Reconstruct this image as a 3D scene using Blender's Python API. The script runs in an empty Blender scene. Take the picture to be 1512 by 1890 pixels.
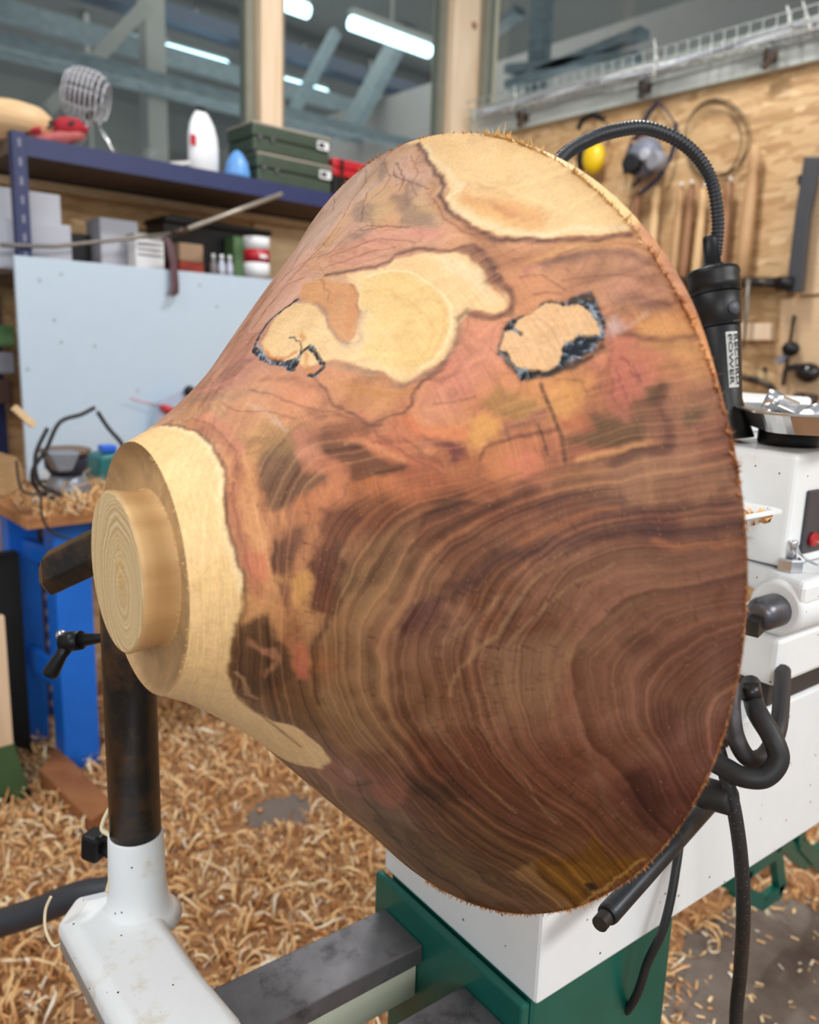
import bpy, math, random
import numpy as np
from mathutils import Vector, Matrix
random.seed(7); rng = np.random.default_rng(7)
SC = bpy.context.scene
COL = SC.collection
# ---------------------------------------------------------------- camera
FPX, PITCH, ROLL, HEAD, EYE = 1489.0, 11.4, 1.936, 48.0, 1.2
CAM = np.array([0.0, 0.0, EYE])
_t, _p, _r = math.radians(HEAD), math.radians(PITCH), math.radians(ROLL)
FWD = np.array([math.cos(_t)*math.cos(_p), math.sin(_t)*math.cos(_p), -math.sin(_p)])
_R0 = np.array([math.sin(_t), -math.cos(_t), 0.0]); _U0 = np.cross(_R0, FWD)
RGT = math.cos(_r)*_R0 + math.sin(_r)*_U0; UPV = -math.sin(_r)*_R0 + math.cos(_r)*_U0
cd = bpy.data.cameras.new('camera'); cam = bpy.data.objects.new('camera', cd); COL.objects.link(cam)
cd.sensor_fit = 'HORIZONTAL'; cd.sensor_width = 36.0; cd.lens = FPX/1512*36.0
cd.clip_start = 0.02; cd.clip_end = 80
cam.matrix_world = Matrix(((RGT[0], UPV[0], -FWD[0], 0), (RGT[1], UPV[1], -FWD[1], 0), (RGT[2], UPV[2], -FWD[2], EYE), (0, 0, 0, 1)))
cd.dof.use_dof = True; cd.dof.focus_distance = 0.70; cd.dof.aperture_fstop = cd.lens/6.0
SC.camera = cam
# ---------------------------------------------------------------- light
W = bpy.data.worlds.new('world'); SC.world = W; W.use_nodes = True
W.node_tree.nodes['Background'].inputs[0].default_value = (0.86, 0.93, 1.0, 1)
W.node_tree.nodes['Background'].inputs[1].default_value = 0.52
def area(name, loc, target, sx, sy, power, col=(1, .985, .96)):
    l = bpy.data.lights.new(name, 'AREA'); l.shape = 'RECTANGLE'; l.size = sx; l.size_y = sy; l.energy = power; l.color = col
    o = bpy.data.objects.new(name, l); COL.objects.link(o); o.location = loc
    o.rotation_euler = (Vector(target)-Vector(loc)).to_track_quat('-Z', 'Y').to_euler(); return o
area('ceiling_light_over_lathe', (-0.9, 1.2, 3.1), (0.35, 0.6, 1.0), 2.0, 0.5, 27)
area('fill_light_behind_camera', (-1.7, -2.2, 2.3), (0.9, 1.6, 1.4), 2.0, 0.7, 46)  # added low fill, no real fitting; brightens upright faces and reaches under the shelf
area('fill_light_right', (1.5, -1.9, 2.7), (1.2, 0.6, 0.7), 2.0, 0.5, 62)  # added fill from camera right, tilted at the near face of the bed
area('ceiling_light_back', (1.75, 1.5, 3.1), (1.75, 1.5, 0.0), 0.6, 0.12, 34)
area('hall_light', (6.0, 8.0, 5.15), (6.0, 8.0, 0.0), 6, 6, 240, (1, .97, .92))
area('hall_floor_bounce', (6.0, 8.0, 0.3), (6.0, 8.0, 5.0), 8, 8, 230, (1, .96, .9))
area('hall_floor_bounce_right', (8.0, -0.5, 0.3), (8.0, -0.5, 5.0), 6, 6, 170, (1, .96, .9))
SC.view_settings.view_transform = 'Standard'; SC.view_settings.look = 'None'
SC.view_settings.gamma = 1.0; SC.view_settings.use_curve_mapping = False
SC.view_settings.exposure = 0.0
# ---------------------------------------------------------------- helpers
def at(axis, val, px, py):
    """world point where the sight line through a photo pixel meets the real plane axis=val"""
    d = FWD + RGT*(px-756)/FPX - UPV*(py-945)/FPX
    t = (val-CAM[axis])/d[axis]
    return CAM + d*t
AL = math.radians(-4.7992)
LA = np.array([math.cos(AL), math.sin(AL), 0.0]); LB = np.array([-math.sin(AL), math.cos(AL), 0.0])
FOOT = np.array([0.21375, 0.54621, 1.03867])
def L(s, t, z):
    """lathe frame: s along the bed from the foot of the blank, t across it, z up"""
    p = FOOT + LA*s + LB*t; return (float(p[0]), float(p[1]), z)
def atL(t, px, py):
    d = FWD + RGT*(px-756)/FPX - UPV*(py-945)/FPX
    k = (t-(CAM-FOOT)@LB)/(d@LB); P = CAM+d*k-FOOT
    return float(P@LA), t, float(P[2]+FOOT[2])
def lin(c):
    return tuple((v/255/12.92 if v/255 <= .04045 else ((v/255+.055)/1.055)**2.4) for v in c)
class NT:
    def __init__(s, m): s.t = m.node_tree; s.n = s.t.nodes; s.l = s.t.links
    def new(s, ty, **kw):
        nd = s.n.new(ty)
        for k, v in kw.items():
            if k.startswith('i_'):
                key = k[2:]; key = int(key) if key.isdigit() else key.replace('_', ' ')
                nd.inputs[key].default_value = v
            else: setattr(nd, k, v)
        return nd
    def lk(s, a, b): s.l.new(a, b)
def ramp(nt, fac, stops, interp='LINEAR'):
    r = nt.new('ShaderNodeValToRGB'); cr = r.color_ramp; cr.interpolation = interp
    while len(cr.elements) > 1: cr.elements.remove(cr.elements[-1])
    cr.elements[0].position = stops[0][0]; cr.elements[0].color = (*stops[0][1], 1)
    for p, c in stops[1:]: e = cr.elements.new(p); e.color = (*c, 1)
    nt.lk(fac, r.inputs[0]); return r.outputs[0]
MATS = {}
def mat(name, col, rough=.5, metal=0., var=.12, scale=18., bump=0., dirt=None, dirt_amt=.5, dirt_scale=6., spec=.5, coat=0., stretch=(1, 1, 1), speck=None):
    if name in MATS: return MATS[name]
    m = bpy.data.materials.new(name); m.use_nodes = True; nt = NT(m); b = nt.n['Principled BSDF']
    c = lin(col); tc = nt.new('ShaderNodeTexCoord'); mp = nt.new('ShaderNodeMapping'); mp.inputs['Scale'].default_value = stretch
    nt.lk(tc.outputs['Object'], mp.inputs[0])
    nz = nt.new('ShaderNodeTexNoise', i_Scale=scale, i_Detail=5., i_Roughness=.6); nt.lk(mp.outputs[0], nz.inputs['Vector'])
    out = ramp(nt, nz.outputs['Fac'], [(.25, tuple(v*(1-var) for v in c)), (.75, tuple(min(1, v*(1+var)) for v in c))])
    if dirt:
        n2 = nt.new('ShaderNodeTexNoise', i_Scale=dirt_scale, i_Detail=8., i_Roughness=.7); nt.lk(tc.outputs['Object'], n2.inputs['Vector'])
        f = ramp(nt, n2.outputs['Fac'], [(.62-.3*dirt_amt, (0, 0, 0)), (.80-.2*dirt_amt, (1, 1, 1))])
        mx = nt.new('ShaderNodeMix', data_type='RGBA'); nt.lk(f, mx.inputs[0]); nt.lk(out, mx.inputs[6]); mx.inputs[7].default_value = (*lin(dirt), 1); out = mx.outputs[2]
    if speck:
        v = nt.new('ShaderNodeTexVoronoi', i_Scale=speck[1]); nt.lk(tc.outputs['Object'], v.inputs['Vector'])
        f = ramp(nt, v.outputs['Distance'], [(speck[2], (1, 1, 1)), (speck[2]+.03, (0, 0, 0))])
        mx = nt.new('ShaderNodeMix', data_type='RGBA'); nt.lk(f, mx.inputs[0]); nt.lk(out, mx.inputs[6]); mx.inputs[7].default_value = (*lin(speck[0]), 1); out = mx.outputs[2]
    nt.lk(out, b.inputs['Base Color'])
    b.inputs['Roughness'].default_value = rough; b.inputs['Metallic'].default_value = metal
    b.inputs['Specular IOR Level'].default_value = spec; b.inputs['Coat Weight'].default_value = coat
    if bump:
        bp = nt.new('ShaderNodeBump', i_Strength=bump, i_Distance=.004); nt.lk(nz.outputs['Fac'], bp.inputs['Height']); nt.lk(bp.outputs[0], b.inputs['Normal'])
    MATS[name] = m; return m
def wood(name, a, b_, rough=.6, scale=(2, 2, 30), knots=False, dist=1.5):
    if name in MATS: return MATS[name]
    m = bpy.data.materials.new(name); m.use_nodes = True; nt = NT(m); b = nt.n['Principled BSDF']
    tc = nt.new('ShaderNodeTexCoord'); mp = nt.new('ShaderNodeMapping'); mp.inputs['Scale'].default_value = scale; nt.lk(tc.outputs['Object'], mp.inputs[0])
    nz = nt.new('ShaderNodeTexNoise', i_Scale=3., i_Detail=6., i_Distortion=dist); nt.lk(mp.outputs[0], nz.inputs['Vector'])
    out = ramp(nt, nz.outputs['Fac'], [(.3, lin(a)), (.7, lin(b_))])
    if knots:
        v = nt.new('ShaderNodeTexVoronoi', i_Scale=2.6); nt.lk(tc.outputs['Object'], v.inputs['Vector'])
        f = ramp(nt, v.outputs['Distance'], [(.035, (1, 1, 1)), (.06, (0, 0, 0))])
        mx = nt.new('ShaderNodeMix', data_type='RGBA'); nt.lk(f, mx.inputs[0]); nt.lk(out, mx.inputs[6]); mx.inputs[7].default_value = (*lin((140, 96, 66)), 1); out = mx.outputs[2]
    nt.lk(out, b.inputs['Base Color']); b.inputs['Roughness'].default_value = rough
    MATS[name] = m; return m
def osb(name='osb_board', tint=1.0):
    if name in MATS: return MATS[name]
    m = bpy.data.materials.new(name); m.use_nodes = True; nt = NT(m); b = nt.n['Principled BSDF']
    tc = nt.new('ShaderNodeTexCoord'); last = None
    pal = [(.0, lin((172, 132, 88))), (.35, lin((198, 160, 114))), (.6, lin((212, 176, 132))), (.85, lin((184, 146, 100))), (1, lin((226, 194, 150)))]
    hs = []
    for i, (rx, sc) in enumerate(((.4, (11, 13, 44)), (1.3, (10, 11, 50)), (-.7, (13, 14, 38)), (-1.2, (15, 15, 56)))):
        mp = nt.new('ShaderNodeMapping'); mp.inputs['Rotation'].default_value = (rx, rx*.7, 0); mp.inputs['Scale'].default_value = sc; mp.inputs['Location'].default_value = (i*3.1, i*1.7, i)
        nt.lk(tc.outputs['Object'], mp.inputs[0])
        v = nt.new('ShaderNodeTexVoronoi', i_Scale=1.0); nt.lk(mp.outputs[0], v.inputs['Vector'])
        sp = nt.new('ShaderNodeSeparateColor'); nt.lk(v.outputs['Color'], sp.inputs[0])
        c = ramp(nt, sp.outputs[0], pal)
        if last is None: last = c
        else:
            g = nt.new('ShaderNodeMath', operation='GREATER_THAN'); nt.lk(sp.outputs[1], g.inputs[0]); g.inputs[1].default_value = .55
            mx = nt.new('ShaderNodeMix', data_type='RGBA'); nt.lk(g.outputs[0], mx.inputs[0]); nt.lk(last, mx.inputs[6]); nt.lk(c, mx.inputs[7]); last = mx.outputs[2]
    nt.lk(last, b.inputs['Base Color']); b.inputs['Roughness'].default_value = .6
    MATS[name] = m; return m
def emis(name, col, k):
    if name in MATS: return MATS[name]
    m = bpy.data.materials.new(name); m.use_nodes = True; nt = NT(m); b = nt.n['Principled BSDF']
    b.inputs['Emission Color'].default_value = (*col, 1); b.inputs['Emission Strength'].default_value = k; b.inputs['Base Color'].default_value = (*col, 1); MATS[name] = m; return m
def basis(d):
    d = np.asarray(d, float); d = d/np.linalg.norm(d); a = np.array([0, 0, 1.]) if abs(d[2]) < .9 else np.array([1., 0, 0])
    u = np.cross(a, d); u /= np.linalg.norm(u); return u, np.cross(d, u), d
class MB:
    def __init__(s): s.v = []; s.f = []; s.sm = []
    def add(s, vs, fs, smooth=False):
        o = len(s.v); s.v += [tuple(map(float, p)) for p in vs]; s.f += [tuple(i+o for i in f) for f in fs]; s.sm += [smooth]*len(fs); return s
    def hexa(s, p):   # 8 points, bottom ring 0-3 then top ring 4-7
        return s.add(p, [(3, 2, 1, 0), (4, 5, 6, 7), (0, 1, 5, 4), (1, 2, 6, 5), (2, 3, 7, 6), (3, 0, 4, 7)])
    def box(s, x0, x1, y0, y1, z0, z1):
        return s.hexa([(x0, y0, z0), (x1, y0, z0), (x1, y1, z0), (x0, y1, z0), (x0, y0, z1), (x1, y0, z1), (x1, y1, z1), (x0, y1, z1)])
    def lbox(s, s0, s1, t0, t1, z0, z1):
        return s.hexa([L(s0, t0, z0), L(s1, t0, z0), L(s1, t1, z0), L(s0, t1, z0), L(s0, t0, z1), L(s1, t0, z1), L(s1, t1, z1), L(s0, t1, z1)])
    def bar(s, a, b, w, h, up=(0, 0, 1)):
        a = np.array(a, float); b = np.array(b, float); d = b-a; d /= np.linalg.norm(d); u = np.cross(up, d); u /= np.linalg.norm(u); v = np.cross(d, u)
        return s.hexa([tuple(q+u*i*w/2+v*j*h/2) for q in (a, b) for i, j in ((-1, -1), (1, -1), (1, 1), (-1, 1))])
    def tube(s, path, r, n=10, caps=True, smooth=True):
        P = [np.array(p, float) for p in path]; R = r if hasattr(r, '__len__') else [r]*len(P); o = len(s.v); prev = None; vs = []
        for i, p in enumerate(P):
            d = P[min(i+1, len(P)-1)]-P[max(i-1, 0)]; d /= max(1e-9, np.linalg.norm(d))
            if prev is None: u, v, _ = basis(d)
            else: u = prev-d*(prev@d); u /= np.linalg.norm(u); v = np.cross(d, u)
            prev = u
            for k in range(n): a = 2*math.pi*k/n; vs.append(p+R[i]*(math.cos(a)*u+math.sin(a)*v))
        fs = [(i*n+k, i*n+(k+1) % n, (i+1)*n+(k+1) % n, (i+1)*n+k) for i in range(len(P)-1) for k in range(n)]
        s.add(vs, fs, smooth)
        if caps: s.f += [tuple(o+k for k in reversed(range(n))), tuple(o+(len(P)-1)*n+k for k in range(n))]; s.sm += [False]*2
        return s
    def lathe(s, a, d, prof, n=24, smooth=True, ang0=0., scale2=1.):   # prof (along, radius)
        u, v, d = basis(d); a = np.array(a, float); vs = [a+d*q+r*(math.cos(ang0+2*math.pi*k/n)*u+scale2*math.sin(ang0+2*math.pi*k/n)*v) for q, r in prof for k in range(n)]
        o = len(s.v); fs = [(i*n+k, i*n+(k+1) % n, (i+1)*n+(k+1) % n, (i+1)*n+k) for i in range(len(prof)-1) for k in range(n)]
        s.add(vs, fs, smooth); s.f += [tuple(o+k for k in reversed(range(n))), tuple(o+(len(prof)-1)*n+k for k in range(n))]; s.sm += [False]*2; return s
    def prism(s, poly, vec):
        n = len(poly); vec = np.array(vec, float); P = [np.array(p, float) for p in poly]
        return s.add(P+[p+vec for p in P], [tuple(reversed(range(n))), tuple(range(n, 2*n))]+[(i, (i+1) % n, n+(i+1) % n, n+i) for i in range(n)])
    def ball(s, c, rx, ry=None, rz=None, nu=16, nv=10):
        ry = ry or rx; rz = rz or rx; vs = [(c[0]+rx*math.sin(math.pi*j/nv)*math.cos(2*math.pi*i/nu), c[1]+ry*math.sin(math.pi*j/nv)*math.sin(2*math.pi*i/nu), c[2]+rz*math.cos(math.pi*j/nv)) for j in range(nv+1) for i in range(nu)]
        return s.add(vs, [(j*nu+i, (j+1)*nu+i, (j+1)*nu+(i+1) % nu, j*nu+(i+1) % nu) for j in range(nv) for i in range(nu)], True)
    def build(s, name, m, parent=None, org=None, bevel=0., seg=2, kind=None):
        me = bpy.data.meshes.new(name); o = np.array(LOC.get(parent.name, (0, 0, 0))) if parent else np.array(org if org is not None else (0, 0, 0), float)
        me.from_pydata([tuple(np.array(v)-o) for v in s.v], [], s.f); me.polygons.foreach_set('use_smooth', s.sm); me.validate(); me.update()
        import bmesh
        bm = bmesh.new(); bm.from_mesh(me); bmesh.ops.remove_doubles(bm, verts=bm.verts, dist=1e-6); bmesh.ops.recalc_face_normals(bm, faces=bm.faces); bm.to_mesh(me); bm.free()
        if m: me.materials.append(m)
        ob = bpy.data.objects.new(name, me); COL.objects.link(ob)
        if parent: ob.parent = parent
        else: ob.location = o
        LOC[ob.name] = tuple(o)
        if bevel:
            b = ob.modifiers.new('bevel', 'BEVEL'); b.width = bevel; b.segments = seg; b.limit_method = 'ANGLE'; b.angle_limit = .6
        if kind: ob['kind'] = kind
        return ob
LOC = {}
def thing(name, label, cat, loc=(0, 0, 0), group=None):
    o = bpy.data.objects.new(name, None); COL.objects.link(o); o.location = loc; o.empty_display_size = .02
    o['label'] = label; o['category'] = cat; LOC[o.name] = tuple(map(float, loc))
    if group: o['group'] = group
    return o
def tag(o, label, cat, group=None, kind=None):
    o['label'] = label; o['category'] = cat
    if group: o['group'] = group
    if kind: o['kind'] = kind
    return o
def arc(pts, n=8):
    """smooth path through points"""
    P = [np.array(p, float) for p in pts]; out = []
    for i in range(len(P)-1):
        a = P[max(i-1, 0)]; b = P[i]; c = P[i+1]; d = P[min(i+2, len(P)-1)]
        for k in range(n):
            u = k/n; out.append(.5*((2*b)+(c-a)*u+(2*a-5*b+4*c-d)*u*u+(3*b-3*c+d-a)*u**3))
    out.append(P[-1]); return out
# palette
M_white = mat('white_enamel', (236, 239, 240), .35, var=.03, dirt=(196, 170, 126), dirt_amt=.12, dirt_scale=9, speck=((70, 56, 44), 62, .055))
M_white2 = mat('white_paint_worn', (232, 236, 238), .4, var=.03, speck=((60, 60, 60), 46, .05))
M_green = mat('green_enamel', (12, 92, 80), .35, var=.12)
M_black = mat('black_rubber', (34, 34, 36), .55, var=.2, scale=40)
M_blackmetal = mat('blackened_steel', (40, 37, 36), .35, .3, var=.3, scale=14, dirt=(104, 72, 40), dirt_amt=.5, dirt_scale=16)
M_steel = mat('bed_way_steel', (112, 110, 114), .38, .55, var=.25, scale=26, dirt=(44, 42, 46), dirt_amt=.25, dirt_scale=24)
M_chrome = mat('zinc_plated_steel', (205, 205, 208), .25, .9, var=.06)
M_blue = mat('blue_enamel', (16, 112, 224), .45, var=.1)
M_navy = mat('navy_steel', (34, 44, 88), .5, var=.12)
M_card = mat('grey_carton', (176, 178, 188), .8, var=.04)
M_wcard = mat('white_carton', (222, 222, 224), .8, var=.03)
M_plastic = mat('black_plastic', (18, 18, 20), .42, var=.15, spec=.35)
M_red = mat('red_plastic', (176, 24, 36), .4, var=.08)
M_pine = wood('planed_pine', (214, 184, 150), (228, 204, 176), .6, (6, 6, .6), knots=True)
M_pineh = wood('pine_slat', (210, 176, 132), (232, 204, 164), .6, (3, 3, 14))
# ---------------------------------------------------------------- setting
YW, XW = 2.9, 2.9
def st(ob): ob['kind'] = 'structure'; return ob
M_conc = mat('workshop_concrete', (120, 110, 102), .8, var=.18, scale=5, dirt=(78, 64, 56), dirt_amt=.75, dirt_scale=2.2)
st(MB().box(-2.5, XW+.12, -2.5, YW+.12, -.1, 0).build('floor', M_conc))
st(MB().box(-2.5, XW, YW, YW+.04, 0, 1.665).build('wall_left', osb()))
st(MB().box(XW, XW+.04, -2.5, YW, 0, 2.165).build('wall_right', osb()))
st(MB().box(-2.5, XW-.04, YW-.05, YW+.09, 1.665, 1.70).build('trim_1', M_pineh, bevel=.002))            # window sill, left
st(MB().box(XW-.035, XW+.09, -2.5, YW-.052, 2.165, 2.292).build('trim_2', mat('sill_sheet', (186, 190, 184), .6, var=.12, scale=8), bevel=.003))
st(MB().box(2.745, 3.03, YW-.045, YW+.1, 1.70, 3.6).build('trim_3', M_pine, bevel=.004))               # corner post
st(MB().box(1.748, 1.842, YW-.045, YW+.1, 1.70, 3.6).build('trim_4', M_pine, bevel=.004))
M_seal = mat('grey_window_gasket', (124, 122, 108), .7, var=.1)
def glass():
    m = bpy.data.materials.new('window_glass'); m.use_nodes = True; nt = NT(m); nt.n.remove(nt.n['Principled BSDF'])
    t = nt.new('ShaderNodeBsdfTransparent'); t.inputs[0].default_value = (.86, .92, .93, 1); g = nt.new('ShaderNodeBsdfGlossy', i_Roughness=.04)
    mx = nt.new('ShaderNodeMixShader'); lw = nt.new('ShaderNodeLayerWeight', i_Blend=.5); pw = nt.new('ShaderNodeMath', operation='POWER'); nt.lk(lw.outputs['Facing'], pw.inputs[0]); pw.inputs[1].default_value = 5.; fr = nt.new('ShaderNodeMath', operation='MULTIPLY_ADD'); nt.lk(pw.outputs[0], fr.inputs[0]); fr.inputs[1].default_value = .9; fr.inputs[2].default_value = .03; nt.lk(fr.outputs[0], mx.inputs[0]); nt.lk(t.outputs[0], mx.inputs[1]); nt.lk(g.outputs[0], mx.inputs[2])
    nt.lk(mx.outputs[0], nt.n['Material Output'].inputs[0]); return m
M_glass = glass()
def window(name, x0, x1, z0, z1, axis):
    g = lambda a0, a1, d0, d1, b0, b1: MB().box(a0, a1, d0, d1, b0, b1) if axis == 'x' else MB().box(d0, d1, a0, a1, b0, b1)
    w = .035; base = YW if axis == 'x' else XW
    fr = g(x0, x0+w, base+.0, base+.05, z0, z1)
    for q in ((x1-w, x1, z0, z1), (x0+w, x1-w, z1-w, z1), (x0+w, x1-w, z0, z0+w*.6)):
        b = g(q[0], q[1], base+.0, base+.05, q[2], q[3]); fr.add(b.v, b.f)
    f = st(fr.build(name, M_seal)); p = g(x0+w, x1-w, base+.02, base+.026, z0+w*.6, z1-w).build('glass_pane', M_glass, f); return f
window('window_1', -2.5, 1.745, 1.702, 3.6, 'x')
window('window_2', 1.845, 2.742, 1.702, 3.6, 'x')
window('window_3', -2.5, YW-.06, 2.294, 3.6, 'y')
# hall behind the glass
M_hall = mat('hall_sheet_wall', (134, 132, 126), .8, var=.1, scale=1.2)
M_hallc = mat('hall_ceiling', (112, 110, 106), .8, var=.14, scale=.8)
M_foil = mat('silver_insulation', (112, 122, 126), .8, 0, var=.35, scale=9, stretch=(1, 1, 3))
st(MB().box(-6, 16, 14.5, 14.7, 0, 7).build('wall_back', M_hall))
st(MB().box(15.8, 16, -5, 14.5, 0, 7).build('wall_far', M_hall))
st(MB().box(-6, 16, YW+.2, 14.5, 5.2, 5.35).build('ceiling', M_hallc))
st(MB().box(XW+.25, 16, -5, YW+.2, 5.2, 5.35).build('ceiling_right', M_hallc))
for k, (px, py, z, h, d) in enumerate(((200, 70, 4.45, .2, .1), (300, 160, 3.9, .16, .1), (330, 25, 4.9, .16, .3), (700, 250, 3.4, .1, .1))):
    p = at(2, z, px, py); st(MB().box(-2, 15.5, p[1], p[1]+d, z-h/2, z+h/2).build('trim_%d' % (5+k), M_foil if k != 2 else mat('dark_beam', (70, 76, 92), .6)))
for k, (px, w) in enumerate(((290, .22), (690, .2), (165, .05))):
    p = at(1, 9.0+k, px, 150); st(MB().box(p[0]-w/2, p[0]+w/2, p[1], p[1]+.2, 0, 5.2).build('trim_%d' % (9+k), M_hall))
for k, (a, b, w) in enumerate((((90, 200), (270, 10), .1), ((640, 250), (765, 20), .35), ((540, 210), (620, 60), .1))):
    st(MB().bar(at(1, 8.6, *a), at(1, 8.6, *b), .12, w, up=(0, 1, 0)).build('trim_%d' % (12+k), M_foil if k else M_hall))
# beyond the right-hand window
st(MB().box(7.0, 7.3, -4, 14, 3.55, 4.3).build('trim_15', mat('bulkhead', (156, 148, 144), .7, var=.08, scale=2)))
p = at(0, 5.0, 990, 60); st(MB().box(5.0, 5.1, p[1]-.07, p[1]+.07, 0, 5.2).build('trim_16', M_foil))
for k, (a, b) in enumerate((((940, 130), (1180, 105)), ((940, 160), (1190, 60)), ((905, 60), (960, 20)))):
    st(MB().bar(at(0, 5.0, *a), at(0, 5.0, *b), .06, .12, up=(1, 0, 0)).build('trim_%d' % (17+k), M_foil))
TUBE = emis('tube_light', (.60, .88, 1.0), 5.0)
tl = [((308, 92), (420, 122), 'long pale blue ceiling tube beyond the leftmost pane'), ((240, 77), (275, 86), 'short distant ceiling tube left of the long one beyond the leftmost pane'),
      ((648, 42), (810, 88), 'longest bright ceiling tube, between the two pine posts'), ((521, 152), (610, 172), 'lower ceiling tube just right of the first pine post'),
      ((665, 184), (707, 192), 'shortest lowest ceiling tube beyond the middle pane'), ((523, 5), (570, 20), 'ceiling tube at top edge beside the first pine post')]
for a, b, lb in tl:
    A_ = at(2, 4.6, *a); B_ = at(2, 4.6, *b)
    t = thing('tube_lamp', lb, 'lamp', (A_[0], A_[1], 4.6), 'tube lamps in the hall behind the glass')
    MB().tube([(A_[0], A_[1], 4.6), (B_[0], A_[1], 4.6)], .07, 12).build('lamp_tube', TUBE, t)
    MB().box(A_[0], B_[0], A_[1]-.05, A_[1]+.05, 4.67, 4.74).build('lamp_housing', M_hall, t)
    MB().box((A_[0]+B_[0])/2-.01, (A_[0]+B_[0])/2+.01, A_[1]-.01, A_[1]+.01, 4.74, 5.2).build('hanger', M_hall, t)
# ---------------------------------------------------------------- shavings on the floor
def vnoise(x, y, seed=0):
    xi = np.floor(x).astype(int); yi = np.floor(y).astype(int); fx = x-xi; fy = y-yi; fx = fx*fx*(3-2*fx); fy = fy*fy*(3-2*fy)
    def h(a, b):
        n = (a*374761393+b*668265263+seed*1442695041) & 0xffffffff; n = ((n ^ (n >> 13))*1274126177) & 0xffffffff; return ((n ^ (n >> 16)) & 0xffff)/65535.
    return (h(xi, yi)*(1-fx)+h(xi+1, yi)*fx)*(1-fy)+(h(xi, yi+1)*(1-fx)+h(xi+1, yi+1)*fx)*fy
def fbm(x, y, seed=0, o=4):
    s = 0; a = .5; 
    for i in range(o): s = s+a*(vnoise(x*2**i, y*2**i, seed+i)-.5)*2; a *= .5
    return s
def np_mesh(name, V, F, m, attrs=(), smooth=False):
    me = bpy.data.meshes.new(name); n = F.shape[1]; me.vertices.add(len(V)); me.vertices.foreach_set('co', V.astype(np.float32).ravel())
    me.loops.add(F.size); me.loops.foreach_set('vertex_index', F.astype(np.int32).ravel()); me.polygons.add(len(F))
    me.polygons.foreach_set('loop_start', np.arange(0, F.size, n, dtype=np.int32)); me.polygons.foreach_set('loop_total', np.full(len(F), n, np.int32)); me.polygons.foreach_set('use_smooth', np.full(len(F), smooth))
    me.update(calc_edges=True)
    for an, ty, data in attrs:
        a = me.attributes.new(an, ty, 'POINT'); a.data.foreach_set({'FLOAT_COLOR': 'color', 'FLOAT': 'value', 'FLOAT_VECTOR': 'vector'}[ty], data.astype(np.float32).ravel())
    me.validate(); me.materials.append(m); ob = bpy.data.objects.new(name, me); COL.objects.link(ob); return ob
def shav_height(x, y):
    # depth of the shaving litter: deep beside the lathe, swept thin on the far side of the bed
    u = (x-FOOT[0])*LA[0]+(y-FOOT[1])*LA[1]; v = (x-FOOT[0])*LB[0]+(y-FOOT[1])*LB[1]
    bare = np.exp(-(((x-1.5)/.42)**2+((y-.45)/.30)**2)) + .75*np.exp(-(((x-1.05)/.17)**2+((y-1.62)/.13)**2))
    return np.clip(1-1.5*bare, 0, 1)*(1+.3*fbm(x*3, y*3, 3))
def shavings_material():
    m = bpy.data.materials.new('wood_shavings'); m.use_nodes = True; nt = NT(m); b = nt.n['Principled BSDF']
    a = nt.new('ShaderNodeAttribute', attribute_name='tone')
    c = ramp(nt, a.outputs['Fac'], [(0, lin((176, 118, 70))), (.25, lin((212, 154, 96))), (.55, lin((234, 188, 130))), (.8, lin((246, 218, 170))), (1, lin((252, 242, 222)))])
    nt.lk(c, b.inputs['Base Color']); b.inputs['Roughness'].default_value = .65
    b.inputs['Subsurface Weight'].default_value = 0; return m
MSH = shavings_material()
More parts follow.
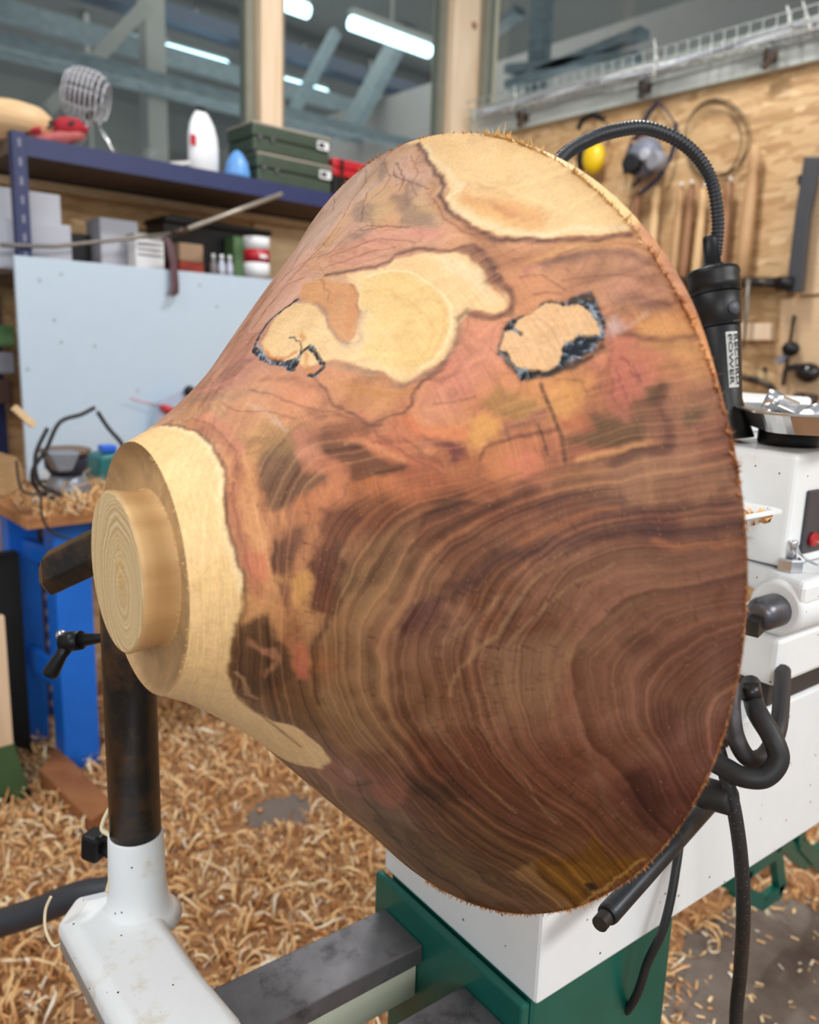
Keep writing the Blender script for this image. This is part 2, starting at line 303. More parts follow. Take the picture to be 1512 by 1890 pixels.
def curls(name, n, region, hfun, size=(.016, .05), seed=1, width=(.003, .0075), base_z=None, keep=None, SEG=9):
    g = np.random.default_rng(seed); V = []; F = []; T = []; k = 0
    x = g.uniform(region[0], region[1], n*3); y = g.uniform(region[2], region[3], n*3)
    h = hfun(x, y); ok = (g.uniform(0, 1, n*3) < h); 
    if keep is not None: ok &= keep(x, y)
    x = x[ok][:n]; y = y[ok][:n]; h = h[ok][:n]; n = len(x)
    t = np.linspace(0, 1, SEG)[None, :]
    Rr = (g.uniform(*size, n)*g.choice([.5, 1, 1.5], n, p=[.45, .4, .15]))[:, None]*.5; turns = g.uniform(.3, 1.5, n)[:, None]; pitch = g.uniform(.2, 1.8, n)[:, None]*Rr*2
    w = g.uniform(*width, n)[:, None]*.5; a0 = g.uniform(0, 6.28, n)[:, None]; ang = a0+turns*2*math.pi*t
    P = np.stack([Rr*np.cos(ang), Rr*np.sin(ang), (t-.5)*pitch], -1); ax = np.zeros_like(P); ax[..., 2] = 1
    ax = ax+.3*np.stack([np.cos(ang), np.sin(ang), 0*ang], -1)
    th = np.arccos(g.uniform(-.6, .6, n)); ph = g.uniform(0, 6.28, n); ps = g.uniform(0, 6.28, n)
    def rot(A):
        c, s_ = np.cos(ps)[:, None], np.sin(ps)[:, None]; A = np.stack([A[..., 0]*c-A[..., 1]*s_, A[..., 0]*s_+A[..., 1]*c, A[..., 2]], -1)
        c, s_ = np.cos(th)[:, None], np.sin(th)[:, None]; A = np.stack([A[..., 0], A[..., 1]*c-A[..., 2]*s_, A[..., 1]*s_+A[..., 2]*c], -1)
        c, s_ = np.cos(ph)[:, None], np.sin(ph)[:, None]; return np.stack([A[..., 0]*c-A[..., 1]*s_, A[..., 0]*s_+A[..., 1]*c, A[..., 2]], -1)
    P = rot(P); ax = rot(ax); z = (g.uniform(0, 1, n)*h*.035)[:, None]+.002
    if base_z is not None: z = z+base_z(x, y)[:, None]
    P = P+np.stack([x[:, None]+0*t, y[:, None]+0*t, z+0*t], -1); zmin = P[..., 2].min(1, keepdims=True); lo = (0.001 if base_z is None else base_z(x, y)[:, None]); P[..., 2] += np.maximum(0, lo-zmin)
    A_ = P-ax*w[..., None]; B_ = P+ax*w[..., None]; A_[..., 2] = np.maximum(A_[..., 2], lo); B_[..., 2] = np.maximum(B_[..., 2], lo)
    V = np.stack([A_, B_], 2).reshape(-1, 3)
    i = (np.arange(n)[:, None]*SEG*2+np.arange(SEG-1)[None]*2).ravel(); F = np.stack([i, i+1, i+3, i+2], -1)
    tone = np.clip(g.beta(2, 1.9, n)+.25*fbm(x*2, y*2, 9)+.0, 0, 1); T = np.repeat(tone, SEG*2)
    return np_mesh(name, V, F, MSH, [('tone', 'FLOAT', T)], smooth=True)
keep = lambda x, y: (np.hypot(x, y) > .6) & (x*math.cos(_t)+y*math.sin(_t) > .35)
sh = curls('wood_shavings', 44000, (.1, 2.85, -.4, 2.85), shav_height, seed=5, keep=keep)
tag(sh, 'deep litter of curly pale orange wood shavings over the floor', 'shavings', kind='stuff')
gx, gy = np.meshgrid(np.linspace(-.2, 2.88, 160), np.linspace(-.6, 2.88, 180)); hh = np.clip(shav_height(gx, gy), 0, 1.4)
Vb = np.stack([gx, gy, np.where(hh > .25, .004+.02*hh+.012*fbm(gx*14, gy*14, 4), -.01)], -1).reshape(-1, 3); nx = 160
ii = (np.arange(179)[:, None]*nx+np.arange(159)[None]).ravel(); Fb = np.stack([ii, ii+1, ii+nx+1, ii+nx], -1)
sb = np_mesh('shaving_bed', Vb, Fb, mat('packed_shavings', (160, 116, 78), .9, var=.45, scale=60, bump=.8), smooth=True)
tag(sb, 'packed brown layer of fine shavings and dust under the curls', 'shavings', kind='stuff')
def flecks(name, n, reg, label, seed):
    g = np.random.default_rng(seed); x = g.uniform(reg[0], reg[1], n); y = g.uniform(reg[2], reg[3], n); a = g.uniform(0, 3.14, n); l = g.uniform(.002, .009, n); w = g.uniform(.001, .003, n)
    z = np.full(n, .002); c, s_ = np.cos(a), np.sin(a); V = np.stack([np.stack([x+c*l*i-s_*w*j, y+s_*l*i+c*w*j, z+.001*(i+1)], -1) for i, j in ((-1, -1), (1, -1), (1, 1), (-1, 1))], 1).reshape(-1, 3)
    F = np.arange(4*n).reshape(-1, 4); o = np_mesh(name, V, F, MSH, [('tone', 'FLOAT', np.repeat(g.uniform(.3, 1, n), 4))]); tag(o, label, 'wood chips', kind='stuff'); return o
flecks('wood_flecks', 900, (.8, 2.1, .0, 1.1), 'small pale wood chips scattered over the dark swept patch of floor', 3)
# ---------------------------------------------------------------- the turned blank
K_S = [0.0183, 0.0374, 0.0659, 0.1017, 0.1374, 0.1803, 0.2207, 0.2565]; K_R = [0.0913, 0.1013, 0.1217, 0.1531, 0.1931, 0.2412, 0.2845, 0.3269]
KS, KR = np.array(K_S), np.array(K_R)
def r_of(s):
    s = np.clip(s, KS[0], KS[-1]); m = np.gradient(KR, KS); i = np.clip(np.searchsorted(KS, s)-1, 0, len(KS)-2); h = KS[i+1]-KS[i]; u = (s-KS[i])/h
    return (2*u**3-3*u*u+1)*KR[i]+(u**3-2*u*u+u)*h*m[i]+(-2*u**3+3*u*u)*KR[i+1]+(u**3-u*u)*h*m[i+1]
TI = math.radians(.3307)
AX = np.array([math.cos(AL)*math.cos(TI), math.sin(AL)*math.cos(TI), math.sin(TI)]); BX = LB; ZX = np.cross(AX, BX)
_s = np.linspace(-.02, .30, 3000); _rr = np.where(_s > KS[-1], KR[-1], r_of(_s)); _e = np.cumsum(np.sqrt(np.gradient(_s)**2+np.gradient(_rr)**2)); KC = .70
_e = _e-np.interp(KS[0], _s, _e)+_rr[0]/KC
def surf(s, th, r): # s, theta(deg), radius -> world
    a = np.radians(th); return FOOT+s[..., None]*AX+(r*np.cos(a))[..., None]*ZX-(r*np.sin(a))[..., None]*BX
# figure of the wood: outlines in metres on the unrolled flare of the blank
FIGURE = [
['p',(116,82,60),0.00658,0,0.92,1.0,[(0.1709,-0.0751),(0.1772,-0.0854),(0.1888,-0.0924),(0.1995,-0.0829),(0.2064,-0.069),(0.2196,-0.0638),(0.2184,-0.0563),(0.2056,-0.05),(0.1939,-0.0422),(0.1822,-0.0418),(0.1737,-0.0551)]],
['p',(150,116,72),0.00752,0,0.55,1.0,[(0.1757,-0.106),(0.1928,-0.1033),(0.202,-0.0826),(0.1952,-0.0754),(0.1797,-0.0852)]],
['p',(112,72,52),0.0047,0,0.95,1.0,[(0.2112,-0.0934),(0.2186,-0.0951),(0.2361,-0.0884),(0.2483,-0.0766),(0.2602,-0.0701),(0.2739,-0.0625),(0.2714,-0.058),(0.2551,-0.0585),(0.2385,-0.0579),(0.2303,-0.0676),(0.2194,-0.0753),(0.2118,-0.0827)]],
['l',(124,78,54),0.0047,0.00611,0.7,1.0,[(0.2114,-0.0894),(0.2185,-0.0957),(0.231,-0.0944),(0.2435,-0.0899)]],
['p',(118,74,52),0.00658,0,0.9,1.0,[(0.1865,-0.0205),(0.1983,-0.0307),(0.2076,-0.03),(0.2049,-0.0216),(0.1977,-0.0148),(0.1948,-0.004),(0.1916,0.0069),(0.1839,0.0038),(0.1837,-0.0097)]],
['p',(102,60,42),0.00564,0,0.92,1.0,[(0.2153,-0.0209),(0.2194,-0.0364),(0.2334,-0.0413),(0.2483,-0.0328),(0.2347,-0.017),(0.2282,-0.0053),(0.2248,0.0207),(0.2087,0.0198),(0.2072,-0.0006),(0.208,-0.0141)]],
['p',(110,70,50),0.00564,0,0.9,1.0,[(0.1843,-0.0195),(0.2015,-0.0183),(0.1962,-0.0064),(0.1942,0.0046),(0.1862,0.0039),(0.1837,-0.0086)]],
['p',(128,80,60),0.00564,0,0.85,1.0,[(0.1854,0.0126),(0.1939,0.0083),(0.194,0.0184),(0.1877,0.0308),(0.183,0.0226)]],
['p',(98,58,42),0.00564,0,0.95,1.0,[(0.2091,-0.0104),(0.2266,-0.0164),(0.2277,0.0032),(0.2233,0.0241),(0.2178,0.0329),(0.2065,0.0296),(0.2046,0.0167),(0.2091,0.0044)]],
['p',(212,152,88),0.00376,0,0.7,1.0,[(0.2003,0.0001),(0.2084,-0.0006),(0.2042,0.0191),(0.195,0.0288),(0.1935,0.0222)]],
['p',(192,110,80),0.00376,0,0.85,1.0,[(0.185,0.0832),(0.1931,0.0559),(0.1987,0.0506),(0.1997,0.0592),(0.1937,0.0833)]],
['p',(96,68,48),0.0047,0,0.95,1.0,[(0.1642,0.0327),(0.1751,0.0297),(0.1829,0.0468),(0.1891,0.0645),(0.1846,0.08),(0.1718,0.0864),(0.1531,0.1055),(0.141,0.1019),(0.1451,0.0742),(0.1498,0.052),(0.1576,0.0373)]],
['p',(170,116,86),0.00376,0,0.8,1.0,[(0.1615,0.0477),(0.167,0.0555),(0.1787,0.0564),(0.1796,0.064),(0.1653,0.0827),(0.1637,0.0792),(0.173,0.0666),(0.166,0.0599),(0.1599,0.0547)]],
['l',(180,136,100),0.00235,0.00188,0.7,1.0,[(0.147,0.0762),(0.1491,0.0819),(0.1472,0.0995),(0.1524,0.1035)]],
['p',(120,84,52),0.0094,0,0.75,1.0,[(0.1531,0.1055),(0.1813,0.0881),(0.1977,0.0932),(0.2005,0.1251),(0.1841,0.1448),(0.1675,0.1351),(0.1578,0.1229)]],
['l',(82,54,38),0.00329,0.00235,0.7,1.0,[(0.2266,-0.0164),(0.2277,0.0032),(0.2232,0.0254),(0.212,0.0404),(0.2053,0.0537),(0.1974,0.0834),(0.1944,0.1073)]],
['p',(214,152,100),0.00752,0,0.6,1.0,[(0.1573,-0.0919),(0.1703,-0.0792),(0.1673,-0.0499),(0.1779,-0.0269),(0.1816,0.0009),(0.1853,0.0509),(0.1804,0.049),(0.1688,0.0237),(0.1644,-0.0087),(0.1607,-0.0503)]],
['l',(176,108,80),0.0047,0.00423,0.7,1.0,[(0.1155,-0.1211),(0.1409,-0.101),(0.157,-0.0854),(0.1598,-0.0694),(0.1568,-0.0505),(0.1638,-0.0251),(0.164,-0.0033),(0.1726,0.0141)]],
['l',(210,130,104),0.00564,0.00376,0.6,1.0,[(0.1207,-0.125),(0.1531,-0.0992),(0.161,-0.0865)]],
['p',(243,205,142),0.00329,0,1,1.0,[(0.0538,-0.1263),(0.0554,-0.1422),(0.0836,-0.1273),(0.1017,-0.1214),(0.1197,-0.1104),(0.1326,-0.0987),(0.1426,-0.0869),(0.1496,-0.0749),(0.1504,-0.0566),(0.1534,-0.0394),(0.1567,-0.0228),(0.1581,-0.0092),(0.1618,0.0006),(0.1626,0.0117),(0.1595,0.0257),(0.1544,0.04),(0.1498,0.0524),(0.1461,0.0642),(0.1388,0.0836),(0.1382,0.0975),(0.1447,0.1203),(0.1537,0.1337),(0.1675,0.1351),(0.1751,0.1458),(0.1834,0.1606),(0.1852,0.1789),(0.1696,0.1967),(0.1488,0.206),(0.1301,0.2183),(0.0496,0.2417),(-0.0601,0.2244),(-0.0778,0.1071),(0.0401,0.1101),(0.1136,-0.0283),(0.0655,-0.0971),(0.0401,-0.1101)]],
['l',(252,226,170),0.00329,0.00212,0.7,1.0,[(0.0554,-0.1422),(0.0846,-0.1258),(0.1028,-0.1191),(0.1186,-0.1089),(0.1312,-0.0974),(0.1406,-0.0863),(0.1479,-0.0741),(0.1487,-0.0567),(0.1518,-0.0395),(0.1551,-0.0229),(0.1564,-0.0093),(0.1601,0.0004),(0.1609,0.0116)]],
['l',(110,72,58),0.00235,0.00118,0.8,1.0,[(0.0558,-0.1354),(0.0823,-0.1292),(0.1012,-0.1224),(0.1201,-0.1116),(0.1337,-0.0988),(0.1437,-0.087),(0.151,-0.0748),(0.1519,-0.0566),(0.155,-0.0393),(0.1581,-0.0227),(0.1593,-0.0091),(0.1632,0.0007),(0.1638,0.0118)]],
['l',(118,84,54),0.00329,0.00212,0.7,1.0,[(0.1638,0.0118),(0.1608,0.0258),(0.1554,0.0401),(0.1474,0.0644),(0.1405,0.0837),(0.1384,0.1049),(0.1453,0.1229),(0.1546,0.148),(0.1622,0.1676)]],
['l',(120,84,70),0.00329,0.00188,0.75,1.0,[(0.1751,0.1458),(0.1842,0.1581),(0.1896,0.1744),(0.1935,0.1973),(0.2113,0.1932),(0.2428,0.1791)]],
['l',(150,100,80),0.0047,0.00329,0.6,1.0,[(0.134,0.2144),(0.1669,0.2042),(0.1788,0.2176),(0.2045,0.2177)]],
['p',(156,96,80),0.0047,0,0.6,1.0,[(0.2172,0.1929),(0.2385,0.1869),(0.244,0.2007),(0.2231,0.2288),(0.212,0.2243)]],
['l',(96,58,48),0.00235,0.00141,0.6,1.0,[(0.1813,0.1911),(0.1914,0.209),(0.2211,0.189),(0.2461,0.1975)]],
['p',(168,126,104),0.0047,0,0.5,1.0,[(0.1906,0.1811),(0.2002,0.1792),(0.2086,0.192),(0.1944,0.1993)]],
['p',(206,134,104),0.00658,0,0.6,1.0,[(0.1972,-0.097),(0.205,-0.093),(0.212,-0.0788),(0.2172,-0.0653),(0.2125,-0.0645),(0.202,-0.0826)]],
['p',(200,128,92),0.00658,0,0.5,1.0,[(0.2242,-0.0747),(0.2338,-0.0659),(0.2312,-0.0476),(0.2196,-0.0549),(0.2195,-0.0675)]],
['p',(206,116,88),0.00564,0,0.7,1.0,[(0.1636,-0.0174),(0.1794,-0.0126),(0.183,-0.0),(0.1777,0.0095),(0.1679,0.0037),(0.1631,-0.0065)]],
['p',(208,138,116),0.00846,0,0.4,1.0,[(0.2819,-0.1066),(0.296,-0.1155),(0.3089,-0.1134),(0.3083,-0.0905),(0.2841,-0.0939)]],
['p',(202,136,110),0.01034,0,0.35,1.0,[(0.2915,-0.1163),(0.3067,-0.1176),(0.319,-0.1462),(0.3303,-0.1388),(0.3326,-0.1135),(0.3208,-0.0984),(0.3025,-0.0936),(0.2911,-0.0953)]],
['p',(200,116,96),0.00752,0,0.6,1.0,[(0.3984,-0.1267),(0.4231,-0.1239),(0.4332,-0.1013),(0.4161,-0.0893),(0.4059,-0.0883),(0.3988,-0.1048)]],
['p',(190,110,92),0.0047,0,0.5,1.0,[(0.4029,-0.1157),(0.42,-0.1098),(0.4183,-0.0891),(0.4082,-0.0924)]],
['l',(128,66,64),0.00141,0.00075,0.55,1.0,[(0.4061,-0.1164),(0.4137,-0.1096),(0.418,-0.1011)]],
['l',(128,66,64),0.00141,0.00075,0.55,1.0,[(0.4115,-0.1076),(0.4163,-0.1025),(0.4148,-0.0982)]],
['l',(128,66,64),0.00141,0.00075,0.45,1.0,[(0.4024,-0.1111),(0.4068,-0.1004),(0.4082,-0.0924)]],
['p',(214,144,126),0.0094,0,0.5,1.0,[(0.1891,-0.2791),(0.2328,-0.2797),(0.2675,-0.2612),(0.2981,-0.2409),(0.2632,-0.2435),(0.2257,-0.2415),(0.197,-0.2472)]],
['p',(214,136,130),0.00658,0,0.45,1.0,[(0.2752,-0.2553),(0.2936,-0.245),(0.2897,-0.2379),(0.2714,-0.2478)]],
['l',(214,120,80),0.00658,0.0047,0.6,1.0,[(0.2757,-0.09),(0.2906,-0.0832),(0.3078,-0.0788)]],
['p',(206,118,86),0.00658,0,0.7,1.0,[(0.2361,-0.0884),(0.2543,-0.0856),(0.2833,-0.0651),(0.2987,-0.0576),(0.275,-0.0612),(0.2579,-0.0753)]],
['p',(140,116,102),0.00658,0,0.72,1.0,[(0.2198,-0.3919),(0.2273,-0.3955),(0.2348,-0.3719),(0.2342,-0.3493),(0.2242,-0.3624)]],
['p',(140,116,102),0.00658,0,0.72,1.0,[(0.248,-0.3172),(0.2647,-0.3101),(0.275,-0.2824),(0.2858,-0.2644),(0.289,-0.2503),(0.2752,-0.2553),(0.2573,-0.2704),(0.2606,-0.2828),(0.2526,-0.2956)]],
['p',(140,116,102),0.00658,0,0.72,1.0,[(0.2025,-0.3354),(0.2081,-0.344),(0.2201,-0.3316),(0.2338,-0.3062),(0.2342,-0.2897),(0.2146,-0.3055)]],
['p',(140,116,102),0.00658,0,0.72,1.0,[(0.2117,-0.2872),(0.2298,-0.2853),(0.2351,-0.2777),(0.225,-0.2753),(0.2149,-0.2788)]],
['p',(140,116,102),0.00658,0,0.72,1.0,[(0.2578,-0.3234),(0.27,-0.3194),(0.2765,-0.305),(0.2652,-0.3057)]],
['p',(204,172,120),0.0094,0,0.5,1.0,[(0.2206,-0.3496),(0.2387,-0.3405),(0.2518,-0.2925),(0.2465,-0.2774),(0.2293,-0.3015)]],
['p',(204,176,124),0.00752,0,0.5,1.0,[(0.2679,-0.3037),(0.279,-0.2906),(0.2858,-0.2644),(0.278,-0.2753)]],
['l',(122,80,72),0.00141,0.00075,0.75,1.0,[(0.1993,-0.4134),(0.2078,-0.3787),(0.1941,-0.3597),(0.1927,-0.3313),(0.1842,-0.3071)]],
['l',(122,80,72),0.00141,0.00075,0.75,1.0,[(0.1503,-0.4243),(0.1668,-0.3781),(0.1559,-0.3763)]],
['l',(122,80,72),0.00141,0.00075,0.75,1.0,[(0.2421,-0.3732),(0.2547,-0.3364),(0.2531,-0.3193)]],
['l',(122,80,72),0.00141,0.00075,0.75,1.0,[(0.2139,-0.3522),(0.2185,-0.3196),(0.2198,-0.3012)]],
['l',(122,80,72),0.00141,0.00075,0.75,1.0,[(0.2403,-0.3568),(0.2572,-0.3279),(0.2806,-0.3002)]],
['l',(124,80,68),0.00141,0.00075,0.75,1.0,[(0.2213,-0.2878),(0.2444,-0.2751),(0.2703,-0.2596)]],
['l',(124,80,68),0.00141,0.00075,0.75,1.0,[(0.1893,-0.2744),(0.2067,-0.2862),(0.2265,-0.2906),(0.2488,-0.2731)]],
['l',(128,82,70),0.00141,0.00075,0.75,1.0,[(0.1012,-0.2567),(0.1174,-0.2841),(0.1428,-0.3004),(0.1455,-0.3338),(0.1611,-0.341),(0.1785,-0.3514)]],
['l',(128,82,70),0.00141,0.00075,0.75,1.0,[(0.1229,-0.2333),(0.1382,-0.2637),(0.1612,-0.2844),(0.1763,-0.2982),(0.1866,-0.306)]],
['l',(128,82,70),0.00141,0.00075,0.75,1.0,[(0.1322,-0.2693),(0.1628,-0.2894),(0.185,-0.2902)]],
['l',(168,146,122),0.0047,0.00329,0.5,1.0,[(0.0874,-0.2756),(0.0868,-0.3519),(0.0894,-0.4333),(0.125,-0.4258)]],
['p',(246,208,146),0.00235,0,1,1.0,[(0.2671,-0.3776),(0.2727,-0.3577),(0.28,-0.3365),(0.2891,-0.3159),(0.2961,-0.3004),(0.3002,-0.2892),(0.2973,-0.2795),(0.3001,-0.2682),(0.3093,-0.2544),(0.3159,-0.2427),(0.3253,-0.2321),(0.3353,-0.224),(0.3487,-0.2167),(0.3648,-0.2109),(0.3855,-0.2064),(0.4055,-0.2026),(0.4192,-0.2005),(0.4299,-0.2176),(0.4447,-0.1961),(0.4379,-0.2328),(0.3882,-0.3088),(0.3254,-0.3743),(0.2518,-0.4157),(0.2351,-0.4104)]],
['l',(104,70,62),0.00329,0.00212,0.9,1.0,[(0.263,-0.3813),(0.2715,-0.3566),(0.279,-0.3334),(0.2881,-0.3131),(0.2941,-0.2948),(0.2912,-0.2846),(0.298,-0.267),(0.3084,-0.2503),(0.3171,-0.2367),(0.3262,-0.2263),(0.3362,-0.2197),(0.3487,-0.2144),(0.3647,-0.2092),(0.3852,-0.2031),(0.4053,-0.1995),(0.4189,-0.1974)]],
['l',(176,116,80),0.00564,0.00329,0.5,1.0,[(0.2855,-0.2987),(0.2842,-0.2856),(0.2923,-0.2675),(0.3042,-0.2494),(0.3151,-0.2347),(0.3252,-0.2226)]],
['l',(252,226,178),0.00376,0.00188,0.85,1.0,[(0.2717,-0.3673),(0.2826,-0.3364),(0.2927,-0.3169),(0.3022,-0.2964),(0.3095,-0.2837),(0.2995,-0.2816),(0.3035,-0.2666),(0.3126,-0.2529),(0.3253,-0.2376),(0.3372,-0.227),(0.3488,-0.2204),(0.3649,-0.2138),(0.3859,-0.2115),(0.4188,-0.2045)]],
['p',(222,158,100),0.00846,0,0.75,1.0,[(0.3095,-0.2837),(0.3251,-0.2691),(0.3458,-0.2549),(0.366,-0.2348),(0.3652,-0.2203),(0.355,-0.229),(0.3354,-0.2402),(0.321,-0.2535),(0.3122,-0.2665)]],
['p',(206,140,96),0.00423,0,0.7,1.0,[(0.3293,-0.261),(0.3387,-0.2527),(0.3494,-0.2387),(0.3541,-0.2319),(0.3434,-0.2358),(0.3335,-0.248)]],
['p',(236,176,106),0.0047,0,0.6,1.0,[(0.312,-0.2744),(0.3252,-0.2545),(0.3453,-0.235),(0.3643,-0.2243),(0.3641,-0.2196),(0.3452,-0.2287),(0.3252,-0.2445),(0.3123,-0.2635)]],
['p',(224,170,116),0.0047,0,0.5,1.0,[(0.3138,-0.2925),(0.3357,-0.2711),(0.3509,-0.2567),(0.3458,-0.2563),(0.3251,-0.2722)]],
['l',(254,222,160),0.00188,0.00075,0.6,1.0,[(0.3115,-0.294),(0.349,-0.2584),(0.3768,-0.2313),(0.4026,-0.2105)]],
['p',(246,208,148),0.00235,0,1,0.8,[(0.2195,-0.2332),(0.2335,-0.2305),(0.253,-0.2247),(0.2595,-0.2291),(0.273,-0.2273),(0.2828,-0.2275),(0.2948,-0.2201),(0.3052,-0.2178),(0.3153,-0.2117),(0.3233,-0.1993),(0.3298,-0.1854),(0.337,-0.1723),(0.3406,-0.1662),(0.3347,-0.1845),(0.3396,-0.1743),(0.3415,-0.1665),(0.3392,-0.1609),(0.334,-0.1607),(0.3278,-0.1631),(0.3172,-0.1657),(0.3073,-0.154),(0.3048,-0.1411),(0.301,-0.1325),(0.288,-0.1273),(0.2735,-0.1194),(0.2676,-0.1207),(0.2575,-0.1308),(0.2419,-0.1384),(0.2308,-0.1472),(0.2194,-0.1518),(0.211,-0.153),(0.197,-0.151),(0.1894,-0.1618),(0.1686,-0.1663),(0.1591,-0.1731),(0.1484,-0.1978),(0.1516,-0.2194),(0.1601,-0.2311),(0.1761,-0.2266),(0.1923,-0.2162),(0.2059,-0.1987),(0.2136,-0.1801),(0.222,-0.1678),(0.2314,-0.1621),(0.2373,-0.1704),(0.2357,-0.1918),(0.2334,-0.2067),(0.2271,-0.2183),(0.2208,-0.2276)]],
['p',(242,206,132),0.0047,0,0.85,1.0,[(0.234,-0.221),(0.255,-0.2202),(0.2756,-0.2091),(0.2971,-0.1842),(0.3011,-0.1643),(0.3011,-0.1479),(0.2896,-0.1343),(0.2751,-0.1275),(0.2602,-0.1338),(0.241,-0.1497),(0.2481,-0.1695),(0.2371,-0.1939)]],
['p',(248,222,176),0.0047,0,0.7,1.0,[(0.2841,-0.2244),(0.3103,-0.2106),(0.3232,-0.1979),(0.3378,-0.1688),(0.3322,-0.1689),(0.3154,-0.1891),(0.2952,-0.2079)]],
['l',(254,236,180),0.00188,0.00082,0.8,1.0,[(0.235,-0.2219),(0.2432,-0.2227),(0.2596,-0.2189),(0.2755,-0.2097),(0.2876,-0.1969),(0.299,-0.1823),(0.3031,-0.1731),(0.303,-0.1529),(0.3011,-0.1426),(0.2924,-0.1336),(0.2838,-0.1291)]],
['l',(226,176,102),0.00329,0.00141,0.5,1.0,[(0.2392,-0.2069),(0.2567,-0.1999),(0.2736,-0.1837),(0.2893,-0.1673),(0.2915,-0.15),(0.2837,-0.1375)]],
['l',(226,176,102),0.00282,0.00118,0.5,1.0,[(0.2931,-0.1828),(0.2992,-0.1695),(0.2982,-0.1474),(0.2896,-0.1364)]],
['l',(238,214,150),0.00235,0.00118,0.6,1.0,[(0.2386,-0.1908),(0.2523,-0.1707),(0.2636,-0.1509),(0.256,-0.1391)]],
['p',(212,152,104),0.00376,0,1,1.0,[(0.1711,-0.2541),(0.1974,-0.2413),(0.2189,-0.2241),(0.2276,-0.2153),(0.2332,-0.204),(0.2342,-0.1897),(0.2368,-0.1755),(0.2353,-0.1671),(0.2313,-0.1634),(0.2218,-0.1696),(0.213,-0.1842),(0.2072,-0.1981),(0.1952,-0.2146),(0.1815,-0.2275),(0.1734,-0.2362)]],
['p',(206,138,88),0.00376,0,0.7,1.0,[(0.2255,-0.2133),(0.2326,-0.2043),(0.2348,-0.1842),(0.2308,-0.1686),(0.224,-0.1801),(0.2251,-0.199)]],
['l',(170,108,70),0.00141,0.00075,0.8,1.0,[(0.2239,-0.2199),(0.2293,-0.2113),(0.2336,-0.2052),(0.2336,-0.1955),(0.2357,-0.1864)]],
['l',(182,152,128),0.00423,0.00235,0.6,1.0,[(0.2357,-0.1864),(0.2404,-0.1719),(0.2401,-0.1621),(0.2317,-0.1596),(0.2246,-0.1644)]],
['l',(150,120,104),0.00282,0.00141,0.6,1.0,[(0.1949,-0.2163),(0.2053,-0.202),(0.2134,-0.1814),(0.222,-0.1678),(0.2315,-0.1615)]],
['l',(120,78,66),0.00329,0.00188,0.9,1.0,[(0.1974,-0.2457),(0.2148,-0.2382),(0.2304,-0.2352),(0.2443,-0.2302),(0.255,-0.2283),(0.259,-0.2338),(0.2725,-0.2334),(0.2814,-0.2325),(0.2903,-0.2267),(0.301,-0.2199),(0.3102,-0.2213),(0.3192,-0.2208),(0.3253,-0.2124),(0.3301,-0.201),(0.3328,-0.1918),(0.3382,-0.18),(0.3434,-0.1677),(0.3348,-0.1911),(0.3418,-0.1752),(0.3435,-0.1661),(0.3423,-0.1592)]],
['l',(122,82,66),0.00564,0.0047,0.75,1.0,[(0.3112,-0.2197),(0.3204,-0.2141),(0.3271,-0.2017),(0.3327,-0.1882)]],
['l',(116,78,64),0.00376,0.00259,0.85,1.0,[(0.3423,-0.1585),(0.3339,-0.157),(0.3278,-0.1596),(0.3207,-0.1607),(0.3137,-0.1658),(0.3082,-0.1608)]],
['l',(150,116,96),0.00376,0.00188,0.8,1.0,[(0.3082,-0.1608),(0.307,-0.1526),(0.3084,-0.151),(0.3059,-0.1395),(0.3022,-0.1311),(0.2892,-0.1255),(0.2724,-0.1178),(0.265,-0.121),(0.255,-0.1299),(0.242,-0.1358),(0.2282,-0.1456)]],
['l',(176,138,104),0.00423,0.00282,0.6,1.0,[(0.2167,-0.1511),(0.2339,-0.1404),(0.255,-0.127),(0.2664,-0.1196)]],
['l',(116,74,56),0.00188,0.00094,0.8,1.0,[(0.3016,-0.1274),(0.2938,-0.1235),(0.2844,-0.1202),(0.2772,-0.1099),(0.2777,-0.1034),(0.2724,-0.0981),(0.2616,-0.0984),(0.2495,-0.0947)]],
['l',(110,70,60),0.00282,0.00164,0.7,1.0,[(0.3022,-0.1305),(0.288,-0.1221)]],
['p',(206,142,92),0.00658,0,0.6,1.0,[(0.2155,-0.1364),(0.2423,-0.1298),(0.27,-0.1111),(0.2724,-0.1018),(0.2506,-0.1014),(0.2329,-0.1099)]],
['l',(190,128,60),0.00282,0.00164,0.55,1.0,[(0.2321,-0.1281),(0.2478,-0.119),(0.2676,-0.1128),(0.2784,-0.1147)]],
['p',(214,130,78),0.00376,0,0.5,1.0,[(0.2525,-0.1291),(0.2575,-0.1285),(0.2688,-0.1191),(0.2577,-0.1212)]],
['l',(116,74,60),0.00188,0.00094,0.8,1.0,[(0.2071,-0.1387),(0.2165,-0.1261),(0.2226,-0.1134),(0.2357,-0.1042),(0.2458,-0.0945),(0.2555,-0.093)]],
['l',(150,92,70),0.00564,0.00282,0.6,1.0,[(0.1648,-0.1513),(0.187,-0.1428),(0.2078,-0.1324),(0.2183,-0.1184)]],
['l',(140,96,96),0.00423,0.00164,0.6,1.0,[(0.1278,-0.1863),(0.1328,-0.1876),(0.1451,-0.1788)]],
['p',(152,108,92),0.00658,0,0.5,1.0,[(0.1089,-0.1819),(0.1264,-0.1893),(0.1383,-0.1698),(0.1269,-0.1605)]],
['l',(212,136,124),0.00423,0.00235,0.6,1.0,[(0.0923,-0.1697),(0.1185,-0.1602),(0.1361,-0.1626)]],
['l',(150,120,100),0.00658,0.00282,0.6,1.0,[(0.0941,-0.155),(0.1185,-0.1493),(0.1443,-0.1397),(0.1655,-0.1371)]],
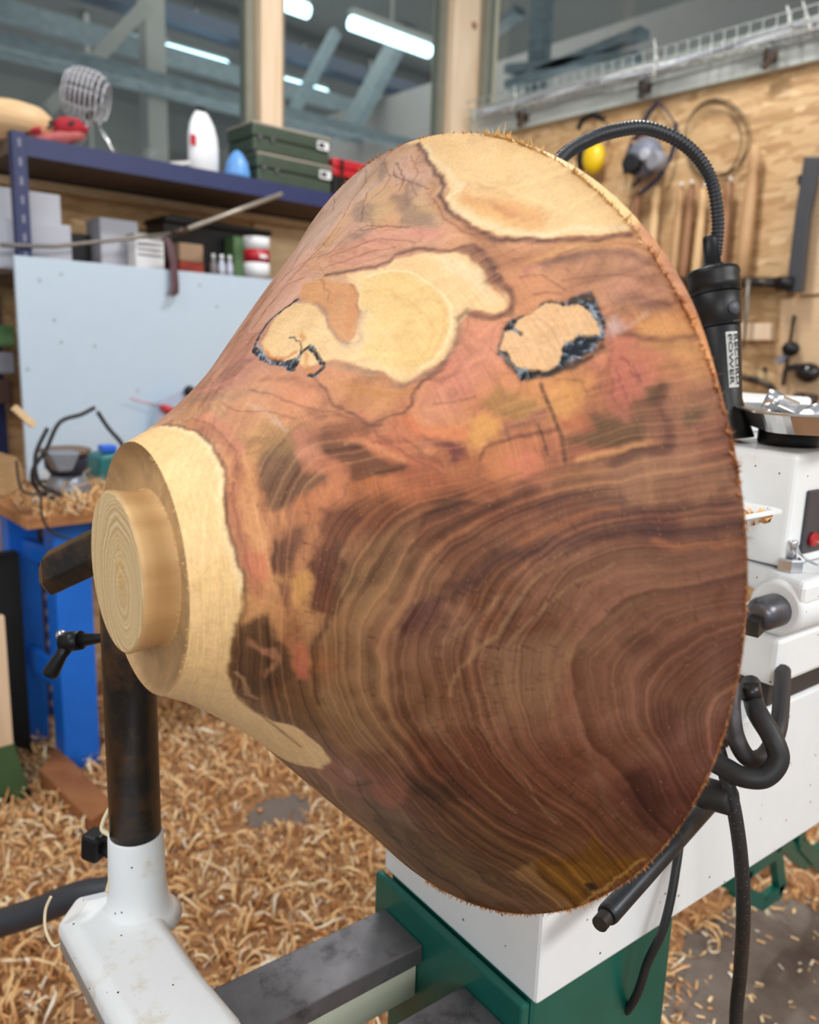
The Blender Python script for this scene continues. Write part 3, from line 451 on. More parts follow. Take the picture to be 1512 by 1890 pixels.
['p',(140,86,66),0.00658,0,0.8,1.0,[(0.2019,-0.1133),(0.2175,-0.1131),(0.2216,-0.1081),(0.2155,-0.1051),(0.205,-0.1084)]],
['l',(186,110,92),0.0047,0.00235,0.5,1.0,[(0.1959,-0.0971),(0.2038,-0.0932),(0.2111,-0.0948)]],
['p',(120,66,62),0.0047,0,0.8,1.0,[(0.2814,-0.0843),(0.2904,-0.0784),(0.3017,-0.0724),(0.3074,-0.0695),(0.3071,-0.0614),(0.2993,-0.0681),(0.2871,-0.0777)]],
['p',(120,66,60),0.0047,0,0.85,1.0,[(0.2906,-0.0796),(0.2974,-0.0753),(0.3117,-0.0713),(0.3137,-0.0631),(0.3025,-0.0619),(0.2971,-0.0705)]],
['p',(220,158,88),0.00658,0,0.7,1.0,[(0.3114,-0.0877),(0.3293,-0.0879),(0.3355,-0.0825),(0.333,-0.0759),(0.3186,-0.0718),(0.3131,-0.0758)]],
['p',(154,116,70),0.00658,0,0.75,1.0,[(0.3208,-0.0984),(0.3323,-0.1087),(0.3433,-0.1049),(0.3581,-0.0983),(0.3597,-0.0889),(0.3466,-0.0858),(0.3337,-0.0874)]],
['l',(126,76,76),0.00423,0.00235,0.7,1.0,[(0.3352,-0.0757),(0.3387,-0.0821),(0.3485,-0.0833),(0.3596,-0.0878)]],
['l',(122,68,58),0.00235,0.00118,0.8,1.0,[(0.3202,-0.0612),(0.3227,-0.0689),(0.3326,-0.0713),(0.3406,-0.0751),(0.3568,-0.0767),(0.3675,-0.0769)]],
['p',(208,132,84),0.00564,0,0.6,1.0,[(0.3234,-0.0609),(0.3347,-0.0666),(0.3518,-0.0649),(0.3575,-0.0544),(0.3356,-0.0463),(0.325,-0.0505)]],
['l',(204,116,96),0.00564,0.00329,0.6,1.0,[(0.3363,-0.0585),(0.3421,-0.0636),(0.3513,-0.0582),(0.3426,-0.0524)]],
['p',(208,148,90),0.00564,0,0.65,1.0,[(0.3626,-0.1024),(0.382,-0.1036),(0.3836,-0.0954),(0.3745,-0.0873),(0.3671,-0.087),(0.3634,-0.0954)]],
['p',(170,94,66),0.00564,0,0.7,1.0,[(0.368,-0.0858),(0.3872,-0.0882),(0.3884,-0.0748),(0.3715,-0.0731)]],
['p',(100,72,46),0.0047,0,0.9,1.0,[(0.3691,-0.0689),(0.3882,-0.0736),(0.3889,-0.0835),(0.3951,-0.0839),(0.4111,-0.0768),(0.4174,-0.0783),(0.4142,-0.0635),(0.3916,-0.0624),(0.373,-0.0641)]],
['l',(220,150,92),0.00376,0.00212,0.6,1.0,[(0.3788,-0.058),(0.3935,-0.0589),(0.406,-0.0611),(0.4183,-0.0631)]],
['p',(96,76,50),0.00564,0,0.85,1.0,[(0.4197,-0.0965),(0.435,-0.0968),(0.4302,-0.0876),(0.4217,-0.0831)]],
['p',(92,72,48),0.00564,0,0.8,1.0,[(0.4394,-0.0801),(0.4506,-0.082),(0.4502,-0.0747),(0.4425,-0.0691),(0.4369,-0.0719)]],
['l',(90,54,46),0.0047,0.00423,0.75,1.0,[(0.4284,-0.0921),(0.4263,-0.0772),(0.4284,-0.0643),(0.425,-0.0582),(0.4077,-0.0566),(0.3983,-0.0531)]],
['l',(150,96,72),0.00376,0.00235,0.6,1.0,[(0.4236,-0.0798),(0.4245,-0.0688),(0.4222,-0.0627)]],
['l',(86,58,44),0.00188,0.00118,0.85,0.5,[(0.3586,-0.1064),(0.3614,-0.098),(0.3659,-0.0838),(0.3691,-0.0689),(0.3704,-0.0566)]],
['l',(70,48,36),0.00094,0.00075,0.8,0.5,[(0.3552,-0.0815),(0.3576,-0.0733),(0.3601,-0.0619)]],
['p',(180,96,72),0.00564,0,0.5,1.0,[(0.3729,-0.0651),(0.399,-0.0649),(0.3978,-0.0607),(0.3767,-0.0582)]],
['p',(130,92,78),0.00564,0,0.8,1.0,[(0.3602,-0.1923),(0.3728,-0.1965),(0.391,-0.1951),(0.4103,-0.1892),(0.4285,-0.1796),(0.4318,-0.1744),(0.4153,-0.1805),(0.3944,-0.187),(0.3783,-0.1863),(0.366,-0.1857)]],
['l',(206,150,98),0.0047,0.00282,0.6,1.0,[(0.356,-0.1945),(0.3731,-0.2002),(0.3952,-0.1987),(0.4203,-0.1921),(0.4256,-0.1873)]],
['l',(154,96,78),0.00141,0.00075,0.7,1.0,[(0.3713,-0.2059),(0.3956,-0.2035),(0.4191,-0.1996)]],
['p',(150,106,84),0.00752,0,0.6,1.0,[(0.3799,-0.1798),(0.4,-0.182),(0.4186,-0.1751),(0.433,-0.1675),(0.4305,-0.1615),(0.4086,-0.1686),(0.3892,-0.1706)]],
['l',(164,98,98),0.0047,0.00188,0.6,1.0,[(0.3493,-0.1834),(0.3548,-0.1898),(0.3631,-0.1901)]],
['p',(124,84,76),0.00658,0,0.75,1.0,[(0.4037,-0.1582),(0.417,-0.1572),(0.4394,-0.1471),(0.4414,-0.1414),(0.4252,-0.1443),(0.409,-0.1508)]],
['l',(198,136,110),0.0047,0.00188,0.6,1.0,[(0.3986,-0.1661),(0.4136,-0.1617),(0.4353,-0.154)]],
['p',(216,150,92),0.00658,0,0.7,1.0,[(0.4151,-0.1366),(0.4294,-0.1395),(0.4456,-0.1367),(0.448,-0.1242),(0.4282,-0.1282)]],
['l',(104,66,54),0.00376,0.00212,0.75,1.0,[(0.4072,-0.1317),(0.42,-0.1266),(0.4343,-0.1242),(0.4494,-0.1228)]],
['l',(150,108,70),0.0047,0.00235,0.5,1.0,[(0.412,-0.1206),(0.4285,-0.12),(0.4481,-0.118)]],
['p',(170,112,70),0.00658,0,0.5,1.0,[(0.422,-0.1089),(0.4474,-0.1094),(0.4514,-0.1049),(0.4304,-0.0999)]],
['p',(178,120,100),0.01222,0,0.4,1.0,[(0.405,-0.1716),(0.4364,-0.1636),(0.4388,-0.1514),(0.4078,-0.1598)]],
['p',(150,98,80),0.00752,0,0.5,1.0,[(0.373,-0.167),(0.385,-0.169),(0.3942,-0.1602),(0.3969,-0.1443),(0.392,-0.1562)]],
['p',(206,204,214),0.00752,0,0.45,1.0,[(0.3987,-0.1418),(0.4035,-0.1431),(0.4086,-0.1358),(0.4026,-0.1325)]],
['p',(92,54,38),0.00752,0,0.7,1.0,[(0.2447,-0.0039),(0.2619,-0.0115),(0.2879,-0.0328),(0.3279,-0.0378),(0.3581,-0.0296),(0.3271,-0.0258),(0.291,-0.0201),(0.2697,-0.0068),(0.2495,0.0138),(0.2323,0.0198)]],
['l',(84,50,36),0.00235,0.00141,0.7,1.0,[(0.2718,-0.0067),(0.2835,-0.029),(0.3,-0.036),(0.3275,-0.0338)]],
['l',(74,46,42),0.00658,0.0047,0.75,1.0,[(0.2658,0.041),(0.2834,0.0279),(0.3087,0.014),(0.3255,-0.0017),(0.3488,-0.0024),(0.3758,-0.0088),(0.4111,-0.0124),(0.4466,-0.0085),(0.4641,-0.0112)]],
['l',(86,52,42),0.00564,0.00376,0.7,1.0,[(0.3581,-0.0296),(0.3738,-0.0363),(0.403,-0.0302),(0.3915,-0.0233),(0.4172,-0.0254),(0.4631,-0.0224)]],
['l',(164,98,58),0.00329,0.00188,0.6,1.0,[(0.3415,-0.0088),(0.3649,-0.0173),(0.388,-0.0274),(0.3992,-0.0267)]],
['l',(168,102,66),0.00282,0.00164,0.6,1.0,[(0.4162,-0.0064),(0.4372,0.0004),(0.4637,-0.002)]],
['p',(96,60,56),0.00752,0,0.6,1.0,[(0.2621,0.0364),(0.2878,0.0238),(0.2949,0.037),(0.2773,0.05),(0.2606,0.0501)]],
['l',(160,120,86),0.00235,0.00118,0.7,1.0,[(0.3577,0.006),(0.3437,0.0175),(0.3306,0.0377),(0.3218,0.0504),(0.3092,0.0591),(0.2957,0.073),(0.2895,0.0923)]],
['l',(158,118,86),0.00188,0.00094,0.6,1.0,[(0.3934,0.0079),(0.3702,0.0186),(0.3463,0.0382),(0.3337,0.0506),(0.3209,0.0636),(0.3149,0.0866)]],
['l',(158,120,88),0.00376,0.00188,0.5,1.0,[(0.2891,0.0545),(0.3066,0.0415),(0.3152,0.0331),(0.3277,0.023)]],
['l',(150,114,84),0.00282,0.00141,0.5,1.0,[(0.4108,0.0283),(0.3918,0.0397),(0.372,0.0556),(0.3557,0.0725),(0.3501,0.1)]],
['p',(146,108,78),0.01222,0,0.55,1.0,[(0.3213,0.0592),(0.361,0.0469),(0.3798,0.0516),(0.3596,0.0726),(0.3538,0.1046),(0.3169,0.111),(0.3113,0.082)]],
['p',(140,106,72),0.0141,0,0.5,1.0,[(0.2308,-0.0135),(0.2708,-0.0236),(0.2702,0.0146),(0.2448,0.0407),(0.2432,0.0846),(0.2229,0.0751),(0.2207,0.0306)]],
['p',(150,112,78),0.0141,0,0.5,1.0,[(0.2141,0.0751),(0.2426,0.0745),(0.2428,0.1418),(0.2213,0.1535),(0.2097,0.0976)]],
['p',(136,84,62),0.01034,0,0.55,1.0,[(0.2145,0.1824),(0.2476,0.168),(0.2465,0.1986),(0.221,0.2194)]],
['p',(86,50,36),0.01222,0,0.6,1.0,[(0.2544,0.1275),(0.2953,0.1177),(0.3277,0.1312),(0.3497,0.175),(0.3311,0.1942),(0.2773,0.1886),(0.25,0.1671)]],
['p',(64,44,32),0.0094,0,0.7,1.0,[(0.2487,0.1748),(0.2804,0.167),(0.2918,0.1849),(0.2609,0.2016),(0.2429,0.1919)]],
['l',(150,112,84),0.00188,0.00094,0.6,1.0,[(0.2704,0.109),(0.2804,0.1331),(0.2989,0.1636),(0.3221,0.196)]],
['l',(150,112,84),0.00188,0.00082,0.6,1.0,[(0.3006,0.1068),(0.3107,0.1325),(0.3254,0.1598),(0.3481,0.2012)]],
['l',(140,104,80),0.00188,0.00075,0.6,1.0,[(0.3155,0.1268),(0.3302,0.1534),(0.3385,0.1828),(0.3525,0.2003)]],
['p',(70,40,34),0.00658,0,0.8,1.0,[(0.3915,0.1532),(0.4073,0.1414),(0.4149,0.1557),(0.4208,0.187),(0.415,0.2057),(0.3989,0.1881)]],
['p',(80,48,42),0.00658,0,0.6,1.0,[(0.4101,0.0991),(0.4234,0.09),(0.4325,0.1028),(0.4228,0.1305),(0.4115,0.1218)]],
['p',(130,92,72),0.0094,0,0.4,1.0,[(0.4234,0.09),(0.4596,0.0727),(0.4523,0.115),(0.434,0.125)]],
['p',(76,50,38),0.00658,0,0.6,1.0,[(0.3949,0.0542),(0.4098,0.0483),(0.4169,0.0607),(0.4017,0.0689)]],
['l',(140,100,80),0.00376,0.00188,0.4,1.0,[(0.3703,0.0906),(0.369,0.119),(0.3794,0.1544),(0.3866,0.1872),(0.4109,0.2064)]],
['p',(110,72,24),0.00376,0,0.95,1.0,[(0.3205,0.261),(0.3411,0.2397),(0.3501,0.2403),(0.3642,0.2283),(0.3736,0.2088),(0.3716,0.2026),(0.3776,0.2177),(0.3836,0.2294),(0.4006,0.2213),(0.4069,0.2168),(0.3984,0.2388),(0.3739,0.2666),(0.3537,0.304),(0.342,0.2963),(0.3311,0.2787)]],
['p',(132,88,30),0.00329,0,0.8,1.0,[(0.3375,0.2575),(0.3637,0.2393),(0.3899,0.2416),(0.3693,0.2686),(0.3545,0.2889),(0.3436,0.272)]],
['p',(158,118,74),0.00423,0,0.7,1.0,[(0.309,0.2765),(0.326,0.2541),(0.3319,0.2689),(0.3427,0.2862),(0.3552,0.3037),(0.3458,0.3141),(0.3229,0.2881)]],
['l',(196,150,76),0.00141,0.00075,0.7,1.0,[(0.3613,0.2944),(0.3807,0.2639),(0.3942,0.2402),(0.4069,0.2232)]],
['l',(126,94,60),0.00376,0.00141,0.5,1.0,[(0.2576,0.2196),(0.2869,0.2208),(0.304,0.2365),(0.326,0.2541)]],
['l',(126,100,70),0.00376,0.00141,0.5,1.0,[(0.2071,0.25),(0.2382,0.2857),(0.2742,0.3007),(0.3219,0.2991)]],
['l',(66,46,34),0.00282,0.00118,0.6,1.0,[(0.2379,0.2393),(0.2667,0.2534),(0.2932,0.2809),(0.3316,0.3027)]],
['p',(134,102,74),0.01034,0,0.5,1.0,[(-0.4427,0.0073),(0.2346,0.3141),(0.2797,0.3123),(0.3202,0.3248),(0.2713,0.3644),(0.2067,0.4192)]],
['p',(30,28,24),0.00141,0,0.9,0.6,[(0.3649,0.2657),(0.3711,0.2612),(0.3753,0.2691),(0.369,0.2735)]],
['l',(40,46,54),0.00118,0.00164,1,1.0,[(0.1737,-0.2324),(0.166,-0.2315),(0.1531,-0.2288),(0.143,-0.2218),(0.1394,-0.2102),(0.1421,-0.1949)]],
['l',(40,46,54),0.00141,0.00282,1,1.0,[(0.1421,-0.1949),(0.1511,-0.1817),(0.1669,-0.1683),(0.1798,-0.1604),(0.1857,-0.1609)]],
['p',(40,46,54),0.00141,0,1,1.0,[(0.1772,-0.1612),(0.1802,-0.1645),(0.1877,-0.1628),(0.1918,-0.16),(0.1921,-0.1655),(0.1915,-0.1548),(0.19,-0.1501),(0.1841,-0.1508),(0.1795,-0.1564)]],
['l',(40,46,54),0.00118,0.00164,1,1.0,[(0.19,-0.1635),(0.1939,-0.1687),(0.1987,-0.1689),(0.2044,-0.1623),(0.2075,-0.1561),(0.2127,-0.1507),(0.212,-0.1472),(0.2071,-0.1413),(0.2024,-0.1432)]],
['l',(40,46,54),0.00094,0.00075,1,1.0,[(0.1757,-0.1872),(0.1806,-0.1857),(0.1886,-0.1777),(0.1911,-0.1713),(0.1908,-0.1659)]],
['l',(200,110,40),0.00235,0.00164,0.7,1.0,[(0.1558,-0.184),(0.166,-0.1716),(0.1772,-0.167),(0.1853,-0.1692)]],
['l',(206,130,60),0.00282,0.00188,0.7,1.0,[(0.1886,-0.1777),(0.1918,-0.1806),(0.1884,-0.1851)]],
['l',(206,130,60),0.00282,0.00188,0.7,1.0,[(0.1959,-0.164),(0.1974,-0.1541),(0.2032,-0.1462)]],
['l',(150,150,160),0.00094,0.00075,0.7,1.0,[(0.1358,-0.2234),(0.1437,-0.2284),(0.1562,-0.2337)]],
['l',(168,176,186),0.00094,0.00075,0.8,0.6,[(0.1399,-0.2046),(0.1501,-0.1887),(0.1659,-0.1672)]],
['l',(168,176,186),0.00094,0.00075,0.7,0.6,[(0.1847,-0.16),(0.1877,-0.1628),(0.1911,-0.1644)]],
['p',(34,40,46),0.00235,0,1,1.0,[(0.3643,-0.1636),(0.3775,-0.1597),(0.3816,-0.1618),(0.3906,-0.1633),(0.3942,-0.1602),(0.3963,-0.1488),(0.3985,-0.1397),(0.3977,-0.1322),(0.3916,-0.1258),(0.3817,-0.1209),(0.3686,-0.1121),(0.3616,-0.1093),(0.3469,-0.1101),(0.3423,-0.1157),(0.334,-0.1325),(0.3338,-0.1372),(0.3367,-0.146),(0.343,-0.1541),(0.3533,-0.1558)]],
['p',(120,84,64),0.00235,0,0.75,1.0,[(0.3451,-0.1549),(0.3584,-0.1572),(0.3656,-0.1604),(0.3613,-0.1565),(0.3531,-0.1523),(0.3459,-0.1511)]],
['p',(92,74,62),0.00282,0,0.9,1.0,[(0.3786,-0.1602),(0.3847,-0.1624),(0.3924,-0.1623),(0.3931,-0.1582),(0.3862,-0.1574),(0.3813,-0.1562)]],
['p',(62,52,44),0.00282,0,0.9,1.0,[(0.3817,-0.1209),(0.3916,-0.1258),(0.3977,-0.1311),(0.3973,-0.125),(0.3812,-0.1156),(0.3656,-0.1104),(0.35,-0.1093),(0.3637,-0.1127)]],
['p',(236,190,136),0.00118,0,1,0.7,[(0.3647,-0.1618),(0.3697,-0.1609),(0.3763,-0.1571),(0.3813,-0.1562),(0.3878,-0.1526),(0.3913,-0.1474),(0.3955,-0.1381),(0.395,-0.1337),(0.3827,-0.1348),(0.3738,-0.1319),(0.3711,-0.1204),(0.3689,-0.1164),(0.361,-0.1143),(0.3483,-0.117),(0.3445,-0.1197),(0.339,-0.1305),(0.3352,-0.1346),(0.3377,-0.1446),(0.3437,-0.1457),(0.3459,-0.1511)]],
['p',(214,164,116),0.00564,0,0.5,1.0,[(0.3579,-0.1468),(0.376,-0.1504),(0.3792,-0.1408),(0.3669,-0.1318),(0.3569,-0.1289)]],
['l',(212,160,108),0.00235,0.00075,0.45,1.0,[(0.354,-0.152),(0.3614,-0.1393),(0.3686,-0.1272)]],
['l',(250,214,166),0.00188,0.00075,0.4,1.0,[(0.3556,-0.1529),(0.3629,-0.1403),(0.3699,-0.128)]],
['l',(212,160,108),0.00235,0.00075,0.45,1.0,[(0.3581,-0.1524),(0.3655,-0.1431),(0.3718,-0.1321)]],
['l',(250,214,166),0.00188,0.00075,0.4,1.0,[(0.3596,-0.1534),(0.3671,-0.144),(0.3733,-0.1331)]],
['l',(212,160,108),0.00235,0.00075,0.45,1.0,[(0.3391,-0.1339),(0.3511,-0.132),(0.3645,-0.1255)]],
['l',(250,214,166),0.00188,0.00075,0.4,1.0,[(0.3406,-0.1348),(0.3526,-0.133),(0.366,-0.1265)]],
['l',(212,160,108),0.00235,0.00075,0.45,1.0,[(0.3705,-0.1583),(0.3749,-0.1484),(0.377,-0.1368)]],
['l',(250,214,166),0.00188,0.00075,0.4,1.0,[(0.3718,-0.159),(0.3763,-0.1492),(0.3784,-0.1376)]],
['l',(212,160,108),0.00235,0.00075,0.45,1.0,[(0.3456,-0.142),(0.3533,-0.1362),(0.3612,-0.1339)]],
['l',(250,214,166),0.00188,0.00075,0.4,1.0,[(0.3471,-0.143),(0.3547,-0.137),(0.3625,-0.1347)]],
['l',(212,160,108),0.00235,0.00075,0.45,1.0,[(0.384,-0.1523),(0.3814,-0.1448),(0.3771,-0.1379)]],
['l',(250,214,166),0.00188,0.00075,0.4,1.0,[(0.3854,-0.1531),(0.3829,-0.1458),(0.3784,-0.1387)]],
['l',(212,160,108),0.00235,0.00075,0.45,1.0,[(0.3894,-0.1478),(0.3842,-0.1422),(0.3789,-0.1364)]],
['l',(250,214,166),0.00188,0.00075,0.4,1.0,[(0.3908,-0.1486),(0.3855,-0.143),(0.3804,-0.1374)]],
['l',(40,46,54),0.00094,0.00141,1,0.6,[(0.3397,-0.1465),(0.3437,-0.1457),(0.3481,-0.1416)]],
['l',(216,170,120),0.00188,0.00075,0.5,1.0,[(0.3537,-0.1451),(0.3602,-0.134),(0.3565,-0.1203)]],
['l',(216,170,120),0.00188,0.00075,0.5,1.0,[(0.3723,-0.1556),(0.3676,-0.1429),(0.3649,-0.132)]],
['p',(28,38,52),0.00188,0,1,1.0,[(0.3735,-0.1296),(0.3787,-0.1333),(0.3827,-0.1358),(0.3914,-0.1345),(0.396,-0.1321),(0.3906,-0.1259),(0.3859,-0.1247),(0.3816,-0.1198),(0.378,-0.1226),(0.3721,-0.1202)]],
['l',(150,160,176),0.00094,0.00075,0.8,0.6,[(0.3908,-0.1542),(0.3951,-0.1447),(0.3962,-0.1357)]],
['l',(150,150,140),0.00141,0.00075,0.6,0.6,[(0.3351,-0.1324),(0.3397,-0.1248),(0.3454,-0.1164),(0.3504,-0.1178)]],
['l',(138,86,68),0.00164,0.00075,0.6,1.0,[(0.1092,-0.1276),(0.1323,-0.1139),(0.1473,-0.098),(0.1556,-0.088),(0.159,-0.0735)]],
['l',(138,86,68),0.00164,0.00075,0.6,1.0,[(0.1565,-0.0628),(0.1588,-0.0471),(0.1627,-0.032),(0.1647,-0.016),(0.168,0.0025)]],
['l',(138,86,68),0.00164,0.00075,0.6,1.0,[(0.2339,-0.0561),(0.2313,-0.0465),(0.2241,-0.0409),(0.2193,-0.0352)]],
['l',(138,86,68),0.00164,0.00075,0.6,1.0,[(0.2531,-0.0821),(0.2697,-0.075),(0.2787,-0.0656),(0.2941,-0.0568)]],
['l',(138,86,68),0.00164,0.00075,0.6,1.0,[(0.2721,-0.0808),(0.2834,-0.0721),(0.2967,-0.0602)]],
['l',(138,86,68),0.00164,0.00075,0.6,1.0,[(0.2495,-0.0947),(0.2543,-0.0856),(0.2638,-0.0794)]],
['l',(138,86,68),0.00164,0.00075,0.6,1.0,[(0.2912,-0.1026),(0.305,-0.1017),(0.3177,-0.1037)]],
['l',(138,86,68),0.00164,0.00075,0.6,1.0,[(0.3189,-0.0591),(0.3174,-0.0501),(0.327,-0.047),(0.3426,-0.0524)]],
['l',(138,86,68),0.00164,0.00075,0.6,1.0,[(0.3695,-0.1075),(0.3823,-0.107),(0.3857,-0.0974)]],
['l',(138,86,68),0.00164,0.00075,0.6,1.0,[(0.3889,-0.0835),(0.399,-0.0802),(0.4075,-0.0837)]],
['l',(138,86,68),0.00164,0.00075,0.6,1.0,[(0.401,-0.1046),(0.3992,-0.0957),(0.4037,-0.0853)]],
['l',(138,86,68),0.00164,0.00075,0.6,1.0,[(0.3493,-0.1846),(0.3638,-0.1825),(0.3771,-0.1685)]],
['l',(138,86,68),0.00164,0.00075,0.6,1.0,[(0.3569,-0.1681),(0.3671,-0.1684),(0.375,-0.1656)]],
['l',(138,86,68),0.00164,0.00075,0.6,1.0,[(0.4131,-0.1563),(0.4259,-0.1517),(0.4381,-0.1451)]],
['l',(138,86,68),0.00164,0.00075,0.6,1.0,[(0.3756,-0.176),(0.3896,-0.1752),(0.405,-0.1727),(0.4235,-0.1662)]],
['l',(138,86,68),0.00164,0.00075,0.6,1.0,[(0.3738,-0.1962),(0.3911,-0.1974),(0.4106,-0.1938),(0.4254,-0.1869)]],
['l',(138,86,68),0.00164,0.00075,0.6,1.0,[(0.191,-0.2722),(0.2149,-0.2658),(0.2335,-0.2641),(0.2569,-0.2536),(0.2743,-0.2403)]],
['l',(138,86,68),0.00164,0.00075,0.6,1.0,[(0.1944,-0.2583),(0.2202,-0.2517),(0.2395,-0.2485),(0.2582,-0.2418)]],
['l',(138,86,68),0.00164,0.00075,0.6,1.0,[(0.2866,-0.284),(0.295,-0.2597),(0.3088,-0.2387),(0.3233,-0.2249)]],
['l',(138,86,68),0.00164,0.00075,0.6,1.0,[(0.2579,-0.3657),(0.2674,-0.3314),(0.2637,-0.3185),(0.2711,-0.2979)]],
['l',(138,86,68),0.00164,0.00075,0.6,1.0,[(0.2264,-0.3914),(0.2399,-0.3505),(0.2336,-0.3367),(0.2238,-0.3349)]],
['l',(138,86,68),0.00164,0.00075,0.6,1.0,[(0.1379,-0.2987),(0.1577,-0.2942),(0.1873,-0.2821),(0.2135,-0.2677),(0.2326,-0.2638)]],
['l',(138,86,68),0.00164,0.00075,0.6,1.0,[(0.1353,-0.254),(0.1497,-0.2699),(0.1712,-0.2636)]],
['l',(138,86,68),0.00164,0.00075,0.6,1.0,[(0.1942,-0.2433),(0.2065,-0.2228),(0.2071,-0.2131)]],
['l',(138,86,68),0.00164,0.00075,0.6,1.0,[(0.1334,-0.1362),(0.1537,-0.1226),(0.1779,-0.1159),(0.1951,-0.1077)]],
['l',(138,86,68),0.00164,0.00075,0.6,1.0,[(0.1531,-0.1426),(0.1768,-0.1304),(0.1999,-0.1166),(0.2222,-0.1091),(0.2437,-0.0949)]],
['l',(226,168,112),0.00329,0.00118,0.5,1.0,[(0.162,-0.0872),(0.1687,-0.0593),(0.1753,-0.0398),(0.1771,-0.0151)]],
['l',(226,168,112),0.00329,0.00118,0.5,1.0,[(0.2337,-0.0849),(0.2434,-0.0847),(0.2579,-0.0766),(0.2717,-0.0663)]],
['l',(226,168,112),0.00329,0.00118,0.5,1.0,[(0.3788,-0.058),(0.3978,-0.0607),(0.416,-0.0611)]],
['l',(226,168,112),0.00329,0.00118,0.5,1.0,[(0.3603,-0.196),(0.3812,-0.1991),(0.4069,-0.1945),(0.4253,-0.185)]],
['l',(226,168,112),0.00329,0.00118,0.5,1.0,[(0.4241,-0.1311),(0.438,-0.1329),(0.4474,-0.1291)]],
['l',(226,168,112),0.00329,0.00118,0.5,1.0,[(0.1633,-0.2784),(0.1984,-0.2731),(0.2333,-0.2599)]],
['l',(226,168,112),0.00329,0.00118,0.5,1.0,[(0.1722,-0.0552),(0.1777,-0.0214),(0.1846,0.0208)]],
['l',(214,190,170),0.00282,0.00094,0.35,1.0,[(0.1576,-0.1288),(0.1727,-0.1157),(0.1849,-0.1044)]],
['l',(214,190,170),0.00282,0.00094,0.35,1.0,[(0.1814,-0.1112),(0.1893,-0.0995)]],
['l',(214,190,170),0.00282,0.00094,0.35,1.0,[(0.3994,-0.1405),(0.4073,-0.1327),(0.4251,-0.1433)]],
]
BASE = [(0.1261,-0.1668,182,128,108),(0.1541,-0.2418,196,146,122),(0.1793,-0.3504,196,158,136),(0.2229,-0.3752,190,158,140),(0.2716,-0.3425,200,160,145),(0.2868,-0.2757,196,156,128),(0.3134,-0.229,206,150,112),(0.2138,-0.2899,196,152,128),(0.1667,-0.2758,202,148,122),(0.2462,-0.2418,204,148,120),(0.2021,-0.2237,206,160,124),(0.1402,-0.1981,190,134,114),(0.1322,-0.1277,190,140,104),(0.0957,-0.1344,200,150,118),(0.1599,-0.1209,196,136,98),(0.1732,-0.0909,192,142,92),(0.1565,-0.0756,205,142,98),(0.1663,-0.0356,204,140,98),(0.1723,-0.0057,206,142,98),(0.1732,0.0208,206,146,96),(0.192,-0.1237,202,132,92),(0.2038,-0.083,150,105,78),(0.2245,-0.1166,198,134,94),(0.2553,-0.1067,200,138,96),(0.2259,-0.084,190,112,84),(0.2698,-0.0854,204,126,90),(0.291,-0.0899,206,138,98),(0.3126,-0.1164,202,126,102),(0.3271,-0.1367,206,134,104),(0.3491,-0.1727,204,140,100),(0.3642,-0.1986,204,146,108),(0.3983,-0.1972,196,140,106),(0.4228,-0.1791,184,130,102),(0.4368,-0.1612,182,128,102),(0.4115,-0.1592,178,126,100),(0.4244,-0.1282,208,142,88),(0.4448,-0.1182,204,140,90),(0.4084,-0.1238,192,112,94),(0.4315,-0.1035,172,106,80),(0.448,-0.0852,146,96,72),(0.4546,-0.059,138,84,62),(0.4206,-0.0818,130,86,62),(0.4064,-0.0968,176,100,84),(0.3779,-0.0968,206,140,82),(0.3589,-0.1025,196,130,84),(0.3256,-0.0997,204,132,90),(0.3247,-0.0786,212,146,88),(0.3434,-0.0595,190,110,82),(0.363,-0.0644,180,108,76),(0.3889,-0.072,126,84,58),(0.3745,-0.0467,140,92,60),(0.4116,-0.0437,150,104,74),(0.4473,-0.0377,146,100,72),(0.3165,-0.0517,170,102,66),(0.2828,-0.0549,172,98,62),(0.2549,-0.0578,186,112,70),(0.2397,-0.0301,134,82,56),(0.219,-0.0428,196,124,82),(0.2045,-0.0254,190,126,84),(0.2608,-0.0284,128,80,54),(0.295,-0.0259,118,76,52),(0.3418,-0.0327,120,72,50),(0.3792,-0.0234,108,64,46),(0.4161,-0.0177,104,60,46),(0.4548,-0.0153,122,76,54),(0.456,0.0225,118,76,58),(0.4145,0.0113,126,84,62),(0.3678,0.0123,124,82,60),(0.3194,0.0066,126,84,62),(0.2721,0.008,134,92,66),(0.2299,0.0135,140,98,68),(0.211,0.0518,150,108,74),(0.2386,0.0607,134,92,66),(0.2819,0.0523,122,82,62),(0.3328,0.0528,128,86,66),(0.3813,0.0539,124,82,62),(0.4276,0.0615,114,74,58),(0.4516,0.0682,108,70,56),(0.4422,0.1146,106,66,54),(0.4112,0.0972,122,80,62),(0.3629,0.098,124,80,60),(0.3121,0.0992,124,82,60),(0.2583,0.1026,122,82,58),(0.208,0.1074,140,102,68),(0.1787,0.128,134,96,58),(0.2068,0.1466,138,98,66),(0.2291,0.1584,126,86,60),(0.2701,0.1496,110,68,50),(0.3069,0.1542,104,60,44),(0.3602,0.1489,112,68,52),(0.4103,0.1573,94,54,46),(0.4266,0.1774,92,54,44),(0.3756,0.196,96,58,42),(0.3201,0.2079,90,56,40),(0.2623,0.1987,88,58,40),(0.2229,0.1861,120,78,62),(0.1778,0.1851,140,92,70),(0.1803,0.2357,120,86,68),(0.2242,0.2913,104,80,58),(0.2712,0.2943,104,78,54),(0.3138,0.3101,100,72,50),(0.3533,0.2851,120,80,46),(0.3924,0.2479,116,76,44),(0.2964,0.2434,92,62,40),(0.2082,0.2423,112,86,66),(0.1944,0.0187,192,138,88),(0.1953,0.0596,186,120,80),(0.177,0.0773,110,78,56),(0.1668,0.0577,120,80,60)]
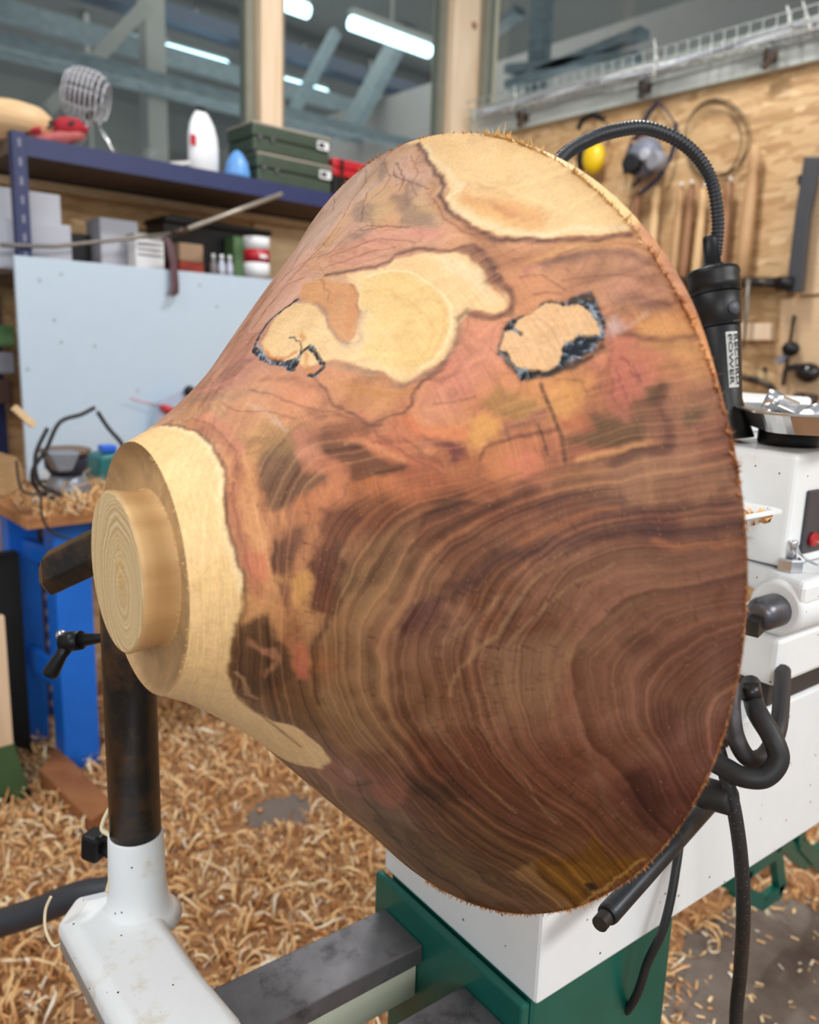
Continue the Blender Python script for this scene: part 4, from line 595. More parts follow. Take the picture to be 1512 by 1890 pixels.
RING_PTS = [(0.4651,0.0102),(0.4644,0.0324),(0.4636,0.0582),(0.4528,0.0924),(0.4678,-0.0145),(0.4587,-0.0337),(0.4004,-0.0106),(0.3529,-0.0052),(0.3379,-0.0229),(0.3742,0.0093),(0.408,0.0208),(0.4098,0.0442),(0.3194,0.0066),(0.3044,0.0306),(0.2917,0.0601),(0.2911,0.1004),(0.3011,0.1402),(0.3197,0.1732),(0.3573,0.2052),(0.2814,-0.0269),(0.2589,0.0002),(0.2304,0.0404),(0.2272,0.0869),(0.2358,0.1241),(0.2594,0.1686),(0.3011,0.2064),(0.2258,-0.0312),(0.2089,0.0121),(0.2043,0.0601),(0.2001,0.1081),(0.2202,0.161),(0.2459,0.1981),(0.2952,0.2519),(0.3336,0.0421),(0.3208,0.079),(0.3281,0.1153),(0.3429,0.1503),(0.376,0.1857),(0.3546,0.0713),(0.3557,0.106),(0.3642,0.1397),(0.3934,0.1731),(0.3868,0.0718),(0.3885,0.1093),(0.4103,0.1444),(0.4179,0.0826),(0.4394,0.0786),(0.4391,0.134),(0.3497,-0.0588),(0.4024,-0.0445),(0.4483,-0.0502),(0.4043,-0.0704),(0.3237,-0.0613),(0.3923,-0.1193),(0.4416,-0.1461),(0.3631,-0.1777),(0.4144,-0.1928),(0.2915,-0.1122),(0.2514,-0.1907),(0.1446,-0.1584),(0.1762,-0.0578),(0.1708,0.0365),(0.2044,-0.0709),(0.2408,-0.0706),(0.1127,-0.0983),(0.1242,0.0401),(0.1234,0.0991),(0.1657,0.2186),(0.2338,0.3324),(0.3297,0.3263),(0.1767,-0.4258),(0.3673,-0.2629)]
RING_W = [-1.23197,1.97173,-1.66482,-0.71488,0.81571,-0.87901,-2.56147,3.37563,-1.53362,-2.84985,0.40191,1.2355,-0.74932,0.67815,0.39803,0.92898,0.56016,-0.16198,0.67866,-1.34306,1.34685,-1.526,-0.87233,-0.73268,-2.0312,-0.54402,-0.24723,0.50171,1.35935,0.21233,1.40291,1.51382,-0.00104,0.31489,-1.08106,0.2755,0.62743,0.9494,0.09068,0.22413,-2.26082,-1.52589,-0.39437,0.43022,3.54811,-0.62219,1.15113,-2.32404,-0.90549,3.78113,1.11599,-3.10525,1.2319,1.60026,0.50108,-1.62335,-0.36745,1.56131,0.42757,-1.07881,-0.12954,-1.56474,-1.23795,-0.11327,1.10971,2.3039,-0.96944,-0.52699,-0.47174,0.70051,-0.27806,0.89862,7.46667,-1.24682,-0.55908]
TICKS = [(0.3116,0.0211),(0.3694,0.0353),(0.2853,0.0228),(0.3119,0.0259),(0.2859,0.0266),(0.3325,0.0477),(0.3357,0.032),(0.2861,0.058),(0.2765,0.0396),(0.3206,0.0111),(0.312,0.0138),(0.3379,0.023),(0.3671,-0.0),(0.3289,0.0113),(0.3496,-0.0051),(0.3191,0.0271),(0.2882,0.038),(0.3316,0.0392),(0.3532,0.0112),(0.3077,0.0206),(0.3464,0.0373),(0.3106,0.0148),(0.3082,0.015),(0.3222,0.0221),(0.3802,0.0192),(0.3202,0.0308),(0.304,0.018),(0.3276,0.0356),(0.2921,0.044),(0.319,0.0265),(0.3489,0.0346),(0.3549,0.0278),(0.3273,0.0289),(0.301,0.0418),(0.3096,0.0051),(0.3798,0.0244),(0.2951,0.0516),(0.3186,0.0398),(0.3071,0.0199),(0.2863,-0.0056),(0.303,0.0223),(0.3462,0.0609),(0.3002,0.0386),(0.3128,0.0215),(0.2913,0.001),(0.3093,0.0061),(0.3289,0.0141),(0.3595,0.0276),(0.3312,0.0412),(0.3414,0.0242),(0.326,0.0225),(0.3548,0.0366),(0.3366,0.0363),(0.3135,0.0314),(0.2896,0.0436),(0.3302,0.027),(0.3433,0.0247),(0.3203,0.0417),(0.332,0.0111),(0.341,0.0003),(0.355,0.057),(0.3125,0.1084),(0.3663,0.0628),(0.3288,0.0823),(0.3558,0.0578),(0.3166,0.0853),(0.3208,0.0754),(0.3317,0.038),(0.2987,0.0082),(0.3067,0.0882),(0.2855,0.0866),(0.3395,0.059),(0.3151,0.0616),(0.2949,0.0542),(0.3134,0.0726),(0.3356,0.0456),(0.3363,0.0449),(0.3107,0.0675),(0.3152,0.0575),(0.3228,0.0491),(0.2999,0.0559),(0.3387,0.0581),(0.3604,0.0646),(0.2418,0.051),(0.3552,0.0605),(0.3063,0.0425),(0.3459,0.0804),(0.3311,0.0687),(0.3488,0.0766),(0.2835,0.0764),(0.3199,0.0579),(0.3337,0.0606),(0.2362,0.0971),(0.3406,0.0578),(0.306,0.0646),(0.2832,0.0665),(0.3105,0.0529),(0.2941,0.0462),(0.3401,0.0872),(0.3277,0.0592),(0.2926,0.0752),(0.3558,0.0297),(0.3464,0.0191),(0.3065,0.0679),(0.2847,0.0294),(0.3186,0.078),(0.3012,0.0884),(0.2926,0.098),(0.3181,0.0648),(0.3299,0.0666),(0.3568,0.1057),(0.3288,0.0567),(0.288,0.0446),(0.3159,0.058),(0.3143,0.0601),(0.3003,0.088),(0.2586,0.1311),(0.3071,0.0999),(0.3177,0.0972),(0.2837,0.0816),(0.3064,0.1078),(0.3106,0.1189),(0.2886,0.1119),(0.3148,0.1051),(0.283,0.1109),(0.3044,0.1231),(0.3314,0.1058),(0.3174,0.0979),(0.3012,0.1108),(0.327,0.1169),(0.2753,0.1204),(0.2961,0.1043),(0.2821,0.0955),(0.3507,0.1089),(0.312,0.091),(0.2615,0.1096),(0.2824,0.1235),(0.2618,0.1212),(0.3241,0.0943),(0.3104,0.0942),(0.2952,0.1153),(0.3288,0.0974),(0.2897,0.127),(0.2591,0.1123),(0.2681,0.1002),(0.3025,0.12),(0.3455,0.1278),(0.3179,0.1055),(0.28,0.1127),(0.2242,0.149),(0.2735,0.0942),(0.2745,0.1256),(0.3169,0.1022),(0.2978,0.1082),(0.2627,0.1147),(0.2904,0.0861),(0.3149,0.0847),(0.2944,0.0931),(0.2688,0.0997),(0.3054,0.0895),(0.3649,0.1798),(0.3544,0.14),(0.3878,0.1253),(0.3833,0.1237),(0.3881,0.1398),(0.3459,0.1784),(0.3693,0.1331),(0.3492,0.1295),(0.3687,0.1438),(0.3983,0.1089),(0.3613,0.1706),(0.3752,0.1489),(0.4091,0.1443),(0.3825,0.1377),(0.413,0.1603),(0.3527,0.1543),(0.3409,0.17),(0.3874,0.1346),(0.3633,0.0993),(0.3895,0.1354),(0.3625,0.1576),(0.3555,0.1262),(0.3557,0.1089),(0.4276,0.1307),(0.3612,0.1623),(0.2906,0.1455),(0.3721,0.1168),(0.3834,0.094),(0.3698,0.1604),(0.3175,0.1071),(0.3658,0.1374),(0.3527,0.147),(0.3755,0.106),(0.367,0.1075),(0.3205,0.0836),(0.392,0.1311),(0.4141,0.1017),(0.3579,0.1441),(0.3628,0.1477),(0.3711,0.1211),(0.372,0.0192),(0.4386,0.0421),(0.4339,0.0262),(0.4084,0.0219),(0.4176,0.0335),(0.418,0.0542),(0.3969,0.0412),(0.3872,0.0454),(0.4041,0.0316),(0.4129,0.0528),(0.4113,0.0268),(0.3915,0.0354),(0.3975,0.0262),(0.4107,0.0408),(0.3992,0.0405),(0.4411,0.0162),(0.4331,0.0593),(0.4012,0.0399),(0.3882,0.0361),(0.406,0.0363),(0.195,-0.008),(0.1987,-0.0056),(0.1965,0.0044),(0.1923,0.0051),(0.2077,-0.0373),(0.204,-0.0063),(0.1937,-0.0192),(0.1952,-0.0072),(0.2057,-0.0169),(0.2109,-0.0076),(0.2042,0.0312),(0.1884,0.0298),(0.22,0.0013),(0.2064,0.0072),(0.3852,-0.0213),(0.3721,-0.0167),(0.4037,-0.0188),(0.4175,-0.0116),(0.4006,-0.0231),(0.4262,-0.0096),(0.3362,-0.0299),(0.3737,-0.015),(0.4126,-0.0197),(0.3904,-0.0153),(0.3561,-0.0182),(0.3782,-0.0191),(0.3846,-0.0267),(0.3628,-0.021),(0.3949,0.1778),(0.4062,0.1744),(0.3783,0.179),(0.3911,0.1807),(0.4074,0.1891),(0.406,0.1913),(0.3908,0.2017),(0.3899,0.1875),(0.3808,0.1866),(0.3891,0.1899),(0.4058,0.1802),(0.4035,0.1852),(0.3859,0.183),(0.3906,0.173),(0.4102,0.1711)]
def seg_dist(px, py, pts, closed):
    d = np.full(px.shape, 1e9); n = len(pts); inside = np.zeros(px.shape, bool)
    for i in range(n if closed else n-1):
        x0, y0 = pts[i]; x1, y1 = pts[(i+1) % n]; dx, dy = x1-x0, y1-y0; q = dx*dx+dy*dy+1e-12
        t = np.clip(((px-x0)*dx+(py-y0)*dy)/q, 0, 1); d = np.minimum(d, (px-x0-t*dx)**2+(py-y0-t*dy)**2)
        if closed and abs(dy) > 1e-12: inside ^= ((y0 > py) != (y1 > py)) & (px < x0+dx*(py-y0)/dy)
    d = np.sqrt(d); return np.where(inside, -d, d) if closed else d
def paint(x, y):
    wx = fbm(x*70, y*70, 21, 4)*.0042; wy = fbm(x*70+9, y*70+5, 33, 4)*.0042
    B = np.array([(a, b) for a, b, *_ in BASE]); Cc = np.array([lin(q[2:]) for q in BASE])
    X = x+wx*3; Y = y+wy*3; num = np.zeros((len(x), 3)); den = np.zeros(len(x))
    for (a, b), c in zip(B, Cc):
        w = 1/(((X-a)**2+(Y-b)**2)/.0004+.06)**1.7; num += w[:, None]*c; den += w
    col = num/den[:, None]
    # marbling: soft streaks and thin dark veins wandering through the warm heartwood
    lm = col@np.array([.3, .6, .1]); warm = np.clip((lm-.13)/.1, 0, 1); dk = 1-warm
    q1 = fbm(x*14+2, y*14, 61, 4); q2 = fbm(x*14+7, y*14+3, 67, 4); u = x*22+q1*2.2; v = y*22+q2*2.2
    mb = fbm(u, v, 71, 5); vein = np.clip(1-np.abs(fbm(u*.8+4, v*.8, 81, 4))*13, 0, 1)**1.5; vein2 = np.clip(1-np.abs(fbm(u*1.9+4, v*1.9+8, 91, 3))*9, 0, 1)**2
    col = col*(1+(.62*mb*warm+.7*mb*dk)[:, None]*np.array([.8, 1., 1.15]))
    pk = np.clip(fbm(u*.5+9, v*.5, 97, 3)*2.2-.2, 0, 1)*warm*.14; col = col*(1-pk[:, None])+pk[:, None]*np.array(lin((206, 132, 112)))
    ye = np.clip(fbm(u*.6+19, v*.6+5, 99, 3)*2.2-.3, 0, 1)*warm*.55; col = col*(1-ye[:, None])+ye[:, None]*np.array(lin((216, 160, 104)))
    f = (vein*.40+vein2*.25)*warm; col = col*(1-f[:, None])+f[:, None]*np.array(lin((134, 84, 66)))
    hx = fbm(x*330, y*330, 23, 3)*.0016; hy = fbm(x*330+3, y*330+8, 29, 3)*.0016
    for ty, c, soft, hw, a, wa, pts in FIGURE:
        P = np.array(pts); pad = soft*2+hw+.01
        sel = (x > P[:, 0].min()-pad) & (x < P[:, 0].max()+pad) & (y > P[:, 1].min()-pad) & (y < P[:, 1].max()+pad)
        if not sel.any(): continue
        hk = 1. if (c[0] < 60 or soft < .0016) else .3
        xs = x[sel]+wx[sel]*wa*(.35+soft/.006)+hx[sel]*hk; ys = y[sel]+wy[sel]*wa*(.35+soft/.006)+hy[sel]*hk
        d = seg_dist(xs, ys, pts, ty == 'p')-hw; f = np.clip(.5-d/(soft*1.3+1e-5), 0, 1); f = f*f*(3-2*f)*a
        if soft > .003: f = f*(1-.25*(1+fbm(xs*240, ys*240, 55, 3))*(1-f))
        cc = np.array(lin(c))[None]*np.ones((f.size, 1))
        if c[2] > c[0] and c[0] < 60:   # bark: charcoal with ashy blue white flecks
            w = np.clip(fbm(xs*420, ys*420, 57, 3)*2.6-.25, 0, 1)[:, None]; cc = cc*(1-w)*(.5+.5*vnoise(xs*900, ys*900, 5)[:, None])+w*np.array(lin((150, 166, 186)))*.8
        elif c[0] > 225: cc = cc*np.array([1.0, .975, 1.0])*(1+.07*fbm(xs*60+mb[sel]*2, ys*16, 58, 4)[:, None]*np.array([.5, 1, 1.9]))
        elif soft > .004: cc = cc*(1+.30*mb[sel][:, None])
        col[sel] = col[sel]*(1-f[:, None])+cc*f[:, None]
    lm = col@np.array([.3, .6, .1]); k = np.interp(lm, [.0, .03, .06, .12, .3, .5, .6], [.95, .95, 1.04, 1.0, 1.02, .98, .95]); col = col*k[:, None]*np.where(lm[:, None] > .42, np.array([1., .985, 1.0]), np.array([1., 1., 1.]))*np.where(lm[:, None] > .1, np.where(lm[:, None] > .42, 1., np.array([1., .99, .95])), np.array([1.03, .98, .90]))
    # short dark medullary ticks lying across the growth rings
    g = np.random.default_rng(3)
    for k in range(len(TICKS)):
        a, b = TICKS[k]; e = .004; gx_ = float(ring_of(np.array([a+e]), np.array([b]))[0]-ring_of(np.array([a-e]), np.array([b]))[0]); gy_ = float(ring_of(np.array([a]), np.array([b+e]))[0]-ring_of(np.array([a]), np.array([b-e]))[0])
        n = math.hypot(gx_, gy_); ln = g.uniform(.0007, .0032); gx_, gy_ = gx_/n*ln, gy_/n*ln; sel = (abs(x-a) < .012) & (abs(y-b) < .012)
        if sel.any(): d = seg_dist(x[sel], y[sel], [(a-gx_, b-gy_), (a+gx_, b+gy_)], False)-g.uniform(.0000, .0004); f = np.clip(.5-d/.0014, 0, 1)*g.uniform(.3, .8); col[sel] = col[sel]*(1-f[:, None])+np.array(lin((44, 26, 22)))*f[:, None]
    return np.clip(col, 0, 1)
def ring_of(x, y):
    X = x*10; Y = y*10; n = len(RING_PTS); v = RING_W[n]+RING_W[n+1]*X+RING_W[n+2]*Y
    for (a, b), w in zip(RING_PTS, RING_W): q = (X-a*10)**2+(Y-b*10)**2+1e-9; v = v+w*q*np.log(q)*.5
    return v
th = np.concatenate([np.linspace(-42, 196, 1080), np.linspace(196, 318, 90)[1:-1]]); NTH = len(th)
w_th = .0005+.0150*np.exp(-((th-40)/20.)**4)+.003*np.exp(-((th-118)/18.)**2)
NS = 420; sv = np.linspace(KS[0], KS[-1], NS)
S2 = np.concatenate([np.repeat(sv[:, None], NTH, 1), KS[-1]+w_th[None]*np.array([.02, .3, .6, .85, 1.])[:, None]]); TH = np.repeat(th[None], len(S2), 0)
R2 = np.where(S2 > KS[-1], KR[-1]+.0004, r_of(S2)); R2[-1] -= .0015
ell = np.interp(S2, _s, _e); phi = np.radians(TH-80)*KC; phi = np.where(TH > 280, np.radians(TH-360-80)*KC, phi)
CX = (ell*np.cos(phi)).ravel(); CY = (ell*np.sin(phi)).ravel()
colr = paint(CX, CY); rg = ring_of(CX, CY)
# shallow hollows at the bark inclusions, a hair of unevenness elsewhere
lum = colr@np.array([.3, .6, .1]); hol = np.clip((.045-lum)/.02, 0, 1)*((colr[:, 2] > colr[:, 0]*.9))
R2 = R2-(hol.reshape(R2.shape))*.0022
V = surf(S2, TH, R2).reshape(-1, 3); nr = len(S2)
i0 = (np.arange(nr-1)[:, None]*NTH+np.arange(NTH)[None]); i1 = (np.arange(nr-1)[:, None]*NTH+(np.arange(NTH)[None]+1) % NTH)
F = np.stack([i0, i0+NTH, i1+NTH, i1], -1).reshape(-1, 4)
def blank_material():
    m = bpy.data.materials.new('figured_walnut'); m.use_nodes = True; nt = NT(m); b = nt.n['Principled BSDF']
    at_ = lambda n: nt.new('ShaderNodeAttribute', attribute_name=n)
    fig = at_('figure'); rr = at_('ring'); uv = at_('turn')
    tc = nt.new('ShaderNodeTexCoord'); def_ = None
    wob = nt.new('ShaderNodeTexNoise', i_Scale=22., i_Detail=3.); nt.lk(tc.outputs['Object'], wob.inputs['Vector'])
    a1 = nt.new('ShaderNodeMath', operation='MULTIPLY_ADD'); nt.lk(wob.outputs['Fac'], a1.inputs[0]); a1.inputs[1].default_value = .5; nt.lk(rr.outputs['Fac'], a1.inputs[2])
    n1 = nt.new('ShaderNodeTexNoise', noise_dimensions='1D', i_Scale=4.2, i_Detail=5.5, i_Roughness=.72); nt.lk(a1.outputs[0], n1.inputs['W'])
    ringc = ramp(nt, n1.outputs['Fac'], [(.30, (.34, .28, .25)), (.42, (.74, .69, .66)), (.5, (1.0, 1.0, 1.0)), (.58, (1.3, 1.32, 1.3)), (.68, (1.95, 1.95, 1.85))])
    # how strongly the rings read: heartwood strongly, sapwood faintly
    sep = nt.new('ShaderNodeSeparateColor'); nt.lk(fig.outputs['Color'], sep.inputs[0])
    st_ = ramp(nt, sep.outputs[0], [(.05, (.85,)*3), (.2, (.75,)*3), (.36, (.25,)*3), (.6, (.07,)*3)])
    mx = nt.new('ShaderNodeMix', data_type='RGBA', blend_type='MULTIPLY'); nt.lk(st_, mx.inputs[0]); nt.lk(fig.outputs['Color'], mx.inputs[6]); nt.lk(ringc, mx.inputs[7])
    # tool marks: very fine lines running round the blank
    mp = nt.new('ShaderNodeMapping'); mp.inputs['Scale'].default_value = (1500, 5, 1); nt.lk(uv.outputs['Vector'], mp.inputs[0])
    n2 = nt.new('ShaderNodeTexNoise', i_Scale=1., i_Detail=2.); nt.lk(mp.outputs[0], n2.inputs['Vector'])
    tl_ = ramp(nt, n2.outputs['Fac'], [(.3, (.88,)*3), (.7, (1.12,)*3)])
    mz = nt.new('ShaderNodeTexNoise', i_Scale=5., i_Detail=2.); nt.lk(tc.outputs['Object'], mz.inputs['Vector']); mzr = ramp(nt, mz.outputs['Fac'], [(.42, (.25,)*3), (.6, (1,)*3)])
    m2 = nt.new('ShaderNodeMix', data_type='RGBA', blend_type='MULTIPLY'); nt.lk(mzr, m2.inputs[0]); nt.lk(mx.outputs[2], m2.inputs[6]); nt.lk(tl_, m2.inputs[7])
    # pores and mottling
    n3 = nt.new('ShaderNodeTexNoise', i_Scale=420., i_Detail=4., i_Roughness=.7); nt.lk(tc.outputs['Object'], n3.inputs['Vector'])
    po = ramp(nt, n3.outputs['Fac'], [(.3, (.72, .70, .68)), (.48, (1, 1, 1)), (.66, (1.14, 1.13, 1.12))])
    m3 = nt.new('ShaderNodeMix', data_type='RGBA', blend_type='MULTIPLY', i_0=.5); nt.lk(m2.outputs[2], m3.inputs[6]); nt.lk(po, m3.inputs[7])
    mp4 = nt.new('ShaderNodeMapping'); mp4.inputs['Scale'].default_value = (40, 9, 1); nt.lk(uv.outputs['Vector'], mp4.inputs[0])
    n4 = nt.new('ShaderNodeTexNoise', i_Scale=1., i_Detail=5., i_Distortion=.6); nt.lk(mp4.outputs[0], n4.inputs['Vector'])
    g4 = ramp(nt, n4.outputs['Fac'], [(.3, (.86, .82, .80)), (.5, (1, 1, 1)), (.7, (1.1, 1.12, 1.12))])
    m4 = nt.new('ShaderNodeMix', data_type='RGBA', blend_type='MULTIPLY', i_0=.45); nt.lk(m3.outputs[2], m4.inputs[6]); nt.lk(g4, m4.inputs[7])
    # glitter of cut fibre: a few light flecks
    v5 = nt.new('ShaderNodeTexVoronoi', i_Scale=260.); nt.lk(tc.outputs['Object'], v5.inputs['Vector']); f5 = ramp(nt, v5.outputs['Distance'], [(.05, (.8,)*3), (.09, (0,)*3)])
    m5 = nt.new('ShaderNodeMix', data_type='RGBA'); nt.lk(f5, m5.inputs[0]); nt.lk(m4.outputs[2], m5.inputs[6]); m5.inputs[7].default_value = (*lin((226, 176, 120)), 1)
    nt.lk(m5.outputs[2], b.inputs['Base Color'])
    b.inputs['Roughness'].default_value = .46; b.inputs['Specular IOR Level'].default_value = .28
    bp = nt.new('ShaderNodeBump', i_Strength=.25, i_Distance=.0006); nt.lk(n2.outputs['Fac'], bp.inputs['Height'])
    bp2 = nt.new('ShaderNodeBump', i_Strength=.3, i_Distance=.0008); nt.lk(n3.outputs['Fac'], bp2.inputs['Height']); nt.lk(bp.outputs[0], bp2.inputs['Normal']); nt.lk(bp2.outputs[0], b.inputs['Normal'])
    return m
MBL = blank_material()
blank = thing('bowl_blank', 'huge flared bowl blank of figured brown and cream wood mounted on the lathe', 'bowl', tuple(FOOT))
turn = np.stack([ell.ravel(), TH.ravel()/57.3, 0*CX], -1)
body = np_mesh('turned_flare', V-FOOT, F, MBL, [('figure', 'FLOAT_COLOR', np.concatenate([colr, np.ones((len(colr), 1))], 1)), ('ring', 'FLOAT', rg), ('turn', 'FLOAT_VECTOR', turn)], smooth=True)
body.parent = blank
# tenon and recess at the foot
def ring_wood(name, a, b_, c, cx=(0, 0, 0), sc=210., rough=.6, dust=False):
    m = bpy.data.materials.new(name); m.use_nodes = True; nt = NT(m); b = nt.n['Principled BSDF']
    tc = nt.new('ShaderNodeTexCoord'); mp = nt.new('ShaderNodeMapping'); mp.inputs['Location'].default_value = cx; mp.inputs['Scale'].default_value = (.15, 1.25, 1); nt.lk(tc.outputs['Object'], mp.inputs[0])
    nz = nt.new('ShaderNodeTexNoise', i_Scale=26., i_Detail=3.); nt.lk(tc.outputs['Object'], nz.inputs['Vector'])
    vm = nt.new('ShaderNodeVectorMath', operation='MULTIPLY_ADD'); nt.lk(nz.outputs['Color'], vm.inputs[0]); vm.inputs[1].default_value = (.012, .012, .012); nt.lk(mp.outputs[0], vm.inputs[2])
    ln = nt.new('ShaderNodeVectorMath', operation='LENGTH'); nt.lk(vm.outputs[0], ln.inputs[0])
    n1 = nt.new('ShaderNodeTexNoise', noise_dimensions='1D', i_Scale=sc, i_Detail=2.5); nt.lk(ln.outputs['Value'], n1.inputs['W'])
    out = ramp(nt, n1.outputs['Fac'], [(.33, lin(a)), (.5, lin(b_)), (.66, lin(c))])
    n2 = nt.new('ShaderNodeTexNoise', i_Scale=700., i_Detail=3.); nt.lk(tc.outputs['Object'], n2.inputs['Vector']); po = ramp(nt, n2.outputs['Fac'], [(.3, (.82,)*3), (.6, (1.06,)*3)])
    m3 = nt.new('ShaderNodeMix', data_type='RGBA', blend_type='MULTIPLY', i_0=.8); nt.lk(out, m3.inputs[6]); nt.lk(po, m3.inputs[7]); nt.lk(m3.outputs[2], b.inputs['Base Color']); b.inputs['Roughness'].default_value = rough; return m
def revolve(name, prof, m, parent, n=160, smooth=True):
    P = np.array(prof); tt = np.linspace(0, 360, n, endpoint=False); S_ = np.repeat(P[:, :1], n, 1); T_ = np.repeat(tt[None], len(P), 0); V_ = surf(S_, T_, np.repeat(P[:, 1:], n, 1)).reshape(-1, 3)-FOOT
    a = (np.arange(len(P)-1)[:, None]*n+np.arange(n)[None]); c = (np.arange(len(P)-1)[:, None]*n+(np.arange(n)[None]+1) % n)
    o = np_mesh(name, V_, np.stack([a, c, c+n, a+n], -1).reshape(-1, 4), m, smooth=smooth); o.parent = parent; return o
M_ten = ring_wood('tenon_end_grain', (204, 170, 118), (222, 192, 144), (236, 210, 164), (0, .012, .004), 290.)
M_rec = mat('recess_wood', (196, 158, 112), .6, var=.18, scale=60, stretch=(1, 1, .3), dirt=(166, 134, 98), dirt_amt=.5, dirt_scale=40)
M_side = wood('tenon_side_grain', (196, 150, 96), (226, 184, 128), .55, (.6, 9, 9))
revolve('tenon_face', [(0, .00001), (0, .02), (0, .045), (0, .0566), (.0004, .0573)], M_ten, blank, smooth=False)
tn = revolve('tenon_side', [(.0004, .0573), (.0016, .0584), (.004, .0582), (.010, .0572), (.018, .0566), (.0245, .0560), (.0262, .0578)], M_side, blank)
tn['label'] = 'straight grained side of the chucking tenon'
revolve('foot_recess', [(.0262, .0578), (.0272, .064), (.0280, .070), (.0272, .077), (.0248, .083), (.0212, .0885), (.0187, .0908), (.0183, .0913)], M_rec, blank)
revolve('rim_back', [(.2572, .3266), (.262, .318), (.266, .26), (.268, .0001)], M_side, blank)
# torn fibres on the rim arris and dust crumbs on the foot
def fibres(name, m, rows, parent):
    V_ = []; F_ = []
    for (P, D, N, ln, w) in rows:
        i = len(V_); side = np.cross(D, N); side = side/np.linalg.norm(side)*w; tip = P+D*ln+N*ln*.35; mid = P+D*ln*.55+N*ln*.05
        V_ += [P-side, P+side, mid+side*.8, mid-side*.8, tip]; F_ += [(i, i+1, i+2, i+3), (i+3, i+2, i+4, i+4)]
    F_ = [f if f[2] != f[3] else f for f in F_]
    me = bpy.data.meshes.new(name); me.from_pydata([tuple(v-FOOT) for v in V_], [], [tuple(dict.fromkeys(f)) for f in F_]); me.materials.append(m); o = bpy.data.objects.new(name, me); COL.objects.link(o); o.parent = parent; o['kind'] = 'stuff'; return o
g = np.random.default_rng(11); rows = []; rowp = []
for k in range(2600):
    t_ = g.uniform(-20, 172); dens = .55+.45*math.sin(t_*.6)*math.sin(t_*.23+1)
    if g.uniform() > dens+.1: continue
    a = math.radians(t_); N = math.cos(a)*ZX-math.sin(a)*BX; T_ = -math.sin(a)*ZX-math.cos(a)*BX
    big = 12 < t_ < 75; P = FOOT+AX*(.2562+g.normal()*.0004)+N*.3268
    D = T_*g.uniform(-1, 1)*.7-AX*g.uniform(.1, 1)+N*g.uniform(0, .6); D /= np.linalg.norm(D)
    if t_ < 14 and g.uniform() < .8: continue
    (rows if not (14 < t_ < 46) else rowp).append((P, D, N, g.gamma(2, .0014 if big else .0007)+.001, g.uniform(.0004, .0013 if big else .0006)))
fibres('torn_fibres', mat('torn_fibre', (208, 146, 84), .6, var=.25, scale=300), rows, blank)
fibres('torn_fibres', mat('pale_fibre', (240, 206, 146), .6, var=.15, scale=300), rowp, blank)
rows = []
for k in range(900):
    t_ = g.uniform(20, 130); a = math.radians(t_); N = math.cos(a)*ZX-math.sin(a)*BX; T_ = -math.sin(a)*ZX-math.cos(a)*BX
    q = g.choice(3); r0, s0 = ((.0905, .0188), (.0575, .0262), (g.uniform(.008, .03), .0))[q]
    P = FOOT+AX*(s0-.0003)+N*r0+g.normal(size=3)*.0006; D = T_*g.uniform(-1, 1)-AX*.5+N*g.uniform(-1, 1); D /= np.linalg.norm(D); rows.append((P, D, -AX, g.uniform(.0004, .0013), g.uniform(.0002, .0004)))
fibres('sawdust_crumbs', mat('sawdust', (236, 196, 124), .7, var=.2, scale=300), rows, blank)
# ---------------------------------------------------------------- the lathe
lathe = thing('wood_lathe', 'white and green bowl lathe carrying the big turned blank, with dark bed ways', 'lathe', L(.33, 0, 0))
ba = MB(); ba.lbox(.329, 2.6, -.129, .118, .605, .811); beam = ba.build('lathe_bed', M_white2, lathe, bevel=.004)
# green stand below the bed with its end flange
MB().lbox(.334, .56, -.118, .112, .05, .604).build('stand_column', M_green, lathe, bevel=.006)
MB().lbox(.318, .3288, -.122, .120, .45, .604).build('end_flange', M_green, lathe, bevel=.003)
MB().lbox(.30, .60, -.26, .24, .004, .05).build('stand_foot', M_green, lathe, bevel=.006)
MB().lbox(2.35, 2.5, -.11, .11, .05, .604).build('stand_column', M_green, lathe, bevel=.006)
MB().lbox(2.25, 2.58, -.26, .24, .004, .05).build('stand_foot', M_green, lathe, bevel=.006)
# outboard ways (dark machined steel) with the pale web between them
for t0, t1 in ((.026, .098), (-.112, -.041)):
    w = MB(); w.lbox(-.30, .3175, t0, t1, .548, .570); w.build('bed_way', M_steel, lathe, bevel=.0015)
    MB().lbox(-.30, .3165, t0+.010, t1-.012, .50, .5475).build('way_rib', mat('way_web_paint', (198, 204, 186), .5, var=.06, dirt=(150, 140, 110), dirt_amt=.3), lathe)
MB().lbox(-.28, .3165, -.04, .035, .462, .474).build('way_web', MATS['way_web_paint'], lathe)
MB().lbox(-.29, -.02, -.018, -.006, .475, .545).build('web_rib', MATS['way_web_paint'], lathe)
bt = MB(); bt.tube([L(.262, -.012, .4745), L(.262, -.012, .482)], .020, 20); bt.tube([L(.262, -.012, .482), L(.262, -.012, .499)], .012, 6, smooth=False); bt.build('clamp_bolt', M_plastic, lathe)
# headstock with spindle behind the blank
MB().lbox(.70, 1.06, -.118, .17, .972, 1.102).build('headstock_cover', M_white, lathe, bevel=.007, seg=3)
MB().lbox(.715, 1.04, .045, .19, 1.103, 1.150).build('belt_cover', M_white, lathe, bevel=.006, seg=3)
hs = MB(); hs.lathe(L(.345, 0, 1.0396), AX, [(0, .045), (.02, .052), (.10, .055), (.18, .06)], 32); hs.build('spindle_housing', M_white, lathe)
MB().lbox(.50, .6985, -.035, .12, .8115, 1.085).build('headstock_foot', M_white, lathe, bevel=.01)
sp = MB(); sp.lathe(L(.268, 0, 1.0396), AX, [(0, .075), (.012, .075), (.0125, .038), (.05, .038), (.051, .028), (.08, .028)], 36); sp.build('faceplate', M_steel, lathe)
